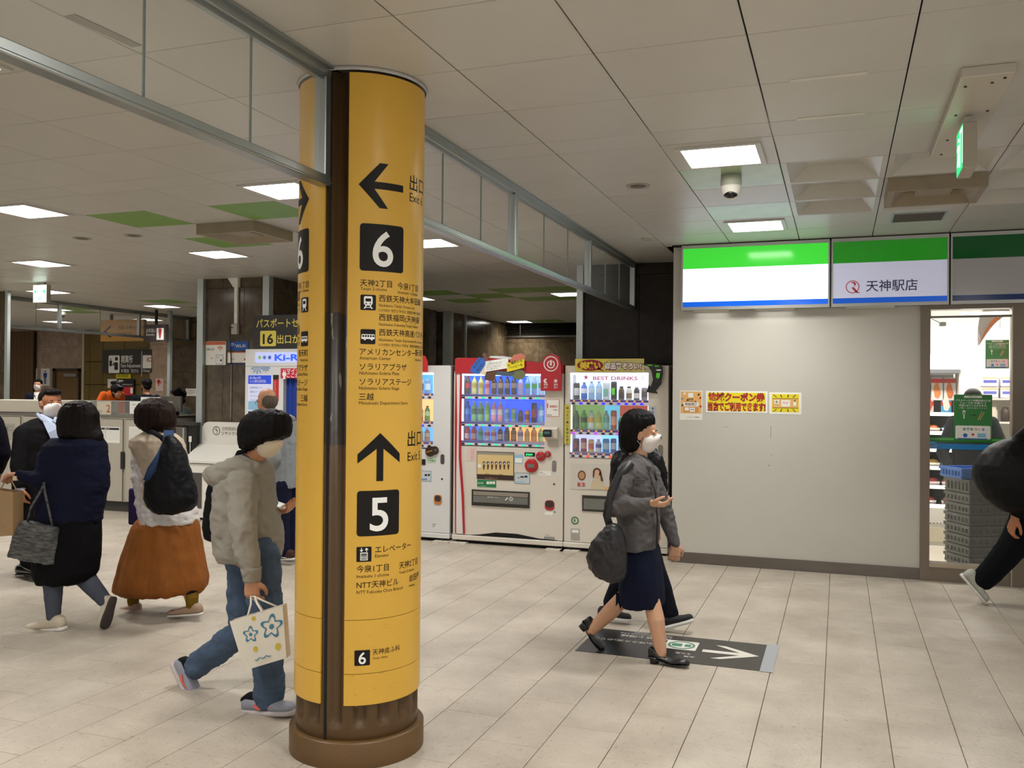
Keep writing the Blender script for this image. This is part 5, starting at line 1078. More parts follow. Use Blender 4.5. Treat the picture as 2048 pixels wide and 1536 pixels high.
p, q = L(1165, 990, (x3,)), L(1300, 1029, (x3,)); M().m(mat('slot_frame', '#2c2723', .4)).box((p[0], -.01, q[1]), (q[0]-.01, .004, p[1])).build('slot_frame', m3); M().m(mat('slot_flap', '#6f706a', .25)).box((p[0]+.015, -.013, q[1]+.02), (q[0]-.025, -.01, p[1]-.03)).build('slot_flap', m3)
p = L(1150, 1041, (x3,)); b = M().m(GRP).ring(p[0], p[1], .04, .012, -.003, 24); b.text('R', p[0], p[1]-.014, .028, -.003, .03, 'c'); b.build('recycle_sticker', m3)
p, q = L(1142, 1057, (x3,)), L(1159, 1081, (x3,)); M().m(flat('greysticker', '#a39f98')).rect(p[0], q[1], q[0], p[1], -.003, .002).m(WHP).rect(p[0]+.01, p[1]-.04, q[0]-.01, p[1]-.01, -.004, .001).build('rating_plate', m3)
p = L(1321, 901, (x3,)); M().m(mat('lock_grey', '#8a8682', .35, .5)).rrect(p[0]-.024, p[1]-.055, p[0]+.024, p[1]+.055, -.004, .022, .004).build('lock_plate', m3); p = L(1321, 876, (x3,)); M().m(BLACK).disc(p[0], p[1], .013, -.003, .003, 14).build('keyhole', m3)
M().m(DARK).prism([(.15, .09), (.36, .09), (.42, .105), (.9, .105), (.9, .09)], -.003, -.001, 'y').build('foot_vent', m3)
SMK = ('alu', .135, .029, '#5a3f2e', '#2f211a', '#1a1718', 'brown coffee can with black cap')
items3 = [[('can', .165, .031, '#3a3434', '#d8d4d0', '#fff', 'black and white can'), ('pet', .175, .033, '#3f74d0', '#e6ecf8', '#4f80d8', 'blue and white bottle'), ('pet', .185, .033, '#9cc8f0', '#c8e0f6', '#8ab8e8', 'light blue water bottle'), ('pet', .185, .033, '#9cc8f0', '#c8e0f6', '#8ab8e8', 'light blue water bottle'), ('box', .17, .030, '#d8e4ec', '#7fc0b0', '#fff', 'white carton with teal print'), ('can', .18, .031, '#15181a', '#1e2a20', '#fff', 'black can with green claw mark', claw),
    SMK, ('alu', .135, .029, '#e8e2d4', '#8a6a40', '#1a1718', 'white coffee can with black cap'), ('alu', .135, .029, '#26221f', '#e4e0da', '#e8e4e0', 'black and white coffee can'), ('can', .12, .029, '#8a7a78', '#5a4a4a', '#fff', 'short greyish can')],
 [('pet', .185, .03, '#4a6a3a', '#2f4a2a', '#3a5a3a', 'dark green tea bottle'), ('pet', .19, .034, '#5fa84a', '#2c3f28', '#4f9a4a', 'green tea bottle with black print'), ('pet', .19, .031, '#d8e4ea', '#e0a040', '#5fb0d8', 'clear bottle with orange label'), ('pet', .19, .031, '#cfd890', '#a8b848', '#d8e4b0', 'yellow green bottle'), ('pet', .19, .031, '#8fc8c0', '#5fa8a0', '#6fc0e8', 'teal bottle'), ('can', .19, .031, '#c8583a', '#e8a080', '#fff', 'tall orange red can'), ('pet', .135, .03, '#4f9a50', '#2c3f28', '#f0f4f0', 'short green bottle with white cap'), ('alu', .135, .029, '#a8482c', '#e8d8c0', '#3a2a28', 'rust coloured can'), SMK, SMK],
 [('can', .13, .031, '#4a2c3a', '#8a2c40', '#fff', 'dark plum can'), ('can', .135, .032, '#a02c34', '#e0c098', '#fff', 'red can with gold print'), ('can', .125, .03, '#e8c86a', '#e86a50', '#fff', 'yellow can'), ('pet', .13, .03, '#dfe6f2', '#3f62b8', '#7fa8e0', 'white and blue small bottle'), ('can', .135, .034, '#3a94dc', '#c8e4f6', '#fff', 'bright blue can'), ('can', .14, .03, '#6a4ab0', '#d8d0e8', '#fff', 'purple can'), ('can', .13, .03, '#e4e0e4', '#8fb0d0', '#fff', 'white can'), ('can', .13, .03, '#c05040', '#e8d8c8', '#fff', 'red can'), SMK, SMK]]
fill(x3, rows3, .077, .088, items3, 'yellow bannered machine', 'drinks in the yellow bannered machine')
# --- white machine partly behind the column
x1, w1 = -4.885, 1.035; rows1 = [(1.500, 1.562), (1.20, 1.262), (.985, 1.045)]
m1 = vend('white vending machine half hidden behind the yellow column', x1, w1, 1.86, WHM, (.10, .835, .97, 1.785), rows1, 9, .0815, .14, [[(0, .85, '#3a90e8', 1.1), (.85, 1, '#c8e0f8', 1.0)], [(0, 1, '#e8b878', 1.1)], [(0, 1, '#5fa8e0', 1.1)]], lambda k, i: [BTN, BTB, BTN][k] if i % 2 else BTN)
b = M().m(mat('dark_brown_plastic', '#3a2a20', .3)); p = L(870, 903, (x1,)); b.m(MATS['dark_brown_plastic']).disc(p[0]-.05, p[1], .055, -.02, .02, 24).disc(p[0]+.0, p[1]+.012, .045, -.018, .018, 24); b.build('coin_dial', m1)
p = L(861, 903, (x1,)); M().m(mat('brass_lever', '#c89048', .3, .5)).plate([(p[0]-.035, p[1]-.015), (p[0]+.03, p[1]+.005), (p[0]+.03, p[1]+.018), (p[0]-.035, p[1])], -.026, .006).build('lever', m1); p = L(873, 900, (x1,)); M().m(mat('dial_silver', '#8a8780', .3, .7)).disc(p[0], p[1], .014, -.024, .004, 14).build('coin_slot', m1)
p = L(885, 918, (x1,)); M().m(mat('lock_dark', '#5c5852', .35, .4)).rrect(p[0]-.022, p[1]-.055, p[0]+.022, p[1]+.05, -.004, .02, .004).build('lock_plate', m1); p = L(884, 958, (x1,)); M().m(BLACK).disc(p[0], p[1], .010, -.003, .003, 12).build('keyhole', m1)
p = L(863, 921, (x1,)); b = M().m(flat('pale_green', '#bcd4b4')).rect(p[0]-.05, p[1]-.022, p[0]+.055, p[1]+.022, -.003, .002); b.m(GRP).text('エコ活動中', p[0], p[1]-.008, .014, -.0045, .005, 'c'); b.build('green_sticker', m1)
p = L(847, 924, (x1,)); M().m(BLACK).rect(p[0]-.05, p[1]-.03, p[0]+.025, p[1]+.03, -.006, .005).build('bill_slot', m1)
p = L(853, 952, (x1,)); b = M().m(flat('steel_blue', '#5f7f90')).rect(p[0]-.09, p[1]-.055, p[0]+.055, p[1]+.055, -.003, .002); b.m(flat('pale_blue', '#c3ccd0')).rect(p[0]-.086, p[1]-.051, p[0]+.051, p[1]+.051, -.004, .001); b.m(BKP).rect(p[0]-.02, p[1]-.0, p[0]+.01, p[1]+.02, -.005, .001).rect(p[0]+.02, p[1]-.0, p[0]+.04, p[1]+.025, -.005, .001); b.m(BLP).rect(p[0]-.07, p[1]-.04, p[0]+.01, p[1]-.03, -.005, .001); b.build('instruction_sticker', m1)
p = L(876, 999, (x1,)); M().m(mat('coin_amber', '#c08048', .3)).rrect(p[0]-.045, p[1]-.055, p[0]+.045, p[1]+.05, -.006, .03, .006).build('coin_return', m1); M().m(mat('coin_dark', '#3a2a28', .5)).rrect(p[0]-.035, p[1]-.02, p[0]+.035, p[1]+.042, -.009, .025, .003).build('coin_return_hole', m1)
b = M().m(INK).text('I2608', L(865, 1050, (x1,))[0], .17, .012, -.003).text('設置', L(865, 1050, (x1,))[0], .15, .009, -.003); b.build('serial_sticker', m1)
b = M().m(RDP).prism([(.70, 1.79), (.79, 1.79), (.79, 1.90), (.76, 1.96), (.70, 1.97)], -.05, -.045, 'y'); b.build('red_card', m1); M().m(mat('slot_frame', '#2c2723', .4)).box((.12, -.01, .42), (.66, .004, .60)).build('slot_frame', m1)
items1 = [[('pet', .15, .03, '#6a7fb8', '#c8d0e8', '#8090c0', 'blue grey bottle')]*5+[('box', .14, .03, '#c9a070', '#e8d8b8', '#fff', 'tan carton'), ('can', .15, .03, '#e8e2d0', '#5a4a3a', '#fff', 'cream can with dark marks'), ('can', .15, .03, '#7fa0c8', '#d8e0e8', '#fff', 'grey blue can'), None],
 [('pet', .17, .03, '#c8a060', '#e8d0a0', '#f0f0e0', 'amber bottle')]*5+[('pet', .16, .03, '#c85a40', '#e8c0a0', '#f4f0e8', 'red tea bottle')]*2+[('pet', .165, .03, '#5f9a48', '#b8d890', '#2f2a28', 'green tea bottle with black cap'), None],
 [('can', .13, .03, '#c87a50', '#e8c8a8', '#fff', 'orange can')]*6+[('pet', .14, .03, '#e0905a', '#f0c8a0', '#f4f0e8', 'orange bottle')]*2+[None]]
fill(x1, rows1, .0815, .14, items1, 'white machine', 'drinks in the white machine')
# ------------------------------------------------------------------ photo booth
BX, BY = -6.565, 8.9
pb = thing('photo_booth', 'white photo booth with blue curtain and lit poster panel behind the column', 'photo booth', (BX, BY, 0)); bw = 1.60
M().m(WHM).box((0, 0, .05), (.525, .75, 2.06)).box((1.15, 0, .05), (bw, .42, 2.06)).box((.525, 0, 1.80), (1.15, .42, 2.06)).box((.525, .36, .05), (1.15, .42, 1.80)).box((0.02, .02, 0), (bw-.02, .40, .05)).build('cabin', pb)
CUR = mat('curtain_blue', '#1c3f9c', .75); b = M(); b.m(CUR); vs = []; fs = []
for i in range(61):
    x = .53+.61*i/60; y = .06+.018*math.sin(i*.9)
    vs += [(x, y, .55), (x, y, 1.80)]
for i in range(60): fs.append((2*i, 2*i+2, 2*i+3, 2*i+1))
b.smooth = True; b.add(vs, fs); b.build('curtain', pb); M().m(ALU).cyl((.528, .06, 1.795), .008, .62, 'x', 8).build('curtain_rail', pb)
M().m(flat('pattern_violet', '#8a86b8')).rect(.53, .50, 1.14, .62, .10, .003).build('seat_fabric', pb)
B5 = lambda x, y: (480+x/5.486, 620+y/5.486)
def LB(x, y): p = at_y(*B5(x, y), BY); return p[0]-BX, p[2]
def RB(b, a0, a1, y, m, t=.002): p, q = LB(*a0), LB(*a1); return b.m(m).rect(p[0], q[1], q[0], p[1], y, t)
b = M(); p, q = LB(170, 465), LB(800, 578); b.m(glow('display_lilac', '#aeb8ee', .55, '#aab0cc')).rrect(p[0], q[1], q[0], p[1], -.004, .02, .004); b.build('name_display', pb)
b = M(); x, z = LB(382, 555); b.m(glow('ki_blue', '#1a58f0', .6, '#1c50e0')).text('Ki-Re-i', x, z, .075, -.006, .03, w=.50)
for (cx, c) in ((218, '#a8d870'), (272, '#5a88c8'), (328, '#3a68d0')):
    x, z = LB(cx, 521)
    for k in range(4):
        a = k*math.pi/4; dx, dz = math.cos(a), math.sin(a); b.m(flat('petal_'+c, c)).plate([(x-dx*.024-dz*.005, z-dz*.024+dx*.005), (x-dx*.024+dz*.005, z-dz*.024-dx*.005), (x+dx*.024+dz*.005, z+dz*.024-dx*.005), (x+dx*.024-dz*.005, z+dz*.024+dx*.005)], -.006-.0002*k, .0005)
b.build('display_lettering', pb)
b = M()
for cx, r_ in ((190, .10), (285, .07)):
    x, z = LB(cx, 620)
    for k in range(5):
        a = math.radians(200+35*k); dx, dz = math.cos(a), math.sin(a); b.m(flat('pale_petal', '#93a9cc')).plate([(x, z), (x+dx*r_*.7-dz*.014, z+dz*r_*.7+dx*.014), (x+dx*r_, z+dz*r_), (x+dx*r_*.7+dz*.014, z+dz*r_*.7-dx*.014)], -.003-.0002*k, .0005)
b.build('flower_print', pb); M().m(GYP).rect(0, LB(0, 618)[1]-.002, bw, LB(0, 618)[1]+.002, -.002, .001).build('panel_joint', pb)
b = M(); RB(b, (92, 712), (350, 1260), -.006, glow('panel_lit', '#d8def8', .22, '#c8cce4'), .006); b.build('lit_panel', pb)
b = M(); RB(b, (96, 716), (346, 812), -.009, glow('panel_blue', '#2a4fe0', .25, '#2446c8'), .002); x, z = LB(115, 757); b.m(WHP).text('Ki-Re-iの', x, z, .030, -.0105, .006); x, z = LB(115, 795); b.text('もっと便利な証明写真。', x, z, .028, -.0105, .004, w=.225); b.m(flat('violet_ink', '#5a5fb0'))
for i, s_ in enumerate(('証明写真コース', '便利なデータ', 'マイナンバー', 'パスポート用')): x, z = LB(115, 860+i*46); b.text(s_, x, z, .018, -.0075, .002)
x, z = LB(310, 860)
b.m(LBP).rect(LB(105, 0)[0], LB(0, 980)[1]-.12, LB(340, 0)[0], LB(0, 980)[1]-.02, -.0075, .001); b.m(NVP).rect(LB(105, 0)[0], LB(0, 1090)[1]-.06, LB(340, 0)[0], LB(0, 1090)[1]-.02, -.0076, .001); b.build('panel_print', pb)
b = M(); RB(b, (366, 712), (424, 1000), -.004, RDP, .004); RB(b, (366, 712), (424, 762), -.006, BKP, .002); b.m(WHP)
for i, ch in enumerate('マイナンバーカード用'): x, z = LB(380, 800+i*22); b.text(ch, x, z, .016, -.0055, .01)
b.build('red_strip', pb)
b = M(); RB(b, (450, 640), (1000, 752), -.006, flat('cherry', '#c42540'), .005); b.m(WHP); x, z = LB(515, 690); b.text('マイナンバー', x, z, .045, -.0075, .02); x, z = LB(515, 738); b.text('ここから申請!', x, z, .045, -.0075, .02); x, z = LB(490, 708); b.disc(x, z+.004, .028, -.0075, .001, 16).rect(x-.014, z-.055, x+.014, z-.02, -.0075, .001).rect(x-.016, z+.03, x-.008, z+.06, -.0075, .001).rect(x+.008, z+.03, x+.016, z+.06, -.0075, .001); b.build('red_sign', pb)
bn = thing('black_banner', 'black banner board with yellow letters standing on the photo booth', 'sign', (BX, BY, 2.061)); p, q = LB(130, 60), LB(820, 428)
M().m(mat('board_black', '#26231f', .25)).box((p[0], .02, 0), (bw+.05, .05, p[1]-2.06)).build('board', bn); yl = flat('board_yellow', '#e3d05a')
b = M().m(yl); x, z = LB(168, 188); b.text('パスポートセンター', x, z-2.061, .082, .0185, .012, w=.86*1.0); x, z = LB(398, 360); b.text('出口からすぐ', x, z-2.061, .082, .0185, .012, w=.60); p0, q0 = LB(212, 228), LB(385, 395); b.rrect(p0[0], q0[1]-2.061, q0[0], p0[1]-2.061, .0165, .018, .003); b.m(BKP).text('16', (p0[0]+q0[0])/2, q0[1]-2.061+.03, .115, .0150, .03, 'c', w=.145); b.build('lettering', bn)
# ------------------------------------------------------------------ signs and conduit on the marble pillar
def wsign(label, px0, py0, px1, py1): p, q = at_y(px0, py0, PY), at_y(px1, py1, PY); d = thing('wall_sign', label, 'sign', ((p[0]+q[0])/2, PY-.001, (p[2]+q[2])/2)); return d, q[0]-p[0], p[2]-q[2]
d, w, h = wsign('white and orange Wi-Fi sign on the marble pillar', 412, 683, 452, 730)
b = M().m(WHP).rrect(-w/2, -h/2, w/2, h/2, -.006, .01, .006); b.build('plate', d); b = M().m(flat('wifi_orange', '#c8643c')).rect(-w/2+.005, h/2-.045, w/2-.005, h/2-.003, -.0075, .001); b.ring(.07, .03, .055, .012, -.0085, 16, 40, 140).ring(.07, .03, .034, .010, -.0085, 14, 40, 140).disc(.07, .035, .007, -.0085, .001, 10); b.text('au', -.07, -.07, .028, -.0075, .01); b.m(BKP).text('Wi-Fi', -w/2+.018, .03, .038, -.0075, .008); b.m(flat('teal', '#3a7a98')).rrect(.005, -.14, .115, -.02, -.0075, .008, .001); b.m(WHP).rrect(.010, -.135, .110, -.025, -.0085, .006, .001); b.m(NVP).disc(.085, -.09, .014, -.01, .001, 12); b.m(flat('teal', '#3a7a98')).text('FREE', .02, -.06, .013, -.0095, .005); b.build('print', d)
d, w, h = wsign('blue Wi-Fi sign plate beside the orange one', 457, 683, 497, 701)
b = M().m(flat('wifi_blue', '#1c50a0')).plate([(-w/2, -h*.35), (-w/2, h/2), (w/2, h/2), (w/2, -h*.35), (0, -h*.55)], -.006, .006); b.build('plate', d); b = M().m(WHP).text('Wi-Fi', -.04, -.02, .042, -.0075, .008, w=.15).ring(-.085, -.02, .055, .010, -.0075, 14, 50, 130).ring(-.085, -.02, .034, .008, -.0075, 12, 50, 130); b.build('print', d)
d, w, h = wsign('small white notice with orange edge under the blue Wi-Fi plate', 456, 704, 497, 729)
b = M().m(WHP).rect(-w/2, -h/2, w/2, h/2, -.005, .005); b.m(flat('wifi_orange', '#c8643c')).rect(-w/2, h/2-.012, w/2, h/2, -.006, .001).rect(w/2-.06, -.03, w/2-.03, .0, -.006, .001); b.m(NVP).rect(-w/2, -h/2, w/2, -h/2+.022, -.006, .001); b.m(INK).text('SPOT', -w/2+.05, -.02, .018, -.006, .0); b.build('plate', d)
p = at_y(476, 560, PY); q = at_y(474, 648, PY)
d = thing('conduit', 'white cable conduit with elbow running down the marble pillar', 'conduit', (q[0], PY-.001, 0)); M().m(WHITE).box((-.022, -.03, q[2]), (.022, 0, ZC-.07)).build('duct', d); M().m(WHITE).prism([(-.11, ZC-.003), (.045, ZC-.003), (.045, ZC-.12), (-.025, ZC-.12)], -.05, 0, 'y').build('elbow', d)
M().m(mat('box_clear', '#a8a296', .3)).bbox((-.05, -.05, q[2]-.13), (.04, -.002, q[2]), .006).build('junction_box', d); M().m(BLACK).tube([(-.02, -.055, q[2]-.05), (-.07, -.055, q[2]-.04), (-.075, -.03, q[2]-.15), (-.07, -.012, q[2]-.5)], .006, 6).build('cable', d); M().m(mat('wire_grey', '#a39d90', .5)).tube([(-.07, -.008, q[2]-.5), (-.07, -.008, 1.15)], .006, 6).build('wire', d)
# ------------------------------------------------------------------ recycling bin
rb0 = at_y(368, 918, 9.0)[0]
rb0 -= .0; rb = thing('recycling_bin', 'white recycling bin with slanted top and round hole by the marble pillar', 'bin', (rb0, 9.0, 0)); w = .93
M().m(WHITE).box((0, .0, .03), (w, .33, .68)).build('body', rb)
M().m(DARK).box((.03, .02, 0), (w-.03, .31, .03)).build('plinth', rb)
M().m(WHITE).prism([(-.01, .69), (.33, .89), (.33, .92), (-.02, .72), (-.02, .69)], -.008, w+.008, 'x').build('top', rb)
pts = [(.02, .905), (w-.02, .905), (w-.02, 1.08)]+[(w-.12+.10*math.sin(a), 1.08+.10*math.cos(a)) for a in (1.2, .8, .4, 0)]+[(.12-.10*math.sin(a), 1.08+.10*math.cos(a)) for a in (0, .4, .8, 1.2)]+[(.02, 1.08)]
M().m(WHITE).prism(pts, .30, .325, 'y').build('back_board', rb)
b = M().m(INK).ring(.24, 1.07, .055, .008, .298, 24).ring(.225, 1.06, .03, .006, .298, 14, -60, 120).ring(.255, 1.09, .025, .006, .298, 14, 120, 300); b.text('分別回収に', .32, 1.08, .036, .298, .0).text('リサイクル', .32, 1.02, .038, .298, .005); b.build('lettering', rb)
for i, x in enumerate((.20, .62)):
    b = M().m(BLACK); b.add([(x+.065*math.cos(t), .16+.045*math.sin(t), .16*.588+.694+.045*math.sin(t)*.588+.008+.022) for t in [2*math.pi*k/20 for k in range(20)]], [tuple(range(20))]); b.build('hole', rb)
for x0_ in (.04, .52): M().m(mat('bin_window', '#4d4945', .15)).rect(x0_, .14, x0_+.20+.03, .57, -.003, .003).build('window', rb)
M().m(mat('chrome', '#c8c8c8', .2, .9)).cyl((.40, -.02, .60), .012, .02, 'y', 10).build('knob', rb)
# ------------------------------------------------------------------ ticket gate office counter
CY = 9.2; GRY = mat('locker_grey', '#a39d90', .5); GRL = mat('locker_light', '#b0aa9c', .5)
gx0 = -11.15
ct = thing('office_counter', 'long grey ticket office counter with locker doors beside the gates', 'counter', (gx0, CY, 0)); cw = at_y(345, 850, CY)[0]-gx0
M().m(GRY).box((0, 0, .13), (cw, .7, 1.22)).build('body', ct); M().m(mat('plinth_dark', '#37342f', .6)).box((0, .03, 0), (cw+.1, .68, .13)).build('plinth', ct)
M().m(STEEL).box((-.01, -.015, 1.22), (cw+.01, .7, 1.245)).build('worktop', ct)
def CP_(px, py): p = at_y(px, py, CY); return p[0]-gx0, p[2]
def door(px0, py0, px1, py1, name='door', handle=None):
    p, q = CP_(px0, py0), CP_(px1, py1); o = M().m(GRL).bbox((p[0], -.014, q[1]), (q[0], 0, p[1]), .003).build(name, ct); M().m(mat('door_gap', '#57524a', .7)).box((p[0]-.008, -.003, q[1]-.008), (q[0]+.008, -.0005, p[1]+.008)).build('door_gap', ct)
    if handle: a, c = CP_(*handle[:2]), CP_(*handle[2:]); M().m(BLACK).bbox((a[0], -.03, c[1]), (c[0], -.014, a[1]), .004).build('handle', o)
    return o
door(0, 833, 41, 908, 'drawer'); door(4, 913, 40, 995); door(49, 833, 90, 1000); door(97, 835, 140, 1000); door(147, 836, 193, 1001); door(203, 838, 245, 1003, 'door', (244, 903, 250.5, 938)); door(253, 840, 300, 1006, 'door'); door(306, 842, 342, 1008)
b = M(); p, q = CP_(203.5, 853), CP_(241, 886); b.m(WHP).rect(p[0], q[1], q[0], p[1], -.016, .001); b.m(BKP).rect(p[0]+.01, p[1]-.04, q[0]-.01, p[1]-.012, -.017, .0005); b.m(GYP)
for i in range(6): b.rect(p[0]+.01, p[1]-.06-i*.02, p[0]+.10, p[1]-.056-i*.02, -.017, .0005).rect(p[0]+.12, p[1]-.065-i*.02, q[0]-.012, p[1]-.063-i*.02, -.017, .0005)
b.m(RDP).rect(p[0]+.01, q[1]+.012, p[0]+.09, q[1]+.025, -.0175, .0005); b.m(WHP).text('お知らせ', p[0]+.06, p[1]-.036, .017, -.0178, .005); b.build('notice', ct)
b = M(); p, q = CP_(260, 853), CP_(292, 886); b.m(WHP).rect(p[0], q[1], q[0], p[1], -.016, .001); b.m(GYP)
for i in range(8): b.rect(p[0]+.01, p[1]-.02-i*.018, q[0]-.02, p[1]-.017-i*.018, -.017, .0005)
b.build('notice', ct)
b = M(); p, q = CP_(9, 847), CP_(31, 880); b.m(flat('label_grey', '#9c968c')).rect(p[0], q[1], q[0], p[1], -.016, .001); b.m(GYP).rect(p[0]+.01, p[1]-.05, q[0]-.01, p[1]-.03, -.017, .0005).rect(p[0]+.01, p[1]-.10, q[0]-.01, p[1]-.08, -.017, .0005); b.m(INK).text('非常用', p[0]+.01, p[1]-.075, .02, -.0175, .003); b.build('notice', ct)
# upper office ledge: closed light part, glass, number plate
lg = thing('counter_screen', 'pale ledge and glass screen with red number two on the ticket office counter', 'screen', (gx0, CY, 1.246)); zt = CP_(100, 801)[1]-1.246
xa = CP_(180, 800)[0]; M().m(mat('ledge_pale', '#bdb6a6', .5)).bbox((0, .02, 0), (xa, .5, zt), .01).build('ledge', lg)
p, q = CP_(195, 801), CP_(223, 832); M().m(mat('plate_cream', '#c9c1ac', .5)).box((p[0], -.01, .0), (q[0], .01, zt)).build('number_plate', lg)
b = M().m(flat('number_red', '#b0482c')).text('2', q[0]-.075, .028, .105, -.0125, .006); b.m(flat('plate_ink', '#8d8470')).text('NO.', p[0]+.03, .028, .03, -.0125, .0); b.build('number', lg)
M().m(mat('office_glass', '#c9cfc8', .04, alpha=.12)).box((q[0], 0, 0), (cw, .006, zt)).build('glass_pane', lg); M().m(mat('office_glass', '#c9cfc8', .04, alpha=.12)).box((xa, 0, 0), (p[0], .006, zt)).build('glass_pane', lg); M().m(ALU).box((xa, -.004, zt), (cw, .012, zt+.012)).build('rail', lg)
for (px0, py0, px1, py1, s_, lab) in ((261, 803, 284, 828, 'ご案内', 'white information notice taped to the office glass'), (283, 794, 322, 815, 'きっぷうりば', 'white notice sheet standing on the office counter behind the brown haired woman')):
    p, q = at_y(px0, py0, CY), at_y(px1, py1, CY); d = thing('notice_sheet', lab, 'notice', (p[0], CY-.012, 1.2465)); M().m(WHP).box((0, 0, max(q[2]-1.246, 0)), (q[0]-p[0], .003, p[2]-1.246)).build('sheet', d); M().m(GYP).text(s_, .02, p[2]-1.246-.05, .022, -.001, .004).rect(.02, p[2]-1.246-.08, q[0]-p[0]-.02, p[2]-1.246-.078, -.001, .001).build('lettering', d)
p, q = at_y(317, 792, CY+.1), at_y(361, 826, CY+.1); d = thing('office_monitor', 'grey back of a monitor on the ticket office counter', 'monitor', (p[0], CY+.1, 1.246)); M().m(mat('monitor_grey', '#5f5a52', .5)).bbox((0, 0, .05), (q[0]-p[0], .05, p[2]-1.246), .01).build('screen', d); M().m(BLACK).box(((q[0]-p[0])*.35, .0, 0), ((q[0]-p[0])*.65, .12, .05)).build('stand', d)
p, q = at_y(349.5, 842, 9.15), at_y(372, 1010, 9.15); gt = thing('ticket_gate', 'dark steel ticket gate cabinet at the end of the office counter', 'ticket gate', (p[0], 9.15, 0)); gw = at_y(386, 842, 9.15)[0]-p[0]
M().m(mat('gate_steel', '#6b665d', .35, .5)).bbox((0, 0, .05), (gw*.6, .19, 1.13), .02).build('cabinet', gt); M().m(BLACK).box((gw*.6, .03, .0), (gw*.95, .19, 1.129)).build('barrier_housing', gt); M().m(mat('gate_top', '#37342f', .3)).bbox((-.01, -.02, 1.13), (gw, .19, 1.17), .01).build('top', gt); M().m(ALU).box((gw*.45, -.008, .1), (gw*.55, 0, 1.1)).build('trim_strip', gt)
M().m(WHP).rect(gw*.72, .93, gw*.87, 1.0, .02, .003).rect(gw*.78, .78, gw*.81, .93, .02, .003).build('label', gt)
# ------------------------------------------------------------------ paid side beyond the gates
MY = 17.0
slab_wall('wall_toilets', at_y(62, 700, MY)[0], at_y(170, 700, MY)[0], MY, MY+.2, 0, ZC+.1, MARBP, .9, .86)
BRS = mat('brass_panel', '#6f5c2c', .35, .3, vary=.05, vscale=2); WDP = mat('wood_slats', '#6a4b25', .5)
wl = M().m(mat('wood_joint', '#332312', .8)).box((-26, MY-.09, 0), (at_y(66, 700, MY-.12)[0]-.005, MY+.02, ZC+.1)).build('wall_wood'); wl['kind'] = 'structure'
xw = at_y(66, 700, MY-.12)[0]
for k in range(22): M().m(WDP).bbox((xw-.13*(k+1)+.004, MY-.12, 0), (xw-.13*k-.004, MY-.09, ZC+.05), .004).build('slat', wl)
xb0, xb1 = at_y(168, 700, MY-.3)[0], at_y(306, 700, MY-.3)[0]
wl = M().m(mat('brass_joint', '#2b220f', .8)).box((xb0, MY-.28, 0), (xb1, MY, ZC+.1)).build('wall_brass'); wl['kind'] = 'structure'
xs = [xb0, at_y(180, 700, MY-.3)[0], at_y(207, 700, MY-.3)[0], at_y(249, 700, MY-.3)[0], xb1]
for a, c in zip(xs[:-1], xs[1:]):
    for z0, z1 in ((0, 1.1), (1.1, 1.66), (1.66, 2.2), (2.2, ZC+.05)): M().m(BRS).bbox((a+.006, MY-.31, z0+.006), (c-.006, MY-.28, z1-.006), .004).build('panel', wl)
slab_wall('wall_marble_right', xb1+.001, at_y(341, 700, MY-.4)[0], MY-.4, MY-.1, 0, ZC+.1, MARBP, .9, .86)
def far(name, label, cat, px0, py0, px1, py1, Y, m, t=.03):
    p, q = at_y(px0, py0, Y), at_y(px1, py1, Y); d = thing(name, label, cat, (p[0], Y, q[2])); M().m(m).box((0, -t, 0), (q[0]-p[0], 0, p[2]-q[2])).build('board', d); return d, q[0]-p[0], p[2]-q[2]
d, w, h = far('fare_sign', 'black hanging fare adjustment sign with pictogram above the machines', 'sign', 208, 700, 306, 746, MY-.36, mat('fare_black', '#2b2622', .4), .05)
b = M(); b.m(WHP); k = w/98
def fp(x, y): return (x-208)*k, h-(y-700)*k
x, z = fp(221, 737); x1_, z1_ = fp(243, 709); b.rrect(x, z, x1_, z1_, -.052, .03, .002); x, z = fp(246, 720); b.text('精算所', x, z, .14, -.052, .01, w=23*k); x, z = fp(246, 728); b.text('Fare Adjustment', x, z, .09, -.052, .004, w=39*k); x, z = fp(246, 736); b.text('补票处  정산소', x, z, .07, -.052, .002, w=35*k); x, z = fp(286.5, 742); b.rect(x, z, x+.012, h-.04, -.052, .002); x, z = fp(289, 729.5); b.rrect(x, z, w-.005, fp(0, 709)[1], -.052, .02, .002); x, z = fp(289, 735); b.text('Charge', x, z, .06, -.052, .002, w=14*k)
b.m(RDP); x, z = fp(297.5, 719); b.text('IC', x, z, .10, -.056, .02); b.m(BKP); x, z = fp(237, 713); b.disc(x, z-.02, .045, -.056, .002, 14); x, z = fp(233, 732); b.rect(x, z, x+7*k, z+12*k, -.056, .002).plate([(x, z+9*k), (x-3*k, z+6*k), (x-3.5*k, z+9*k), (x-1*k, z+12*k)], -.056, .002); x, z = fp(223, 726); b.rect(x, z, x+5*k, z+9*k, -.056, .002).rect(x+.02, z+9*k+.02, x+5*k-.02, z+12*k, -.056, .002); b.build('lettering', d)
d, w, h = far('yellow_notice', 'small yellow notice under the black fare sign', 'notice', 233, 748, 262, 757, MY-.33, YP, .01); M().m(INK).text('精算は自動精算機で', w/2, h*.3, .06, -.012, .0, 'c', w=w*.85).build('lettering', d)
d, w, h = far('paper_notice', 'pale paper notice on the brass wall left of the fare machine', 'notice', 216, 758, 234, 776, MY-.33, PAPER, .01)
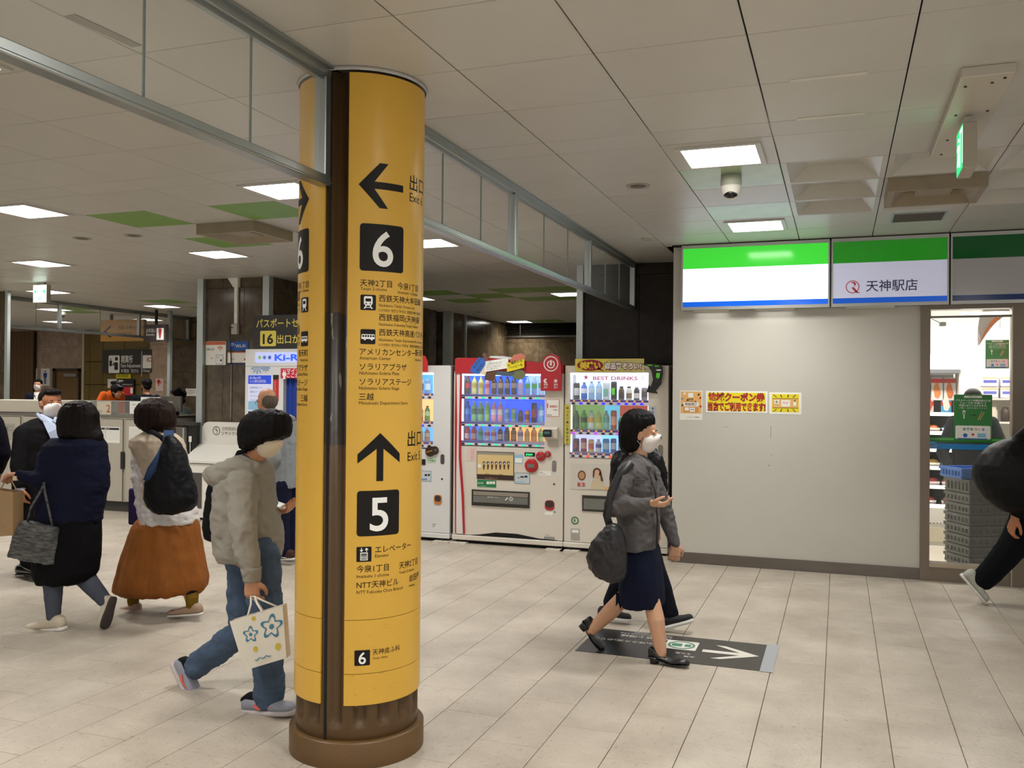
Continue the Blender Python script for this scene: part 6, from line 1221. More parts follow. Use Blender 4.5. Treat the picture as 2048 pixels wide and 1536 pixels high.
d, w, h = far('fare_machine', 'dark fare adjustment machine with red panel set in the brass wall', 'ticket machine', 237, 758, 269, 830, MY-.33, mat('machine_dark', '#1f1a17', .4), .03); b = M().m(RDP).rect(w*.25, h*.55, w*.98, h*.78, -.034, .003); b.m(WHP).rect(w*.8, h*.6, w*.95, h*.76, -.037, .002).rect(w*.05, h*.93, w*.35, h*.97, -.034, .003); b.m(GYP).rect(w*.1, h*.83, w*.9, h*.86, -.034, .003); b.build('panel', d)
# toilet signs and door
d, w, h = far('toilet_sign', 'white toilet sign with a blue man figure', 'sign', 83, 737, 100.5, 772, MY-.001, WHP, .02)
def figure(c, woman, w, h):
    b = M().m(c); cx = w/2; s = h/35
    b.disc(cx, h-6*s, 1.8*s, -.022, .001, 14)
    if woman: b.plate([(cx-2.5*s, h-9*s), (cx+2.5*s, h-9*s), (cx+5.5*s, h-20*s), (cx-5.5*s, h-20*s)], -.022, .001)
    else: b.plate([(cx-4.6*s, h-9*s), (cx+4.6*s, h-9*s), (cx+4.6*s, h-18*s), (cx+3.2*s, h-18*s), (cx+2.6*s, h-12*s), (cx+2.6*s, h-20*s), (cx-2.6*s, h-20*s), (cx-2.6*s, h-12*s), (cx-3.2*s, h-18*s), (cx-4.6*s, h-18*s)], -.022, .001)
    b.rect(cx-2.4*s, h-31*s, cx-.4*s, h-20*s, -.022, .001).rect(cx+.4*s, h-31*s, cx+2.4*s, h-20*s, -.022, .001); return b
figure(flat('man_blue', '#24328c'), False, w, h).build('figure', d)
d, w, h = far('toilet_sign', 'white toilet sign with a red woman figure, half behind the wood wall', 'sign', 59, 737, 74, 772, MY-.001, WHP, .02); figure(flat('woman_red', '#b03030'), True, w, h).build('figure', d)
p, q = at_y(109, 737, MY-.001), at_y(162, 737, MY-.001)
dr = M().m(mat('door_brown', '#76582f', .5)).box((p[0]+.05, MY-.03, 0), (q[0]-.05, MY, p[2]-.05)).build('door_1'); dr['kind'] = 'structure'; M().m(mat('door_frame_dark', '#3f2e18', .5)).box((p[0], MY-.06, 0), (p[0]+.09, MY, p[2])).box((p[0], MY-.06, p[2]-.07), (q[0], MY, p[2])).box((q[0]-.04, MY-.06, 0), (q[0], MY, p[2])).build('frame', dr); M().m(GYP).box((q[0]-.45, MY-.09, p[2]-.2), (q[0]-.06, MY-.03, p[2]-.13)).build('door_closer', dr)
o = M().m(mat('corner_strip', '#d8cba8', .4)).box((at_y(163.5, 780, MY-.05)[0], MY-.05, 0), (at_y(167.5, 780, MY-.05)[0], MY, ZC+.1)).build('trim_9'); o['kind'] = 'structure'
# hanging signs beyond the gates
hy = 13.4
d, w, h = far('hanging_sign', 'yellow hanging guide sign with black arrow beyond the gates', 'sign', 208, 641, 293, 682, hy, mat('hang_yellow', '#a8782c', .4), .08)
b = M(); k = w/85; b.m(INK).plate([(.06, h*.45), (.22, h*.72), (.27, h*.72), (.14, h*.45), (.27, h*.18), (.22, h*.18)], -.083, .002).text('西鉄 天神大牟田線', w*.42, h*.55, .055, -.082, .0).text('Nishitetsu Line', w*.42, h*.32, .04, -.082, .0); b.build('lettering', d); M().m(BLACK).box((w*.2, -.06, h), (w*.24, -.02, ZC-.003-d.location[2])).build('hanger', d)
d, w, h = far('hanging_sign', 'dark hanging toilet guide sign with red figure', 'sign', 296, 650, 337, 684, hy-.6, mat('hang_dark', '#3d3430', .4), .08)
b = M().m(WHP).text('お手洗い', w*.08, h*.55, .06, -.082, .004, w=w*.45).text('Restrooms', w*.08, h*.36, .045, -.082, .0, w=w*.4).rect(w*.58, h*.12, w*.92, h*.78, -.082, .001); b.m(flat('woman_red', '#b03030')).disc(w*.75, h*.66, .035, -.085, .001, 12).plate([(w*.68, h*.58), (w*.82, h*.58), (w*.78, h*.2), (w*.72, h*.2)], -.085, .001); b.build('lettering', d); M().m(BLACK).box((w*.45, -.06, h), (w*.52, -.02, ZC-.003-d.location[2])).build('hanger', d)
d, w, h = far('wall_notice', 'pale pink toilet direction notice on the far marble wall', 'notice', 312, 757, 327, 782, MY-.401, flat('pinkish', '#dcc6bd'), .01); M().m(RDP).disc(w*.4, h*.75, .05, -.012, .001, 12).rect(w*.34, h*.4, w*.46, h*.68, -.012, .001).rect(w*.65, h*.55, w*.72, h*.8, -.012, .001).build('figure', d)
d, w, h = far('wall_notice', 'small white notice on the marble behind the masked office clerk', 'notice', 372, 777, 396, 792, 14.249, WHP, .01); M().m(GYP).rect(w*.15, h*.7, w*.8, h*.76, -.012, .001).rect(w*.15, h*.45, w*.8, h*.5, -.012, .001).rect(w*.15, h*.25, w*.6, h*.3, -.012, .001).build('lettering', d)
p = at_y(340, 660, 13.0); o = M().m(ALUP).box((p[0]-.03, 12.97, 0), (p[0]+.03, 13.03, ZC)).build('trim_10'); o['kind'] = 'structure'
d = thing('dome_camera', 'small white dome camera on the ceiling beyond the glass screen', 'security camera', (at_y(125, 628, 12.5)[0], 12.5, ZC)); M().m(WHITE).lathe([(.05, -.08), (.07, -.05), (.07, 0)], 16).build('housing', d); M().m(LENS).ball((0, 0, -.085), (.045, .045, .03), 12, 6).build('lens', d)
for nm, x0_, y0_, x1_, y1_ in (('wall_end_left', -26, -4, -25.9, 18), ('wall_end_far', -26, 17.6, 6, 17.7)):
    o = M().m(mat('far_wall', '#8a7f70', .6)).box((x0_, y0_, 0), (x1_, y1_, ZC+.1)).build(nm); o['kind'] = 'structure'
# ------------------------------------------------------------------ people: helpers
from mathutils import noise as mnoise
TS = bpy.data.scenes.new('sculpting')
def solid(mb, voxel, smooth=2, wr=None):
    """fuses overlapping solids into one continuous skin"""
    me = bpy.data.meshes.new('t'); me.from_pydata(mb.v, [], mb.f); me.update()
    o = bpy.data.objects.new('t', me); TS.collection.objects.link(o)
    r = o.modifiers.new('r', 'REMESH'); r.mode = 'VOXEL'; r.voxel_size = voxel; r.adaptivity = 0
    if smooth: s = o.modifiers.new('s', 'SMOOTH'); s.factor = .5; s.iterations = smooth
    vl = TS.view_layers[0]; vl.update(); dg = vl.depsgraph
    out = bpy.data.meshes.new_from_object(o.evaluated_get(dg)); bpy.data.objects.remove(o); bpy.data.meshes.remove(me)
    if wr: 
        n = len(out.vertices); co = np.empty(n*3, np.float32); out.vertices.foreach_get('co', co); nn = np.empty(n*3, np.float32); out.vertices.foreach_get('normal', nn)
        co = co.reshape(-1, 3); nn = nn.reshape(-1, 3); amp, sc = wr; sx, sy, sz = sc
        N_ = mnoise.noise; d = np.array([N_((p[0]*sx, p[1]*sy, p[2]*sz))+.9*(.22-abs(N_((p[0]*sx*1.7+3, p[1]*sy*1.7, (p[2]+.35*p[0])*sz*1.9))))+.25*N_((p[0]*sx*4, p[1]*sy*4, p[2]*sz*4)) for p in co], np.float32)
        co += nn*(d*amp)[:, None]; out.vertices.foreach_set('co', co.ravel())
    out.polygons.foreach_set('use_smooth', [True]*len(out.polygons)); return out
def put(me, name, parent, m):
    q = parent.location; me.transform(Matrix.Translation(-q)); me.materials.clear(); me.materials.append(m); me.name = name
    o = bpy.data.objects.new(name, me); COL.objects.link(o); o.parent = parent; return o
def J(px, py, Y): return Vector(at_y(px, py, Y))
def ringv(c, A, B, a, b, n=22, p=2.25):
    out = []
    for i in range(n):
        t = 2*math.pi*i/n; u, w = math.cos(t), math.sin(t)
        u = math.copysign(abs(u)**(2/p), u); w = math.copysign(abs(w)**(2/p), w); out.append(tuple(Vector(c)+A*(a*u)+B*(b*w)))
    return out
def stack(mb, Y, rows, n=22, p=2.25, wob=0., seed=0):
    """rounded body from outline rows (height in the view, left, right, half depth[, depth shift])"""
    R = []; rr = random.Random(seed); ph = [rr.uniform(0, 6) for _ in range(4)]
    for r in rows:
        y, xl, xr, b = r[:4]; dy = r[4] if len(r) > 4 else 0; l, q = J(xl, y, Y+dy), J(xr, y, Y+dy); c = (l+q)/2; A = (q-l).normalized()
        R.append(ringv(c, A, Vector((0, 1, 0)), (q-l).length/2, b, n, p))
    if wob:
        for i, r in enumerate(R):
            c = sum((Vector(v) for v in r), Vector())/len(r); k = i/max(len(R)-1, 1)
            for j, v in enumerate(r):
                t = 2*math.pi*j/n; f = 1+wob*k*(math.sin(5*t+ph[0])+.7*math.sin(8*t+ph[1])+.5*math.sin(13*t+ph[2])); r[j] = tuple(c+(Vector(v)-c)*f)
    return mb.loft(R)
def limb(mb, pts, rs, n=12):
    pts = [Vector(p) for p in pts]
    P, Rr = [], []
    for i in range(len(pts)-1):
        for k in range(4):
            t = k/4; P.append(pts[i].lerp(pts[i+1], t)); Rr.append(rs[i]*(1-t)+rs[i+1]*t)
    P.append(pts[-1]); Rr.append(rs[-1]); mb.tube(P, Rr, n)
    for p, r in zip(pts, rs): mb.ball(tuple(p), r*.985, 12, 8)
    return mb
def eball(mb, C, ax, off, rad, n=18, k=12):
    R, Fv, U = ax; c = C+R*off[0]+Fv*off[1]+U*off[2]; rings = []
    for j in range(k):
        a = math.pi*(j+.1)/(k-.8); rings.append([tuple(c-U*(rad[2]*math.cos(a))+R*(rad[0]*math.sin(a)*math.cos(2*math.pi*i/n))+Fv*(rad[1]*math.sin(a)*math.sin(2*math.pi*i/n))) for i in range(n)])
    return mb.loft(rings)
def axes(yaw, pitch=0., roll=0.):
    """frame (right, forward, up) facing yaw degrees (0 = away along +y, 90 = towards +x)"""
    y, p = math.radians(yaw), math.radians(pitch); Fv = Vector((math.sin(y)*math.cos(p), math.cos(y)*math.cos(p), math.sin(p))); R = Vector((math.cos(y), -math.sin(y), 0)); U = R.cross(Fv)
    if roll: q = Matrix.Rotation(math.radians(roll), 3, Fv); R, U = q @ R, q @ U
    return R, Fv, U
def head(mb, C, ax, s=1., neck=None):
    C = Vector(C)
    for off, rad in (((0, -.012, .030), (.074, .094, .086)), ((0, .028, -.035), (.058, .066, .072)), ((0, .048, -.085), (.030, .030, .026)), ((0, -.02, -.03), (.060, .060, .055)),
                     ((0, .094, -.012), (.010, .014, .022)), ((0, .102, -.028), (.014, .014, .011)), ((0, .084, -.062), (.022, .010, .009)), ((.030, .078, .012), (.022, .012, .007)), ((-.030, .078, .012), (.022, .012, .007)),
                     ((.073, -.006, -.014), (.011, .019, .030)), ((-.073, -.006, -.014), (.011, .019, .030)), ((.036, .058, -.04), (.018, .018, .018)), ((-.036, .058, -.04), (.018, .018, .018))):
        eball(mb, C, ax, [v*s for v in off], [v*s for v in rad])
    if neck is not None:
        b = C+ax[1]*(-.012*s)+ax[2]*(-.06*s); limb(mb, [b, Vector(neck)], [.052*s, .058*s])
def eyes(C, ax, parent, s=1., closed=False):
    C = Vector(C); R, Fv, U = ax
    for k in (-1, 1):
        b = M(); eball(b, C, ax, (.031*k*s, .079*s, -.004*s), (.0125*s, .009*s, .0065*s), 12, 8); b.build('eye', parent, EYEW, world=True)
        b = M(); eball(b, C, ax, (.031*k*s, .0865*s, -.004*s), (.0058*s, .004*s, .0058*s), 10, 6); b.build('iris', parent, EYED, world=True)
        b = M(); b.tube([C+R*(k*t*s)+Fv*(.086*s-abs(t-.03)*.35*s)+U*((.020+.10*(.03-abs(t-.03))*.5)*s) for t in (.014, .022, .031, .04, .046)], [.002*s, .003*s, .003*s, .0025*s, .0012*s], 6); b.build('eyebrow', parent, HAIRB, world=True)
def mask_on(C, ax, parent, s=1., m=None):
    C = Vector(C); R, Fv, U = ax; b = M(); rings = []
    for z, rx, ry, y0 in ((.0, .026, .080, .040), (-.008, .046, .092, .028), (-.028, .060, .103, .018), (-.055, .0625, .090, .014), (-.082, .056, .078, .014), (-.103, .040, .058, .018), (-.113, .022, .034, .026)):
        r = []
        for i in range(19):
            t = math.pi*(i/18)-math.pi/2; rr = ry*(math.cos(t)**.75 if math.cos(t) > 0 else 0); r.append(tuple(C+R*(rx*s*math.sin(t))+Fv*((y0+(rr*.92))*s)+U*(z*s)))
        for i in range(18, -1, -1):
            t = math.pi*(i/18)-math.pi/2; rr = ry*(math.cos(t)**.75 if math.cos(t) > 0 else 0); r.append(tuple(C+R*(rx*s*.93*math.sin(t))+Fv*((y0-.004+(rr*.82))*s)+U*(z*s)))
        rings.append(r)
    b.loft(rings); o = b.build('face_mask', parent, m or MASK, world=True)
    for k in (-1, 1):
        st = M(); st.tube([C+R*(.062*k*s)+Fv*(.02*s)+U*(-.022*s), C+R*(.078*k*s)+Fv*(-.008*s)+U*(.012*s), C+R*(.082*k*s)+Fv*(-.03*s)+U*(-.005*s), C+R*(.074*k*s)+Fv*(-.016*s)+U*(-.045*s), C+R*(.056*k*s)+Fv*(.02*s)+U*(-.085*s)], .0016*s, 5); st.build('ear_loop', parent, m or MASK, world=True)
def hand(mb, wr, d, nrm, side=1, curl=.5, s=1., spread=.1):
    """palm with four unequal bent fingers and a thumb; d: direction of the hand, nrm: the way the palm faces, side: +1 puts the thumb on d x nrm"""
    wr = Vector(wr); d = Vector(d).normalized(); nrm = (Vector(nrm)-d*Vector(nrm).dot(d)).normalized(); sd = d.cross(nrm)*side
    K = wr+d*(.082*s); rings = []
    for t, w, h in ((-.01, .026, .020), (.02, .032, .019), (.05, .039, .017), (.082, .040, .013)):
        rings.append(ringv(wr+d*(t*s), sd, nrm, w*s, h*s, 14, 2.6))
    mb.loft(rings)
    for i, (off, L) in enumerate(((.030, .068), (.010, .078), (-.011, .072), (-.030, .056))):
        p = K+sd*(off*s)-d*(.006*s); a = curl*(.55+.07*i); dirv = (d+sd*(spread*(.5-i/3.)*.6)).normalized(); P = [p]; rr = [.0092*s]; ax_ = dirv.cross(nrm)
        for k, f in enumerate((.45, .32, .23)):
            q = Matrix.Rotation(-a if False else a, 3, ax_ if dirv.cross(nrm).length else sd); dirv = (q @ dirv).normalized() if (q @ dirv).dot(nrm) >= dirv.dot(nrm) else (Matrix.Rotation(-a, 3, ax_) @ dirv).normalized()
            p = p+dirv*(L*f*s); P.append(p); rr.append((.0088, .008, .0068)[k]*s); a = curl*1.0
        limb(mb, P, rr, 8)
    tp = wr+d*(.022*s)+sd*(.026*s); t1 = tp+(d*.55+sd*.75+nrm*.25).normalized()*(.034*s); t2 = t1+(d*.85+sd*.1+nrm*(.3+curl*.4)).normalized()*(.030*s); t3 = t2+(d*.9-sd*.25*curl+nrm*(.25+curl*.3)).normalized()*(.024*s)
    limb(mb, [tp, t1, t2, t3], [.014*s, .0115*s, .0095*s, .0078*s], 8)
def shoe(parent, heel, toe, up, m_up, m_sole, name='shoe', s=1., sole_h=.022, low=False, block=0., mcol=None):
    """shoe from heel to toe (ground points), up: away from the sole"""
    heel, toe, up = Vector(heel), Vector(toe), Vector(up).normalized(); d = (toe-heel); L = d.length; d.normalize(); up = (up-d*up.dot(d)).normalized(); sd = d.cross(up)
    prof = ((0, .020, .050), (.04, .029, .066), (.14, .033, .074), (.28, .034, .070), (.42, .036, .058), (.58, .042, .048), (.76, .044, .038), (.90, .040, .036), (.97, .029, .028), (1.0, .012, .016))
    if low: prof = tuple((t, w*.92, h*(.86 if t < .2 else .42 if t < .6 else .8)) for t, w, h in prof)
    lift = lambda t: block*max(0, 1-t/.55)
    b = M(); b.loft([ringv(heel+d*(t*L)+up*(sole_h*.7+h/2*s+lift(t)), sd, up, w*s, h/2*s, 16, 2.6) for t, w, h in prof]); sh_ = b.build(name, parent, m_up, world=True)
    b = M(); b.loft([ringv(heel+d*(t*L*1.015-.004)+up*(sole_h/2+lift(t)), sd, up, w*1.06*s, sole_h/2, 16, 3.5) for t, w, h in prof]); b.build('sole', sh_, m_sole, loc=(0, 0, 0)); o = sh_.children[0]
    q = parent.location; o.data.transform(Matrix.Translation(-q))
    if block: b = M(); b.loft([ringv(heel+d*(.13*L)+up*z, sd, d, w, .026*s, 12, 3) for z, w in ((0, .026*s), (block+.004, .032*s))]); o = b.build('heel', sh_, m_sole); o.data.transform(Matrix.Translation(-q))
    if mcol: b = M(); b.loft([ringv(heel+d*(t*L)+up*(sole_h*.7+h), sd, up, w*s, .014, 14, 2.4) for t, w, h in ((.02, .028, .055), (.12, .034, .072), (.30, .035, .066), (.42, .028, .056))]); o = b.build('collar', sh_, mcol); o.data.transform(Matrix.Translation(-q))
    return sh_
def skinm(name, c): 
    m = mat(name, c, .48, spec=.35, vary=.03, vscale=20); m.node_tree.nodes['Principled BSDF'].inputs['Subsurface Weight'].default_value = .08; m.node_tree.nodes['Principled BSDF'].inputs['Subsurface Scale'].default_value = .01; return m
SK1 = skinm('skin', '#c99c7e'); SK2 = skinm('skin_tan', '#a9714f'); SK3 = skinm('skin_warm', '#c08a6a')
EYEW = mat('eye_white', '#d9d2c8', .3); EYED = mat('iris_dark', '#20140e', .2); MASK = mat('mask_white', '#e3dcd8', .8, bump=.1, bscale=120)
def hairm(name, c): return mat(name, c, .5, spec=.14, bump=.35, bscale=22, stretch=(7, 7, .8), vary=.35, vscale=14)
HAIRB = hairm('hair_black', '#0b0808'); HAIRBR = hairm('hair_brown', '#1e100a'); HAIRGR = hairm('hair_grey', '#5d5348'); HAIRD = hairm('hair_dark', '#0f0908')
def cloth(name, c, sc=260, b=.12, rough=.9, v=.05): return mat('cloth_'+name, c, rough, spec=.15, vary=v, vscale=6, bump=b, bscale=sc, sheen=0)
def person(label, px, py, group=None): p = at_z(px, py, 0); return tag(empty('person', (p[0], p[1], 0)), label, 'person', group)
def garment(parent, name, m, build, voxel=.009, smooth=3, wr=(.006, (7, 7, 7))):
    b = M(); build(b); return put(solid(b, voxel, smooth, wr), name, parent, m)
def band(parent, name, m, pts, w, t=.004, up=(0, 0, 1)):
    """flat strap through points; w: half width"""
    P = [Vector(p) for p in pts]; R = []
    for i, p in enumerate(P):
        tg = (P[min(i+1, len(P)-1)]-P[max(i-1, 0)]).normalized(); view = (p-Vector((0, 0, EYE))).normalized(); s_ = tg.cross(view).normalized(); n_ = s_.cross(tg).normalized()
        R.append([tuple(p+s_*w+n_*t), tuple(p+s_*w-n_*t), tuple(p-s_*w-n_*t), tuple(p-s_*w+n_*t)])
    b = M(); b.loft(R); return b.build(name, parent, m, world=True)
# ------------------------------------------------------------------ woman in the grey jacket, walking right
GJ = cloth('grey_jacket', '#5a5757', 180, .10); NAVY = cloth('navy_skirt', '#11162a'); BLK = cloth('black', '#121113'); BLKL = mat('black_leather', '#141314', .35, spec=.5, bump=.1, bscale=40)
p1 = person('woman in grey jacket and navy skirt, white mask, walking over the floor sticker', 1300, 1325); Y = 5.40
def body1(b):
    head(b, J(1284, 866, Y), axes(84, -4), 1.0, J(1275, 925, Y))
    limb(b, [J(1275, 928, Y), J(1272, 985, Y), J(1278, 1075, Y)], [.07, .10, .11])
    limb(b, [J(1262, 945, Y-.13), J(1232, 1014, Y-.22), J(1298, 1007, Y-.25)], [.045, .040, .026]); hand(b, J(1300, 1006, Y-.25), (1, .0, -.08), (.1, .3, .9), 1, .75, .98)
    limb(b, [J(1296, 950, Y+.12), J(1330, 1030, Y+.18), J(1350, 1086, Y+.18)], [.045, .038, .025]); hand(b, J(1350, 1087, Y+.18), (-.05, 0, -1), (-.3, .9, 0), 1, .7, .95)
    for k, (hp, kn, an, an2) in enumerate(((J(1276, 1105, Y-.06), J(1303, 1200, Y-.07), J(1312, 1240, Y-.09), J(1322, 1306, Y-.1)), (J(1276, 1100, Y+.07), J(1252, 1190, Y+.06), J(1222, 1222, Y+.06), J(1181, 1262, Y+.06)))):
        limb(b, [hp, kn, an, an2], [.066, .050, .052, .034])
p = M(); body1(p); put(solid(p, .0052, 2), 'body', p1, SK1)
eyes(J(1284, 866, Y), axes(84, -4), p1); mask_on(J(1284, 866, Y), axes(84, -4), p1, 1.02)
def hair1(b): stack(b, Y, [(817.5, 1266, 1282, .03), (821, 1257, 1296, .055), (828, 1248, 1305, .08), (838, 1243, 1310, .095), (848, 1240, 1310, .10), (856, 1239, 1300, .102), (868, 1239, 1291, .103), (882, 1239, 1288, .10), (894, 1240, 1285, .095), (901, 1244, 1281, .08), (904, 1250, 1275, .05)])
garment(p1, 'hair', HAIRB, hair1, .006, 2, (.005, (60, 60, 6)))
def jacket1(b):
    stack(b, Y, [(906, 1264, 1288, .06), (914, 1256, 1292, .09), (924, 1245, 1302, .14), (940, 1238, 1309, .18), (965, 1232, 1313, .19), (1010, 1232, 1316, .185), (1050, 1238, 1318, .19), (1080, 1245, 1316, .195), (1096, 1248, 1314, .20)])
    limb(b, [J(1258, 945, Y-.14), J(1228, 1012, Y-.22), J(1262, 1012, Y-.24), J(1297, 1007, Y-.25)], [.070, .066, .056, .037]); limb(b, [J(1300, 950, Y+.13), J(1331, 1030, Y+.18), J(1350, 1084, Y+.18)], [.066, .052, .036])
    limb(b, [J(1270, 912, Y-.07), J(1298, 935, Y-.10)], [.022, .016])
garment(p1, 'jacket', GJ, jacket1, .008, 3, (.010, (9, 9, 14)))
b = M(); stack(b, Y-.0, [(926, 1282, 1303, .055), (945, 1290, 1310, .05), (960, 1300, 1315, .03)]); b.build('shirt', p1, cloth('dark_top', '#2c2728'), world=True)
b = M(); b.tube([J(1300, 950, Y-.09), J(1311, 985, Y-.11), J(1315, 1040, Y-.10), J(1313, 1092, Y-.10)], .006, 6); b.build('jacket_placket', p1, cloth('placket', '#3b3436'), world=True)
b = M(); b.box(J(1268, 958, Y-.205), J(1290, 968, Y-.188)); b.build('pocket_flap', p1, GJ, world=True)
garment(p1, 'skirt', NAVY, lambda b: stack(b, Y, [(1084, 1247, 1312, .16), (1100, 1244, 1315, .175), (1130, 1241, 1320, .185), (1165, 1240, 1325, .185), (1195, 1240, 1328, .175), (1210, 1247, 1328, .165)]), .009, 2, (.005, (14, 14, 3)))
b = M(); b.prism([(0, 0), (.05, .0), (.03, -.10), (.015, -.06), (.0, -.085)], -.003, .003, 'y'); o = b.build('skirt_vent', p1, NAVY); o.location = tuple(J(1232, 1185, Y-.1)-p1.location)
shoe(p1, J(1299, 1325, Y-.1), J(1379, 1331, Y-.12), (0, 0, 1), BLKL, BLKL, 'shoe', 1.0, .008, True, .035)
shoe(p1, J(1158, 1250, Y+.06), J(1204, 1303, Y+.06), (.78, 0, .62), BLKL, BLKL, 'shoe', 1.0, .008, True, .035)
bg = thing('handbag', 'soft black shoulder bag hanging behind the grey jacket woman', 'bag', tuple(J(1212, 1164, Y-.30)))
garment(bg, 'bag_body', mat('bag_black', '#1d1b1e', .5, bump=.15, bscale=30), lambda b: stack(b, Y-.30, [(1048, 1212, 1236, .03), (1060, 1202, 1245, .055), (1085, 1185, 1250, .075), (1112, 1174, 1252, .085), (1138, 1178, 1252, .08), (1156, 1198, 1249, .06), (1166, 1222, 1244, .03)]), .008, 3, (.012, (16, 16, 10)))
band(bg, 'strap', mat('bag_black', '#1d1b1e', .5), [J(1264, 925, Y-.19), J(1240, 948, Y-.215), J(1222, 985, Y-.29), J(1213, 1030, Y-.305), J(1222, 1060, Y-.30)], .022, .006)
# ------------------------------------------------------------------ man in black walking behind her
p2 = person('person in black clothes and white soled black shoes, mostly hidden behind the grey jacket woman', 1290, 1243); Y2 = 6.12
def body2(b):
    head(b, J(1274, 866, Y2), axes(90), .98, J(1272, 918, Y2)); limb(b, [J(1274, 925, Y2), J(1275, 990, Y2), J(1278, 1070, Y2)], [.08, .11, .11])
    limb(b, [J(1262, 940, Y2-.17), J(1252, 1010, Y2-.2), J(1275, 1055, Y2-.2)], [.045, .04, .026]); hand(b, J(1276, 1056, Y2-.2), (.5, 0, -1), (0, 1, 0), 1, .6)
    limb(b, [J(1285, 940, Y2+.17), J(1290, 1010, Y2+.2), J(1300, 1055, Y2+.2)], [.045, .04, .026]); hand(b, J(1301, 1056, Y2+.2), (.3, 0, -1), (0, -1, 0), -1, .6)
    limb(b, [J(1288, 1075, Y2-.05), J(1315, 1155, Y2-.08), J(1342, 1232, Y2-.08)], [.08, .055, .035]); limb(b, [J(1270, 1075, Y2+.05), J(1250, 1150, Y2+.05), J(1222, 1215, Y2+.03)], [.08, .055, .035])
p = M(); body2(p); put(solid(p, .0065, 2), 'body', p2, SK3)
garment(p2, 'hair', HAIRD, lambda b: stack(b, Y2, [(834, 1262, 1286, .05), (840, 1254, 1294, .08), (852, 1251, 1296, .088), (866, 1251, 1284, .088), (880, 1254, 1276, .07)]), .008, 2)
def coat2(b):
    stack(b, Y2, [(905, 1260, 1290, .08), (918, 1244, 1306, .14), (935, 1236, 1314, .19), (970, 1234, 1320, .2), (1030, 1238, 1318, .19), (1085, 1240, 1316, .18)])
    limb(b, [J(1258, 940, Y2-.18), J(1250, 1010, Y2-.2), J(1272, 1050, Y2-.2)], [.06, .055, .038]); limb(b, [J(1288, 940, Y2+.18), J(1292, 1010, Y2+.2), J(1300, 1050, Y2+.2)], [.06, .055, .038])
garment(p2, 'coat', BLK, coat2, .010, 3)
def trs2(b):
    limb(b, [J(1284, 1075, Y2-.05), J(1314, 1155, Y2-.08), J(1340, 1226, Y2-.08)], [.10, .075, .058]); limb(b, [J(1272, 1075, Y2+.05), J(1248, 1150, Y2+.05), J(1222, 1206, Y2+.03)], [.10, .075, .055])
garment(p2, 'trousers', cloth('dark_navy', '#0f121c'), trs2, .010, 3)
WSOLE = mat('white_rubber', '#d8d5ce', .5); SNK = mat('black_suede', '#19181a', .8)
shoe(p2, J(1196, 1236, Y2), J(1262, 1244, Y2), (0, 0, 1), SNK, WSOLE, 'shoe', .95, .028); shoe(p2, J(1322, 1262, Y2-.1), J(1389, 1243, Y2-.1), (-.25, 0, 1), SNK, WSOLE, 'shoe', .98, .03)
bp = thing('backpack', 'puffy black strap and pack showing on both sides of the grey jacket woman', 'bag', tuple(J(1232, 1000, Y2)))
def pack2(b):
    limb(b, [J(1300, 905, Y2-.12), J(1312, 925, Y2-.2), J(1322, 950, Y2-.2), J(1324, 985, Y2-.17)], [.05, .055, .05, .035]); stack(b, Y2, [(900, 1232, 1262, .08), (915, 1226, 1262, .13), (945, 1222, 1262, .16), (1000, 1224, 1262, .16), (1030, 1230, 1262, .12)])
garment(bp, 'pack', mat('nylon_black', '#0a0a0c', .5, spec=.2, bump=.1, bscale=18), pack2, .009, 3, (.012, (14, 14, 14)))
# ------------------------------------------------------------------ woman in the grey hoodie
p3 = person('woman in light grey hoodie and blue jeans with short black hair, nearest the column', 530, 1425); Y = 3.95
HOOD = cloth('grey_marl', '#8f8a80', 300, .15); JEANS = mat('denim', '#46566b', .85, spec=.2, vary=.22, vscale=7, bump=.25, bscale=300); 
hc = J(531, 868, Y); hax = axes(96, -16)
def body3(b):
    head(b, hc, hax, .98, J(500, 930, Y)); limb(b, [J(500, 935, Y), J(492, 1000, Y), J(500, 1095, Y)], [.07, .10, .115])
    limb(b, [J(487, 965, Y-.15), J(488, 1062, Y-.24), J(503, 1158, Y-.26)], [.045, .04, .028]); hand(b, J(503, 1156, Y-.26), (.06, .0, -1), (-.1, 1, 0), 1, 1.15, 1.05, .04)
    limb(b, [J(512, 965, Y+.15), J(515, 1050, Y+.2), J(552, 1022, Y+.15)], [.045, .038, .027]); hand(b, J(553, 1021, Y+.15), (.85, 0, .1), (-.2, -.2, .9), -1, 1.0, 1.0)
    limb(b, [J(520, 1120, Y-.08), J(532, 1240, Y-.12), J(534, 1400, Y-.15)], [.085, .058, .036]); limb(b, [J(494, 1120, Y+.08), J(488, 1260, Y+.06), J(386, 1335, Y+.02)], [.085, .058, .036])
p = M(); body3(p); put(solid(p, .005, 2), 'body', p3, SK3)
eyes(hc, hax, p3, .98); mask_on(hc, hax, p3, 1.0, mat('mask_cream', '#ddd2c0', .8))
def hair3(b):
    stack(b, Y, [(818, 524, 548, .03), (822, 510, 561, .055), (829, 497, 572, .08), (840, 487, 578, .095), (853, 482, 580, .10), (865, 481, 579, .10), (874, 482, 574, .102), (881, 483, 556, .102), (888, 486, 541, .098), (895, 490, 528, .088), (901, 495, 517, .06)])
garment(p3, 'hair', HAIRB, hair3, .0065, 2, (.006, (50, 50, 7)))
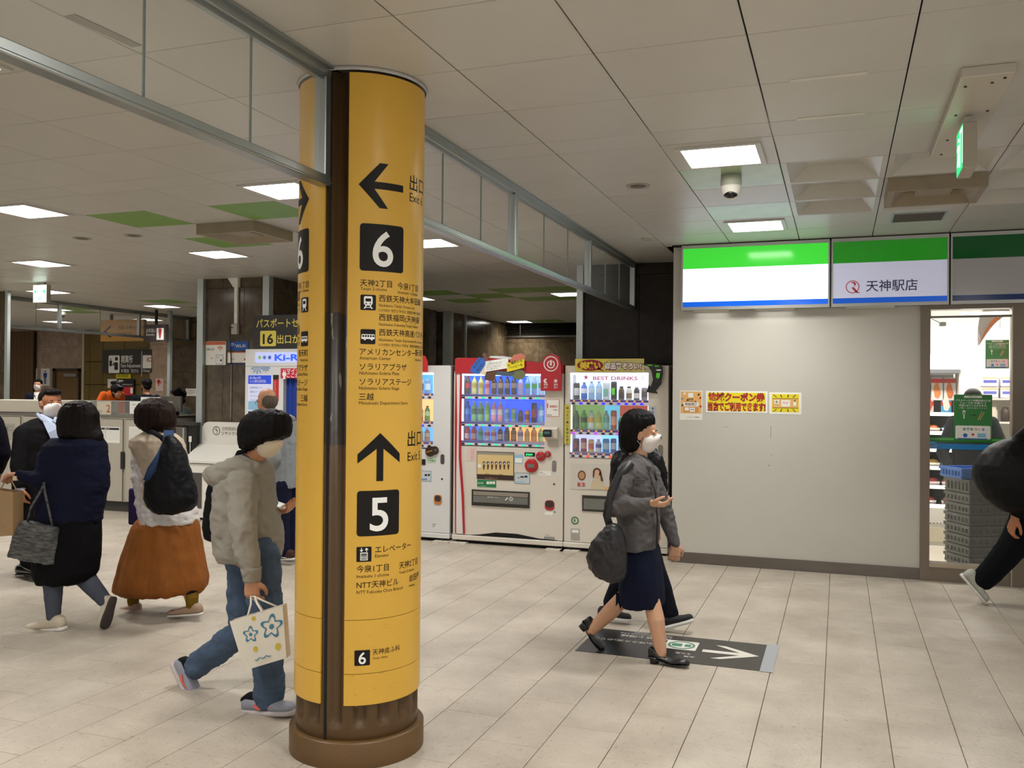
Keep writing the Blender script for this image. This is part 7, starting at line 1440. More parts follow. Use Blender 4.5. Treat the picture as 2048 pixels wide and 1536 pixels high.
def hoodie(b):
    stack(b, Y, [(922, 474, 522, .10), (935, 462, 530, .14), (955, 449, 533, .18), (985, 442, 536, .19), (1025, 442, 542, .19), (1058, 443, 551, .19), (1085, 444, 553, .195), (1105, 445, 550, .185), (1119, 448, 545, .17)])
    limb(b, [J(482, 966, Y-.15), J(487, 1060, Y-.25), J(500, 1135, Y-.265), J(502, 1150, Y-.26)], [.080, .068, .048, .042]); limb(b, [J(515, 965, Y+.13), J(515, 1050, Y+.2), J(545, 1024, Y+.15)], [.07, .06, .04])
garment(p3, 'hoodie', HOOD, hoodie, .0085, 3, (.013, (8, 8, 12)))
def hoodpart(b):
    stack(b, Y, [(908, 484, 500, .06), (914, 470, 516, .10), (922, 452, 527, .135), (934, 432, 533, .165), (948, 427, 534, .175), (960, 430, 532, .165), (970, 438, 520, .14), (979, 450, 500, .09)])
garment(p3, 'hood', HOOD, hoodpart, .008, 3, (.014, (9, 9, 16)))
b = M(); b.lathe([(.040, 0), (.044, .01), (.044, .055), (.046, .07)], 18); o = b.build('cuff', p3, HOOD); o.location = tuple(J(504, 1163, Y-.262)-p3.location)
def jeans(b):
    limb(b, [J(520, 1112, Y-.07), J(528, 1180, Y-.09), J(533, 1240, Y-.12), J(536, 1330, Y-.15), J(537, 1392, Y-.15)], [.105, .092, .08, .078, .078]); limb(b, [J(492, 1112, Y+.07), J(488, 1185, Y+.07), J(486, 1262, Y+.06), J(432, 1302, Y+.04), J(393, 1332, Y+.02)], [.105, .09, .078, .074, .070])
garment(p3, 'jeans', JEANS, jeans, .0085, 3, (.010, (10, 10, 18)))
RUN = mat('runner_grey', '#8d8f9c', .7, bump=.2, bscale=200); RSOLE = mat('runner_sole', '#b5adab', .6); CORAL = mat('coral', '#e0604a', .5)
def swoosh(sh_, heel, toe, up, sgn=-1):
    heel, toe, up = Vector(heel), Vector(toe), Vector(up).normalized(); d = (toe-heel); L = d.length; d.normalize(); up = (up-d*up.dot(d)).normalized(); sd = d.cross(up)
    pts = [(.30, .050), (.34, .040), (.42, .034), (.66, .052), (.44, .046), (.37, .052), (.34, .062)]; off = sd*(-sgn*.0425); b = M()
    b.add([tuple(heel+d*(t*L)+up*h+off*(1.02 if t > .4 else .93)) for t, h in pts]+[tuple(heel+d*(t*L)+up*h+off*(1.02 if t > .4 else .93)*1.06) for t, h in pts], [tuple(range(7)), tuple(range(13, 6, -1))]+[(i, (i+1) % 7, (i+1) % 7+7, i+7) for i in range(7)]); o = b.build('side_mark', sh_, CORAL); o.data.transform(Matrix.Translation(-p3.location))
ha, ta = J(489, 1428, Y-.16), J(590, 1430, Y-.17); sh1 = shoe(p3, ha, ta, (0, 0, 1), RUN, RSOLE, 'shoe', 1.05, .03, mcol=BLK); swoosh(sh1, ha, ta, (0, 0, 1))
hb, tb = J(345, 1330, Y+.02), J(393, 1418, Y+.0); sh2 = shoe(p3, hb, tb, (.85, 0, .5), RUN, RSOLE, 'shoe', 1.05, .03, mcol=BLK); swoosh(sh2, hb, tb, (.85, 0, .5))
ph = thing('phone', 'pale phone in the far hand of the hoodie woman', 'phone', tuple(J(556, 1010, Y+.10))); b = M().m(mat('phone_case', '#c8cbc6', .3)); b.bbox((-.04, -.03, -.004), (.03, .03, .006), .003); o = b.build('case', ph); o.rotation_euler = (.2, .25, 0)
bk = thing('tote_bag', 'black flat bag carried on the back of the hoodie woman', 'bag', tuple(J(430, 1080, Y+.19)))
garment(bk, 'bag_body', BLK, lambda b: stack(b, Y+.18, [(960, 426, 470, .05), (975, 422, 480, .08), (1010, 418, 485, .09), (1055, 415, 485, .09), (1076, 417, 482, .08), (1086, 440, 470, .05)], p=3.2), .009, 2, (.006, (10, 10, 10)))
band(bk, 'strap', BLK, [J(470, 975, Y+.10), J(462, 935, Y+.02), J(478, 905, Y-.06), J(492, 902, Y-.08)], .012, .005)
pb_ = thing('paper_bag', 'white paper carrier bag with blue flower prints held by the hoodie woman', 'bag', tuple(J(529, 1341, Y-.36)))
WPB = mat('paper_white', '#ddd7ca', .7); q4 = [J(459, 1243, Y-.36), J(565, 1211, Y-.36), J(573, 1316, Y-.33), J(489, 1341, Y-.33)]; dv = Vector((-.01, .05, 0)); b = M()
vs = [tuple(v) for v in q4]+[tuple(v+dv) for v in q4]; b.add(vs, [(3, 2, 1, 0), (4, 5, 6, 7), (2, 3, 7, 6), (1, 2, 6, 5), (3, 0, 4, 7)]); b.build('bag_body', pb_, WPB, world=True)
def onbag(u, v, lift=.002): return q4[0].lerp(q4[1], u).lerp(q4[3].lerp(q4[2], u), v)+Vector((0, -lift, 0))
def bagshape(m, pts, nm, lift=.002):
    b = M(); b.add([tuple(onbag(u, v, lift)) for u, v in pts], [tuple(range(len(pts)))]); return b.build(nm, pb_, m, world=True)
TEAL = mat('print_teal', '#4d7880', .7); YEB = mat('print_yellowb', '#c9b23c', .7)
def flower(cu, cv, r, m, w=.28):
    b = M(); n = 60; a = []
    for i in range(n):
        t = 2*math.pi*i/n; rr = r*(1+.28*math.cos(5*t+.6)); a.append((rr*math.cos(t), rr*math.sin(t)))
    vs = [tuple(onbag(cu+x*.95, cv+z)) for x, z in a]+[tuple(onbag(cu+x*.95*(1-w), cv+z*(1-w))) for x, z in a]; b.add(vs, [(i, (i+1) % n, (i+1) % n+n, i+n) for i in range(n)]); c = [(r*.26*math.cos(k*.52), r*.26*math.sin(k*.52)) for k in range(12)]; b.add([tuple(onbag(cu+x, cv+z)) for x, z in c], [tuple(range(12))]); b.build('flower_print', pb_, m, world=True)
flower(.76, .33, .19, TEAL, .24); flower(.33, .36, .13, TEAL, .26)
for u, v, r in ((.45, .08, .04), (.36, .66, .05), (.84, .74, .065)): bagshape(YEB, [(u+r*math.cos(k*.7), v+r*1.1*math.sin(k*.7)) for k in range(9)], 'yellow_print')
b = M(); b.tube([onbag(.30+.045*k, .86+.02*math.sin(k*1.9), .003) for k in range(9)], .0022, 5); b.build('script_print', pb_, TEAL, world=True)
for (u0, u1, dy) in ((.35, .62, 0), (.42, .68, .09)):
    a, c = onbag(u0, .0, 0)+Vector((0, dy, 0)), onbag(u1, .0, 0)+Vector((0, dy, 0)); t_ = J(506, 1193, Y-.28)
    b = M(); b.tube([a, a.lerp(t_, .6), t_+Vector((-.012, 0, 0)), t_+Vector((.012, 0, 0)), c.lerp(t_, .6), c], .005, 6); b.build('handle', pb_, WPB, world=True)
# ------------------------------------------------------------------ woman in the orange skirt, seen from behind
p4 = person('woman with bobbed brown hair in cream vest and orange skirt seen from behind', 325, 1225); Y = 5.15
CREAM = cloth('cream_vest', '#b5a591', 300, .2); WSH = cloth('white_shirt', '#c9c4c2', 120, .12, .8); ORS = cloth('rust_skirt', '#885122', 200, .08, .7, .12); BSL = cloth('black_nylon', '#0d0d10', 60, .1, .5)
hc4 = J(311, 832, Y); hx4 = axes(-40)
def body4(b):
    head(b, hc4, hx4, .95, J(312, 878, Y)); limb(b, [J(315, 880, Y), J(325, 950, Y), J(330, 1040, Y)], [.07, .10, .11])
    limb(b, [J(280, 892, Y-.02), J(278, 965, Y-.08), J(284, 1036, Y-.1)], [.045, .038, .026]); hand(b, J(284, 1036, Y-.1), (.25, 0, -1), (1, .2, 0), 1, .6, .95)
    limb(b, [J(350, 892, Y+.1), J(364, 950, Y+.22), J(340, 985, Y+.35)], [.045, .038, .026]); hand(b, J(340, 985, Y+.35), (-.7, .3, .1), (0, .5, -1), 1, .6)
    limb(b, [J(350, 1060, Y), J(366, 1140, Y-.03), J(383, 1206, Y-.05)], [.085, .055, .035]); limb(b, [J(305, 1060, Y+.03), J(280, 1140, Y+.05), J(266, 1202, Y+.06)], [.085, .055, .035])
p = M(); body4(p); put(solid(p, .0065, 2), 'body', p4, SK3)
garment(p4, 'hair', HAIRBR, lambda b: stack(b, Y, [(796, 302, 316, .03), (800, 291, 327, .06), (807, 282, 337, .085), (818, 276, 344, .10), (832, 273, 347, .105), (845, 275, 347, .105), (854, 281, 345, .095), (861, 290, 338, .075), (865, 298, 330, .05)]), .007, 2, (.007, (45, 45, 9)))
def shirt4(b):
    stack(b, Y, [(864, 298, 326, .055), (874, 284, 345, .10), (890, 274, 358, .13), (930, 282, 366, .14), (990, 286, 376, .15), (1030, 290, 386, .165), (1047, 292, 389, .17)]); limb(b, [J(279, 890, Y-.02), J(277, 930, Y-.05), J(279, 966, Y-.09), J(284, 1034, Y-.1)], [.055, .052, .048, .034]); limb(b, [J(352, 890, Y+.08), J(364, 945, Y+.2), J(344, 980, Y+.32)], [.06, .05, .034])
garment(p4, 'shirt', WSH, shirt4, .008, 3, (.010, (10, 10, 26)))
garment(p4, 'vest', CREAM, lambda b: stack(b, Y, [(861, 298, 332, .06), (868, 284, 345, .10), (880, 268, 357, .14), (892, 268, 361, .148), (925, 289, 368, .155), (980, 294, 374, .16), (1012, 298, 372, .16)]), .008, 3, (.008, (9, 9, 9)))
def skirt4(b): stack(b, Y, [(1038, 284, 386, .15), (1052, 274, 390, .175), (1090, 263, 395, .20), (1130, 253, 400, .225), (1160, 246, 404, .235), (1176, 243, 404, .225), (1186, 252, 396, .19), (1189, 275, 370, .12)], 48, 2.2, .035, 3)
garment(p4, 'skirt', ORS, skirt4, .010, 2, (.012, (14, 14, 3)))
BEIG = mat('beige_leather', '#9a7f6a', .6); MUS = cloth('mustard', '#6e5418'); 
shoe(p4, J(281, 1227, Y+.06), J(240, 1226, Y+.06), (0, 0, 1), BEIG, WSOLE, 'shoe', .95, .014); shoe(p4, J(404, 1229, Y-.05), J(338, 1233, Y-.05), (0, 0, 1), BEIG, WSOLE, 'shoe', .98, .014)
for a, c in ((J(384, 1190, Y-.05), J(384, 1210, Y-.05)), (J(268, 1185, Y+.06), J(266, 1204, Y+.06))): b = M(); limb(b, [a, c], [.045, .040]); b.build('sock', p4, MUS, world=True)
b = M(); limb(b, [J(382, 1172, Y-.04), J(383, 1184, Y-.05)], [.046, .044]); b.build('legging_cuff', p4, BLK, world=True)
sl = thing('sling_bag', 'black teardrop sling bag with blue strap on the back of the orange skirt woman', 'bag', tuple(J(345, 1028, Y-.24)))
garment(sl, 'bag_body', BSL, lambda b: stack(b, Y-.24, [(871, 334, 346, .03), (885, 328, 356, .05), (905, 320, 366, .075), (935, 303, 375, .10), (965, 295, 385, .11), (995, 293, 391, .115), (1010, 297, 390, .10), (1021, 308, 380, .08), (1028, 320, 356, .05)]), .008, 3, (.008, (12, 12, 12)))
band(sl, 'blue_strap', cloth('denim_strap', '#2a3c5c'), [J(338, 862, Y-.13), J(336, 885, Y-.24), J(322, 915, Y-.31), J(305, 940, Y-.35), J(297, 962, Y-.34)], .034, .006); band(sl, 'black_strap', BLK, [J(292, 862, Y-.06), J(305, 864, Y-.13), J(322, 874, Y-.18), J(336, 890, Y-.22)], .016, .005)
M().m(cloth('purple', '#3a2c5c')).bbox(tuple(J(270, 978, Y+.0)), tuple(J(279, 1045, Y+.12)), .01).build('folder', tag(empty('folder_bag', (0, 0, 0)), 'narrow purple bag showing beside the left sleeve of the orange skirt woman', 'bag'))
# ------------------------------------------------------------------ woman in navy, seen from behind
p5 = person('woman in navy top, black skirt and grey tights with shoulder length hair, seen from behind', 130, 1255); Y = 4.68
NVT = cloth('navy_top', '#12152a', 140, .12); BKS = cloth('black_skirt', '#0b0a0d'); TIG = cloth('grey_tights', '#4b4f5a')
def body5(b):
    head(b, J(157, 845, Y), axes(-60), .95, J(155, 893, Y)); limb(b, [J(153, 895, Y), J(145, 960, Y), J(138, 1050, Y)], [.07, .105, .115])
    limb(b, [J(108, 910, Y-.05), J(84, 960, Y-.16), J(40, 950, Y-.2)], [.045, .038, .026]); hand(b, J(40, 950, Y-.2), (-1, 0, -.08), (.1, -.3, -1), 1, .95, 1.0)
    limb(b, [J(190, 905, Y+.05), J(195, 970, Y+.15), J(165, 1000, Y+.25)], [.045, .038, .026]); hand(b, J(165, 1000, Y+.25), (-.8, .2, 0), (0, .3, -1), 1, .6)
    limb(b, [J(118, 1060, Y-.05), J(106, 1150, Y-.08), J(107, 1236, Y-.1)], [.09, .060, .038]); limb(b, [J(150, 1060, Y+.05), J(165, 1150, Y+.05), J(212, 1205, Y+.03)], [.09, .060, .038])
p = M(); body5(p); put(solid(p, .006, 2), 'body', p5, SK3)
garment(p5, 'hair', HAIRD, lambda b: stack(b, Y, [(802, 150, 166, .03), (806, 139, 177, .06), (814, 130, 185, .085), (828, 124, 190, .10), (845, 121, 191, .105), (860, 122, 194, .105), (872, 124, 199, .10), (880, 130, 199, .085), (886, 146, 188, .06)]), .007, 2, (.007, (45, 45, 5)))
def top5(b):
    stack(b, Y, [(878, 128, 188, .09), (888, 108, 198, .13), (903, 92, 203, .155), (930, 86, 206, .17), (970, 86, 205, .175), (1010, 86, 198, .17), (1042, 84, 191, .165)]); limb(b, [J(108, 912, Y-.04), J(86, 962, Y-.15), J(60, 956, Y-.18), J(40, 950, Y-.2)], [.085, .066, .048, .038]); limb(b, [J(190, 905, Y+.05), J(194, 970, Y+.13), J(168, 998, Y+.22)], [.07, .06, .04])
    stack(b, Y, [(876, 112, 196, .12), (890, 98, 202, .165), (905, 104, 200, .165), (915, 130, 185, .12)])
garment(p5, 'top', NVT, top5, .0085, 3, (.010, (8, 8, 12)))
garment(p5, 'skirt', BKS, lambda b: stack(b, Y, [(1034, 86, 190, .165), (1070, 84, 190, .18), (1110, 82, 187, .185), (1145, 82, 182, .18), (1163, 92, 172, .16), (1168, 110, 158, .11)], 40, 2.2, .02, 4), .009, 2, (.008, (12, 12, 4)))
def tights5(b): limb(b, [J(118, 1062, Y-.05), J(106, 1150, Y-.08), J(107, 1236, Y-.1)], [.098, .070, .044]); limb(b, [J(150, 1062, Y+.05), J(165, 1150, Y+.05), J(212, 1204, Y+.03)], [.098, .072, .045])
garment(p5, 'tights', TIG, tights5, .008, 2, (.002, (10, 10, 40)))
CRS = mat('cream_sneaker', '#c9bda8', .7, bump=.15, bscale=120); shoe(p5, J(129, 1261, Y-.1), J(56, 1265, Y-.1), (0, 0, 1), CRS, WSOLE, 'shoe', 1.2, .026)
shoe(p5, J(229, 1196, Y+.03), J(210, 1259, Y+.0), (-1, 0, -.25), CRS, mat('dark_sole', '#3a3230', .7), 'shoe', 1.0, .018)
kb = thing('paper_bag', 'brown paper bag at the left edge held in front of the navy woman', 'bag', tuple(J(20, 1070, Y-.26))); b = M(); a4 = [J(-40, 976, Y-.27), J(26, 984, Y-.27), J(26, 1071, Y-.25), J(-42, 1076, Y-.25)]; dv = Vector((.0, .08, 0))
b.add([tuple(v) for v in a4]+[tuple(v+dv) for v in a4], [(3, 2, 1, 0), (4, 5, 6, 7), (2, 3, 7, 6), (1, 2, 6, 5), (3, 0, 4, 7)]); b.build('bag_body', kb, mat('kraft', '#a88a64', .75, vary=.05, vscale=8), world=True)
b = M(); b.tube([J(2, 978, Y-.26), J(12, 958, Y-.24), J(20, 955, Y-.23), J(32, 978, Y-.26)], .004, 6); b.build('handle', kb, MATS['kraft'], world=True)
pc = M().m(mat('cream_tag', '#d8cca8', .6)).bbox(tuple(J(25, 952, Y-.24)), tuple(J(37, 961, Y-.22)), .002).build('card'); tag(pc, 'small cream card held in the outstretched hand of the navy woman', 'card')
tt = thing('tote_bag', 'tilted black and grey woven tote bag hanging beside the navy woman', 'bag', tuple(J(70, 1130, Y-.18)))
PLD = mat('woven_grey', '#555554', .85, vary=.95, vscale=14, stretch=(1, 1, 5), bump=.3, bscale=60)
def tote(b):
    q = [J(46, 1040, Y-.18), J(115, 1056, Y-.18), J(108, 1130, Y-.18), J(18, 1112, Y-.18)]; rings = []
    for k in range(6):
        t = k/5; l, r = q[0].lerp(q[3], t), q[1].lerp(q[2], t); A = (r-l).normalized(); rings.append(ringv((l+r)/2, A, Vector((0, 1, 0)), (r-l).length/2, .035+.04*math.sin(math.pi*min(t+.1, .9)), 20, 3.4))
    b.loft(rings)
garment(tt, 'bag_body', PLD, tote, .008, 2, (.006, (12, 12, 12))); b = M(); b.tube([J(55, 1044, Y-.18), J(62, 1015, Y-.2), J(80, 985, Y-.22), J(90, 965, Y-.2)], .008, 6); b.tube([J(105, 1054, Y-.18), J(98, 1020, Y-.2), J(90, 985, Y-.22), J(88, 965, Y-.2)], .008, 6); b.build('handle', tt, PLD, world=True)
# ------------------------------------------------------------------ man in the dark suit
p6 = person('man in dark suit and light blue shirt with white mask, behind the navy woman', 62, 1146); Y = 5.85
SUIT = cloth('charcoal_suit', '#131214', 200, .06); LBS = cloth('light_blue_shirt', '#a9b3c9', 200, .05); hc6 = J(102, 806, Y); hx6 = axes(112, 0)
def body6(b):
    head(b, hc6, hx6, 1.08, J(92, 850, Y)); limb(b, [J(90, 855, Y), J(86, 920, Y), J(86, 1010, Y)], [.08, .115, .115])
    limb(b, [J(48, 868, Y-.12), J(38, 930, Y-.18), J(42, 978, Y-.2)], [.05, .042, .028]); hand(b, J(42, 977, Y-.2), (.15, 0, -1), (.3, 1, 0), 1, .8, 1.08)
    limb(b, [J(130, 868, Y+.1), J(138, 930, Y+.12), J(128, 985, Y+.05)], [.05, .042, .028]); hand(b, J(128, 985, Y+.05), (0, 0, -1), (-.3, 1, 0), -1, .7, 1.08)
    limb(b, [J(75, 1020, Y-.08), J(68, 1080, Y-.08), J(58, 1138, Y-.08)], [.09, .06, .04]); limb(b, [J(100, 1020, Y+.08), J(92, 1080, Y+.08), J(84, 1136, Y+.08)], [.09, .06, .04])
p = M(); body6(p); put(solid(p, .0062, 2), 'body', p6, SK2); eyes(hc6, hx6, p6, 1.08); mask_on(hc6, hx6, p6, 1.12)
def hair6(b):
    C = hc6
    for off, rad in (((0, -.030, .045), (.088, .098, .082)), ((0, .035, .090), (.070, .060, .034)), ((0, -.07, -.01), (.070, .045, .06))): eball(b, C, hx6, off, rad)
garment(p6, 'hair', HAIRD, hair6, .006, 2, (.003, (60, 60, 30)))
def jk6(b):
    stack(b, Y, [(836, 74, 112, .08), (844, 56, 128, .12), (856, 42, 138, .155), (885, 36, 140, .17), (940, 36, 138, .17), (1000, 34, 136, .17), (1045, 32, 134, .175)]); limb(b, [J(48, 868, Y-.12), J(38, 930, Y-.18), J(41, 970, Y-.2)], [.085, .068, .05]); limb(b, [J(132, 868, Y+.1), J(138, 930, Y+.12), J(129, 975, Y+.06)], [.085, .068, .05])
garment(p6, 'jacket', SUIT, jk6, .009, 3, (.006, (7, 7, 9)))
b = M(); pts = [(79, 828), (84, 840), (96, 866), (108, 893), (114, 876), (116, 856), (114, 845), (102, 840)]; V0 = [J(x, y, Y-(.10 if y < 845 else .155 if y < 860 else .182)) for x, y in pts]; b.add([tuple(v) for v in V0]+[tuple(v+Vector((0, .03, 0))) for v in V0], [tuple(range(7, -1, -1)), tuple(range(8, 16))]+[(i, (i+1) % 8, (i+1) % 8+8, i+8) for i in range(8)]); b.build('shirt', p6, LBS, world=True)
b = M(); b.tube([J(75, 828, Y-.05), J(84, 838, Y-.11), J(98, 848, Y-.13)], [.014, .016, .010], 8); b.tube([J(112, 836, Y-.08), J(106, 846, Y-.12)], [.014, .01], 8); b.build('collar', p6, LBS, world=True)
b = M(); limb(b, [J(40, 972, Y-.2), J(41, 977, Y-.2)], [.042, .042]); b.build('shirt_cuff', p6, LBS, world=True)
def tr6(b): limb(b, [J(76, 1015, Y-.07), J(68, 1080, Y-.08), J(58, 1136, Y-.08)], [.115, .09, .075]); limb(b, [J(100, 1015, Y+.07), J(92, 1080, Y+.08), J(84, 1134, Y+.08)], [.115, .09, .075])
garment(p6, 'trousers', SUIT, tr6, .010, 2); SHN = mat('shiny_black', '#0d0c0c', .15, spec=.6)
shoe(p6, J(36, 1150, Y-.1), J(80, 1150, Y-.22), (0, 0, 1), SHN, BLACK, 'shoe', 1.1, .014); shoe(p6, J(66, 1146, Y+.1), J(104, 1146, Y-.02), (0, 0, 1), SHN, BLACK, 'shoe', 1.1, .014)
# ------------------------------------------------------------------ balding man at the photo booth
p7 = person('balding man with glasses and light grey jacket facing the photo booth', 562, 1117); Y = 7.1; hc7 = J(533, 803, Y); hx7 = axes(-75, -5)
GRJ = cloth('pale_grey_jacket', '#868a8e', 200, .1); NVP_ = cloth('navy_trousers', '#14182e')
def body7(b):
    head(b, hc7, hx7, 1.03, J(548, 838, Y)); limb(b, [J(550, 842, Y), J(556, 900, Y), J(562, 975, Y)], [.08, .115, .115])
    limb(b, [J(545, 860, Y-.17), J(548, 915, Y-.2), J(522, 940, Y-.22)], [.05, .042, .028]); hand(b, J(522, 940, Y-.22), (-1, 0, .1), (0, 1, 0), 1, .6)
    limb(b, [J(560, 860, Y+.17), J(562, 915, Y+.2), J(540, 950, Y+.2)], [.05, .042, .028]); hand(b, J(540, 950, Y+.2), (-1, 0, 0), (0, -1, 0), -1, .6)
    limb(b, [J(558, 985, Y-.07), J(558, 1045, Y-.08), J(564, 1106, Y-.08)], [.09, .06, .04]); limb(b, [J(572, 985, Y+.08), J(574, 1045, Y+.09), J(578, 1104, Y+.09)], [.09, .06, .04])
p = M(); body7(p); put(solid(p, .0062, 2), 'body', p7, SK3); eyes(hc7, hx7, p7, 1.03)
def hair7(b):
    for off, rad in (((0, -.047, .002), (.079, .070, .084)),): eball(b, hc7, hx7, off, rad)
garment(p7, 'hair', HAIRGR, hair7, .006, 2, (.002, (80, 80, 40))); R_, F_, U_ = hx7; b = M()
for k in (-1, 1): b.tube([hc7+R_*(k*.034)+F_*.098+R_*(.020*math.cos(a))+U_*(.016*math.sin(a)-.004) for a in [i*math.pi/6 for i in range(13)]], .0016, 5); b.tube([hc7+R_*(k*.055)+F_*.096, hc7+R_*(k*.082)+F_*.05, hc7+R_*(k*.084)+F_*-.01], .0018, 5)
b.tube([hc7+R_*-.015+F_*.10, hc7+R_*.015+F_*.10], .0016, 5); b.build('glasses', p7, BLACK, world=True)
def jk7(b):
    stack(b, Y, [(826, 533, 570, .08), (834, 522, 584, .14), (850, 514, 590, .18), (885, 512, 592, .19), (940, 524, 592, .185), (976, 532, 592, .18)]); limb(b, [J(545, 858, Y-.16), J(548, 915, Y-.2), J(526, 936, Y-.22)], [.08, .065, .045]); limb(b, [J(562, 858, Y+.16), J(562, 915, Y+.2), J(544, 945, Y+.2)], [.08, .065, .045]); limb(b, [J(560, 830, Y-.05), J(585, 838, Y-.05)], [.03, .03])
garment(p7, 'jacket', GRJ, jk7, .009, 3, (.008, (9, 9, 9)))
def tr7(b): limb(b, [J(558, 970, Y-.07), J(557, 1045, Y-.08), J(563, 1100, Y-.08)], [.12, .10, .085]); limb(b, [J(574, 970, Y+.07), J(575, 1045, Y+.09), J(578, 1098, Y+.09)], [.12, .10, .085])
garment(p7, 'trousers', NVP_, tr7, .010, 2); BRW = mat('maroon_canvas', '#3a1c18', .8); shoe(p7, J(588, 1120, Y-.08), J(541, 1119, Y-.08), (0, 0, 1), BRW, WSOLE, 'shoe', 1.1, .02); shoe(p7, J(600, 1114, Y+.09), J(556, 1113, Y+.09), (0, 0, 1), BRW, WSOLE, 'shoe', 1.1, .02)
b = M(); b.tube([J(545, 1113, Y-.13), J(552, 1110, Y-.13), J(560, 1114, Y-.13), J(572, 1116, Y-.125)], .004, 6); b.build('side_stripe', p7, WSOLE, world=True)
# ------------------------------------------------------------------ man in black at the right edge
p8 = person('person in black trousers and pale sneakers striding out of view at the right edge', 1970, 1203); Y = 7.8
def body8(b):
    head(b, J(2128, 812, Y), axes(90, -15), 1.05, J(2110, 868, Y)); limb(b, [J(2105, 875, Y), J(2092, 940, Y), J(2070, 1010, Y)], [.09, .12, .12])
    limb(b, [J(2092, 900, Y-.2), J(2062, 975, Y-.28), J(2030, 1035, Y-.3)], [.05, .045, .032]); hand(b, J(2032, 1033, Y-.3), (-.35, 0, -1), (.9, .3, -.2), 1, .7, 1.25)
    limb(b, [J(2105, 900, Y+.2), J(2120, 975, Y+.25), J(2150, 1010, Y+.2)], [.05, .045, .03]); hand(b, J(2150, 1010, Y+.2), (.8, 0, -.3), (0, -1, 0), -1, .7)
    limb(b, [J(2070, 1020, Y-.08), J(2032, 1090, Y-.12), J(1962, 1165, Y-.1)], [.10, .065, .042]); limb(b, [J(2085, 1020, Y+.08), J(2130, 1100, Y+.08), J(2140, 1195, Y+.08)], [.10, .065, .042])
p = M(); body8(p); put(solid(p, .007, 2), 'body', p8, SK2)
garment(p8, 'hair', HAIRD, lambda b: stack(b, Y, [(778, 2110, 2140, .06), (788, 2098, 2148, .09), (805, 2094, 2140, .1), (830, 2096, 2122, .08)]), .009, 2)
def jk8(b):
    stack(b, Y, [(862, 2085, 2130, .12), (880, 2055, 2140, .2), (920, 2040, 2138, .22), (970, 2030, 2125, .21), (1020, 2020, 2110, .19), (1045, 2020, 2105, .17)]); limb(b, [J(2088, 902, Y-.2), J(2062, 972, Y-.28), J(2036, 1026, Y-.3)], [.09, .075, .055]); limb(b, [J(2108, 902, Y+.2), J(2120, 975, Y+.25), J(2145, 1005, Y+.2)], [.09, .07, .05])
garment(p8, 'jacket', BLK, jk8, .011, 3)
garment(p8, 'trousers', cloth('black_trousers', '#0c0c11'), lambda b: (limb(b, [J(2068, 1015, Y-.07), J(2034, 1082, Y-.12), J(2005, 1118, Y-.12), J(1968, 1158, Y-.1)], [.14, .115, .10, .085]), limb(b, [J(2088, 1015, Y+.07), J(2130, 1100, Y+.08), J(2140, 1185, Y+.08)], [.14, .10, .08])), .010, 3)
PSN = mat('pale_sneaker', '#a9aba0', .7, vary=.25, vscale=25, bump=.15, bscale=90); shoe(p8, J(1920, 1151, Y-.1), J(1968, 1207, Y-.1), (.76, 0, .65), PSN, WSOLE, 'shoe', 1.3, .024); shoe(p8, J(2125, 1203, Y+.08), J(2195, 1206, Y+.08), (0, 0, 1), PSN, WSOLE, 'shoe', 1.1, .022)
bb8 = thing('backpack', 'large shiny black backpack at the right edge in front of the shop window', 'bag', tuple(J(2000, 1030, Y-.25)))
garment(bb8, 'pack', mat('nylon_black', '#0b0b0d', .42, spec=.3, bump=.2, bscale=18), lambda b: (stack(b, Y-.25, [(872, 2028, 2060, .06), (880, 2004, 2085, .13), (892, 1980, 2095, .18), (908, 1960, 2100, .22), (928, 1946, 2100, .24), (950, 1943, 2095, .24), (972, 1951, 2090, .23), (995, 1965, 2080, .2), (1012, 1985, 2065, .16), (1024, 2010, 2050, .1)]), limb(b, [J(2030, 882, Y-.3), J(2052, 862, Y-.35), J(2080, 880, Y-.3)], [.035, .035, .035])), .010, 3, (.005, (7, 7, 7)))
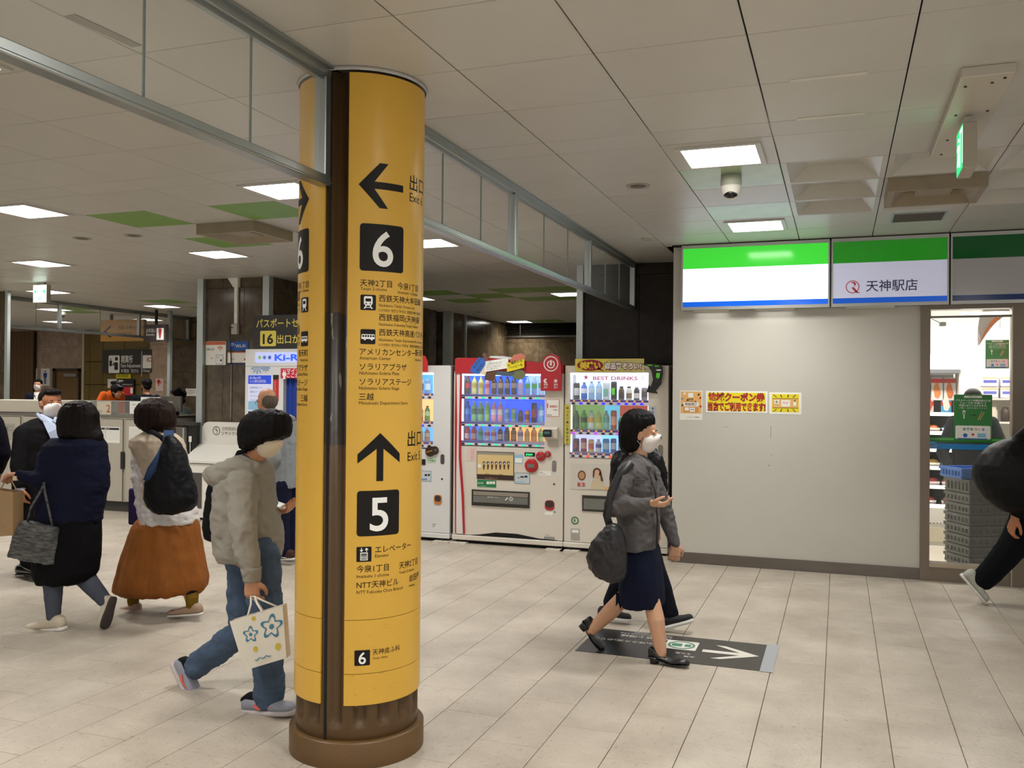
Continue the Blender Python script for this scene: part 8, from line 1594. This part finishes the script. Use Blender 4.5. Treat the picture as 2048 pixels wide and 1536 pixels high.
# ------------------------------------------------------------------ generic standing figures for the far people
def standing(label, px, Yd, ztop, yaw, top, bottom, hairc, skin=SK3, mask=True, lean=0., hair_kind='short', mk=None, arms=None, vx=.010, hd=0.):
    g = at_y(px, 780, Yd); o = tag(empty('person', (g[0], Yd, 0)), label, 'person'); k = ztop/1.70; R, Fv, U = axes(yaw); B = Vector((g[0], Yd, 0))
    def W(x, y, z): return B+R*(x*k)+Fv*((y+lean*max(0, z-.9)*1.1)*k)+U*(z*k-(lean*.25*max(0, z-.9)))
    hc = W(0, .02+abs(hd)*.6, 1.585+hd); hx = axes(yaw, -lean*25)
    def bd(b):
        head(b, hc, hx, k, W(0, 0, 1.42)); limb(b, [W(0, 0, 1.38), W(0, 0, 1.2), W(0, 0, .95)], [.08*k, .11*k, .11*k])
        for s_ in (-1, 1):
            e = arms or ((.25, .02, 1.08), (.23, .14, .88)); limb(b, [W(.17*s_, 0, 1.36), W(e[0][0]*s_, e[0][1], e[0][2]), W(e[1][0]*s_, e[1][1], e[1][2])], [.048*k, .04*k, .028*k]); hand(b, W(e[1][0]*s_, e[1][1], e[1][2]), Fv*.6-U*.8, -R*s_, -s_, .6, k)
            limb(b, [W(.09*s_, 0, .88), W(.10*s_, .01, .48), W(.10*s_, 0, .08)], [.085*k, .058*k, .038*k])
    b = M(); bd(b); put(solid(b, vx*.8, 2), 'body', o, skin)
    if mask is not None: eyes(hc, hx, o, k)
    if mask: mask_on(hc, hx, o, k*1.03, mk)
    def hr(b):
        for off, rad in ((((0, -.030, .045), (.086, .096, .080)), ((0, .03, .088), (.068, .055, .030)), ((0, -.065, -.02), (.070, .045, .06))) if hair_kind == 'short' else (((0, -.025, .035), (.096, .108, .095)), ((0, .05, .07), (.078, .05, .035)), ((0, -.05, -.06), (.088, .06, .06)))): eball(b, hc, hx, [v*k for v in off], [v*k for v in rad])
    garment(o, 'hair', hairc, hr, vx*.8, 2, (.003, (50, 50, 30)))
    def tp(b):
        b.loft([ringv(W(0, y, z), R, Fv, a*k, c*k, 20) for z, a, c, y in ((1.44, .06, .055, 0), (1.41, .12, .08, 0), (1.36, .185, .11, 0), (1.2, .20, .13, .01), (1.0, .185, .13, 0), (.82, .19, .14, 0))])
        for s_ in (-1, 1): e = arms or ((.25, .02, 1.08), (.23, .14, .88)); limb(b, [W(.17*s_, 0, 1.36), W(e[0][0]*s_, e[0][1], e[0][2]), W(e[1][0]*s_, e[1][1]*.93, e[1][2]+.03)], [.07*k, .06*k, .042*k])
    garment(o, 'jacket', top, tp, vx, 3)
    garment(o, 'trousers', bottom, lambda b: [limb(b, [W(.085*s_, 0, .86), W(.10*s_, .01, .48), W(.10*s_, 0, .10)], [.115*k, .085*k, .07*k]) for s_ in (-1, 1)], vx, 2)
    for s_ in (-1, 1): shoe(o, W(.10*s_, -.09, 0), W(.11*s_, .17, 0), (0, 0, 1), BLACK, BLACK, 'shoe', k, .015)
    return o, W, hc, hx, k
DNV = cloth('dark_navy_suit', '#161a2c')
o, W, hc, hx, k = standing('masked man in navy suit far beyond the gates, below the toilet signs', 76, 14.8, 1.755, 150, DNV, DNV, HAIRB, SK3, vx=.013)
b = M(); b.add([tuple(W(x, y, z)) for x, y, z in ((-.05, .075, 1.44), (.05, .075, 1.44), (.03, .15, 1.28), (0, .155, 1.18), (-.03, .15, 1.28))]+[tuple(W(x, y-.02, z)) for x, y, z in ((-.05, .075, 1.44), (.05, .075, 1.44), (.03, .15, 1.28), (0, .155, 1.18), (-.03, .15, 1.28))], [(0, 1, 2, 3, 4), (9, 8, 7, 6, 5)]+[(i, (i+1) % 5, (i+1) % 5+5, i+5) for i in range(5)]); b.build('shirt', o, WHITE, world=True)
standing('person in orange jacket with dark curly hair bending at the fare machine', 213, 13.4, 1.86, 100, cloth('orange_jacket', '#cf5c22'), BLK, HAIRB, SK2, None, .30, 'bob', hd=-.16, vx=.012)
o, W, hc, hx, k = standing('dark haired person with a pale scarf standing just right of the orange jacket', 240, 14.1, 1.74, 250, cloth('dark_jacket', '#1a1c26'), BLK, HAIRB, SK2, False, .1, vx=.012)
b = M(); limb(b, [W(-.09, .09, 1.42), W(0, .14, 1.36), W(.10, .10, 1.30), W(.12, .13, 1.12)], [.05, .055, .05, .04]); b.build('scarf', o, cloth('pale_scarf', '#a3abb8'), world=True)
standing('man with cropped hair and dark face mask in black jacket beyond the counter', 293, 12.6, 1.76, -62, cloth('black_blue', '#12151f'), BLK, HAIRD, SK3, True, 0, mk=mat('mask_dark', '#23242a', .8), vx=.011)
o, W, hc, hx, k = standing('masked office clerk with glossy black hair behind the grey monitor', 368, 10.3, 1.605, 205, cloth('clerk_grey', '#6f7a78'), BLK, HAIRB, SK3, True, .1, 'bob', vx=.010)
standing('partly hidden person in dark top cut off at the left edge', -52, 5.6, 1.62, -60, cloth('plum_top', '#171420'), BLK, HAIRB, SK2, None, 0, 'bob', vx=.012)
o, W, hc, hx, k = standing('shop clerk in dark jacket behind the green window poster, holding the blue crate', 1946, 9.95, 1.67, 188, cloth('clerk_dark', '#101116'), BLK, HAIRD, SK2, True, .12, 'short', arms=((.27, .10, 1.05), (.20, .36, .86)), vx=.010)
bpy.data.scenes.remove(TS)
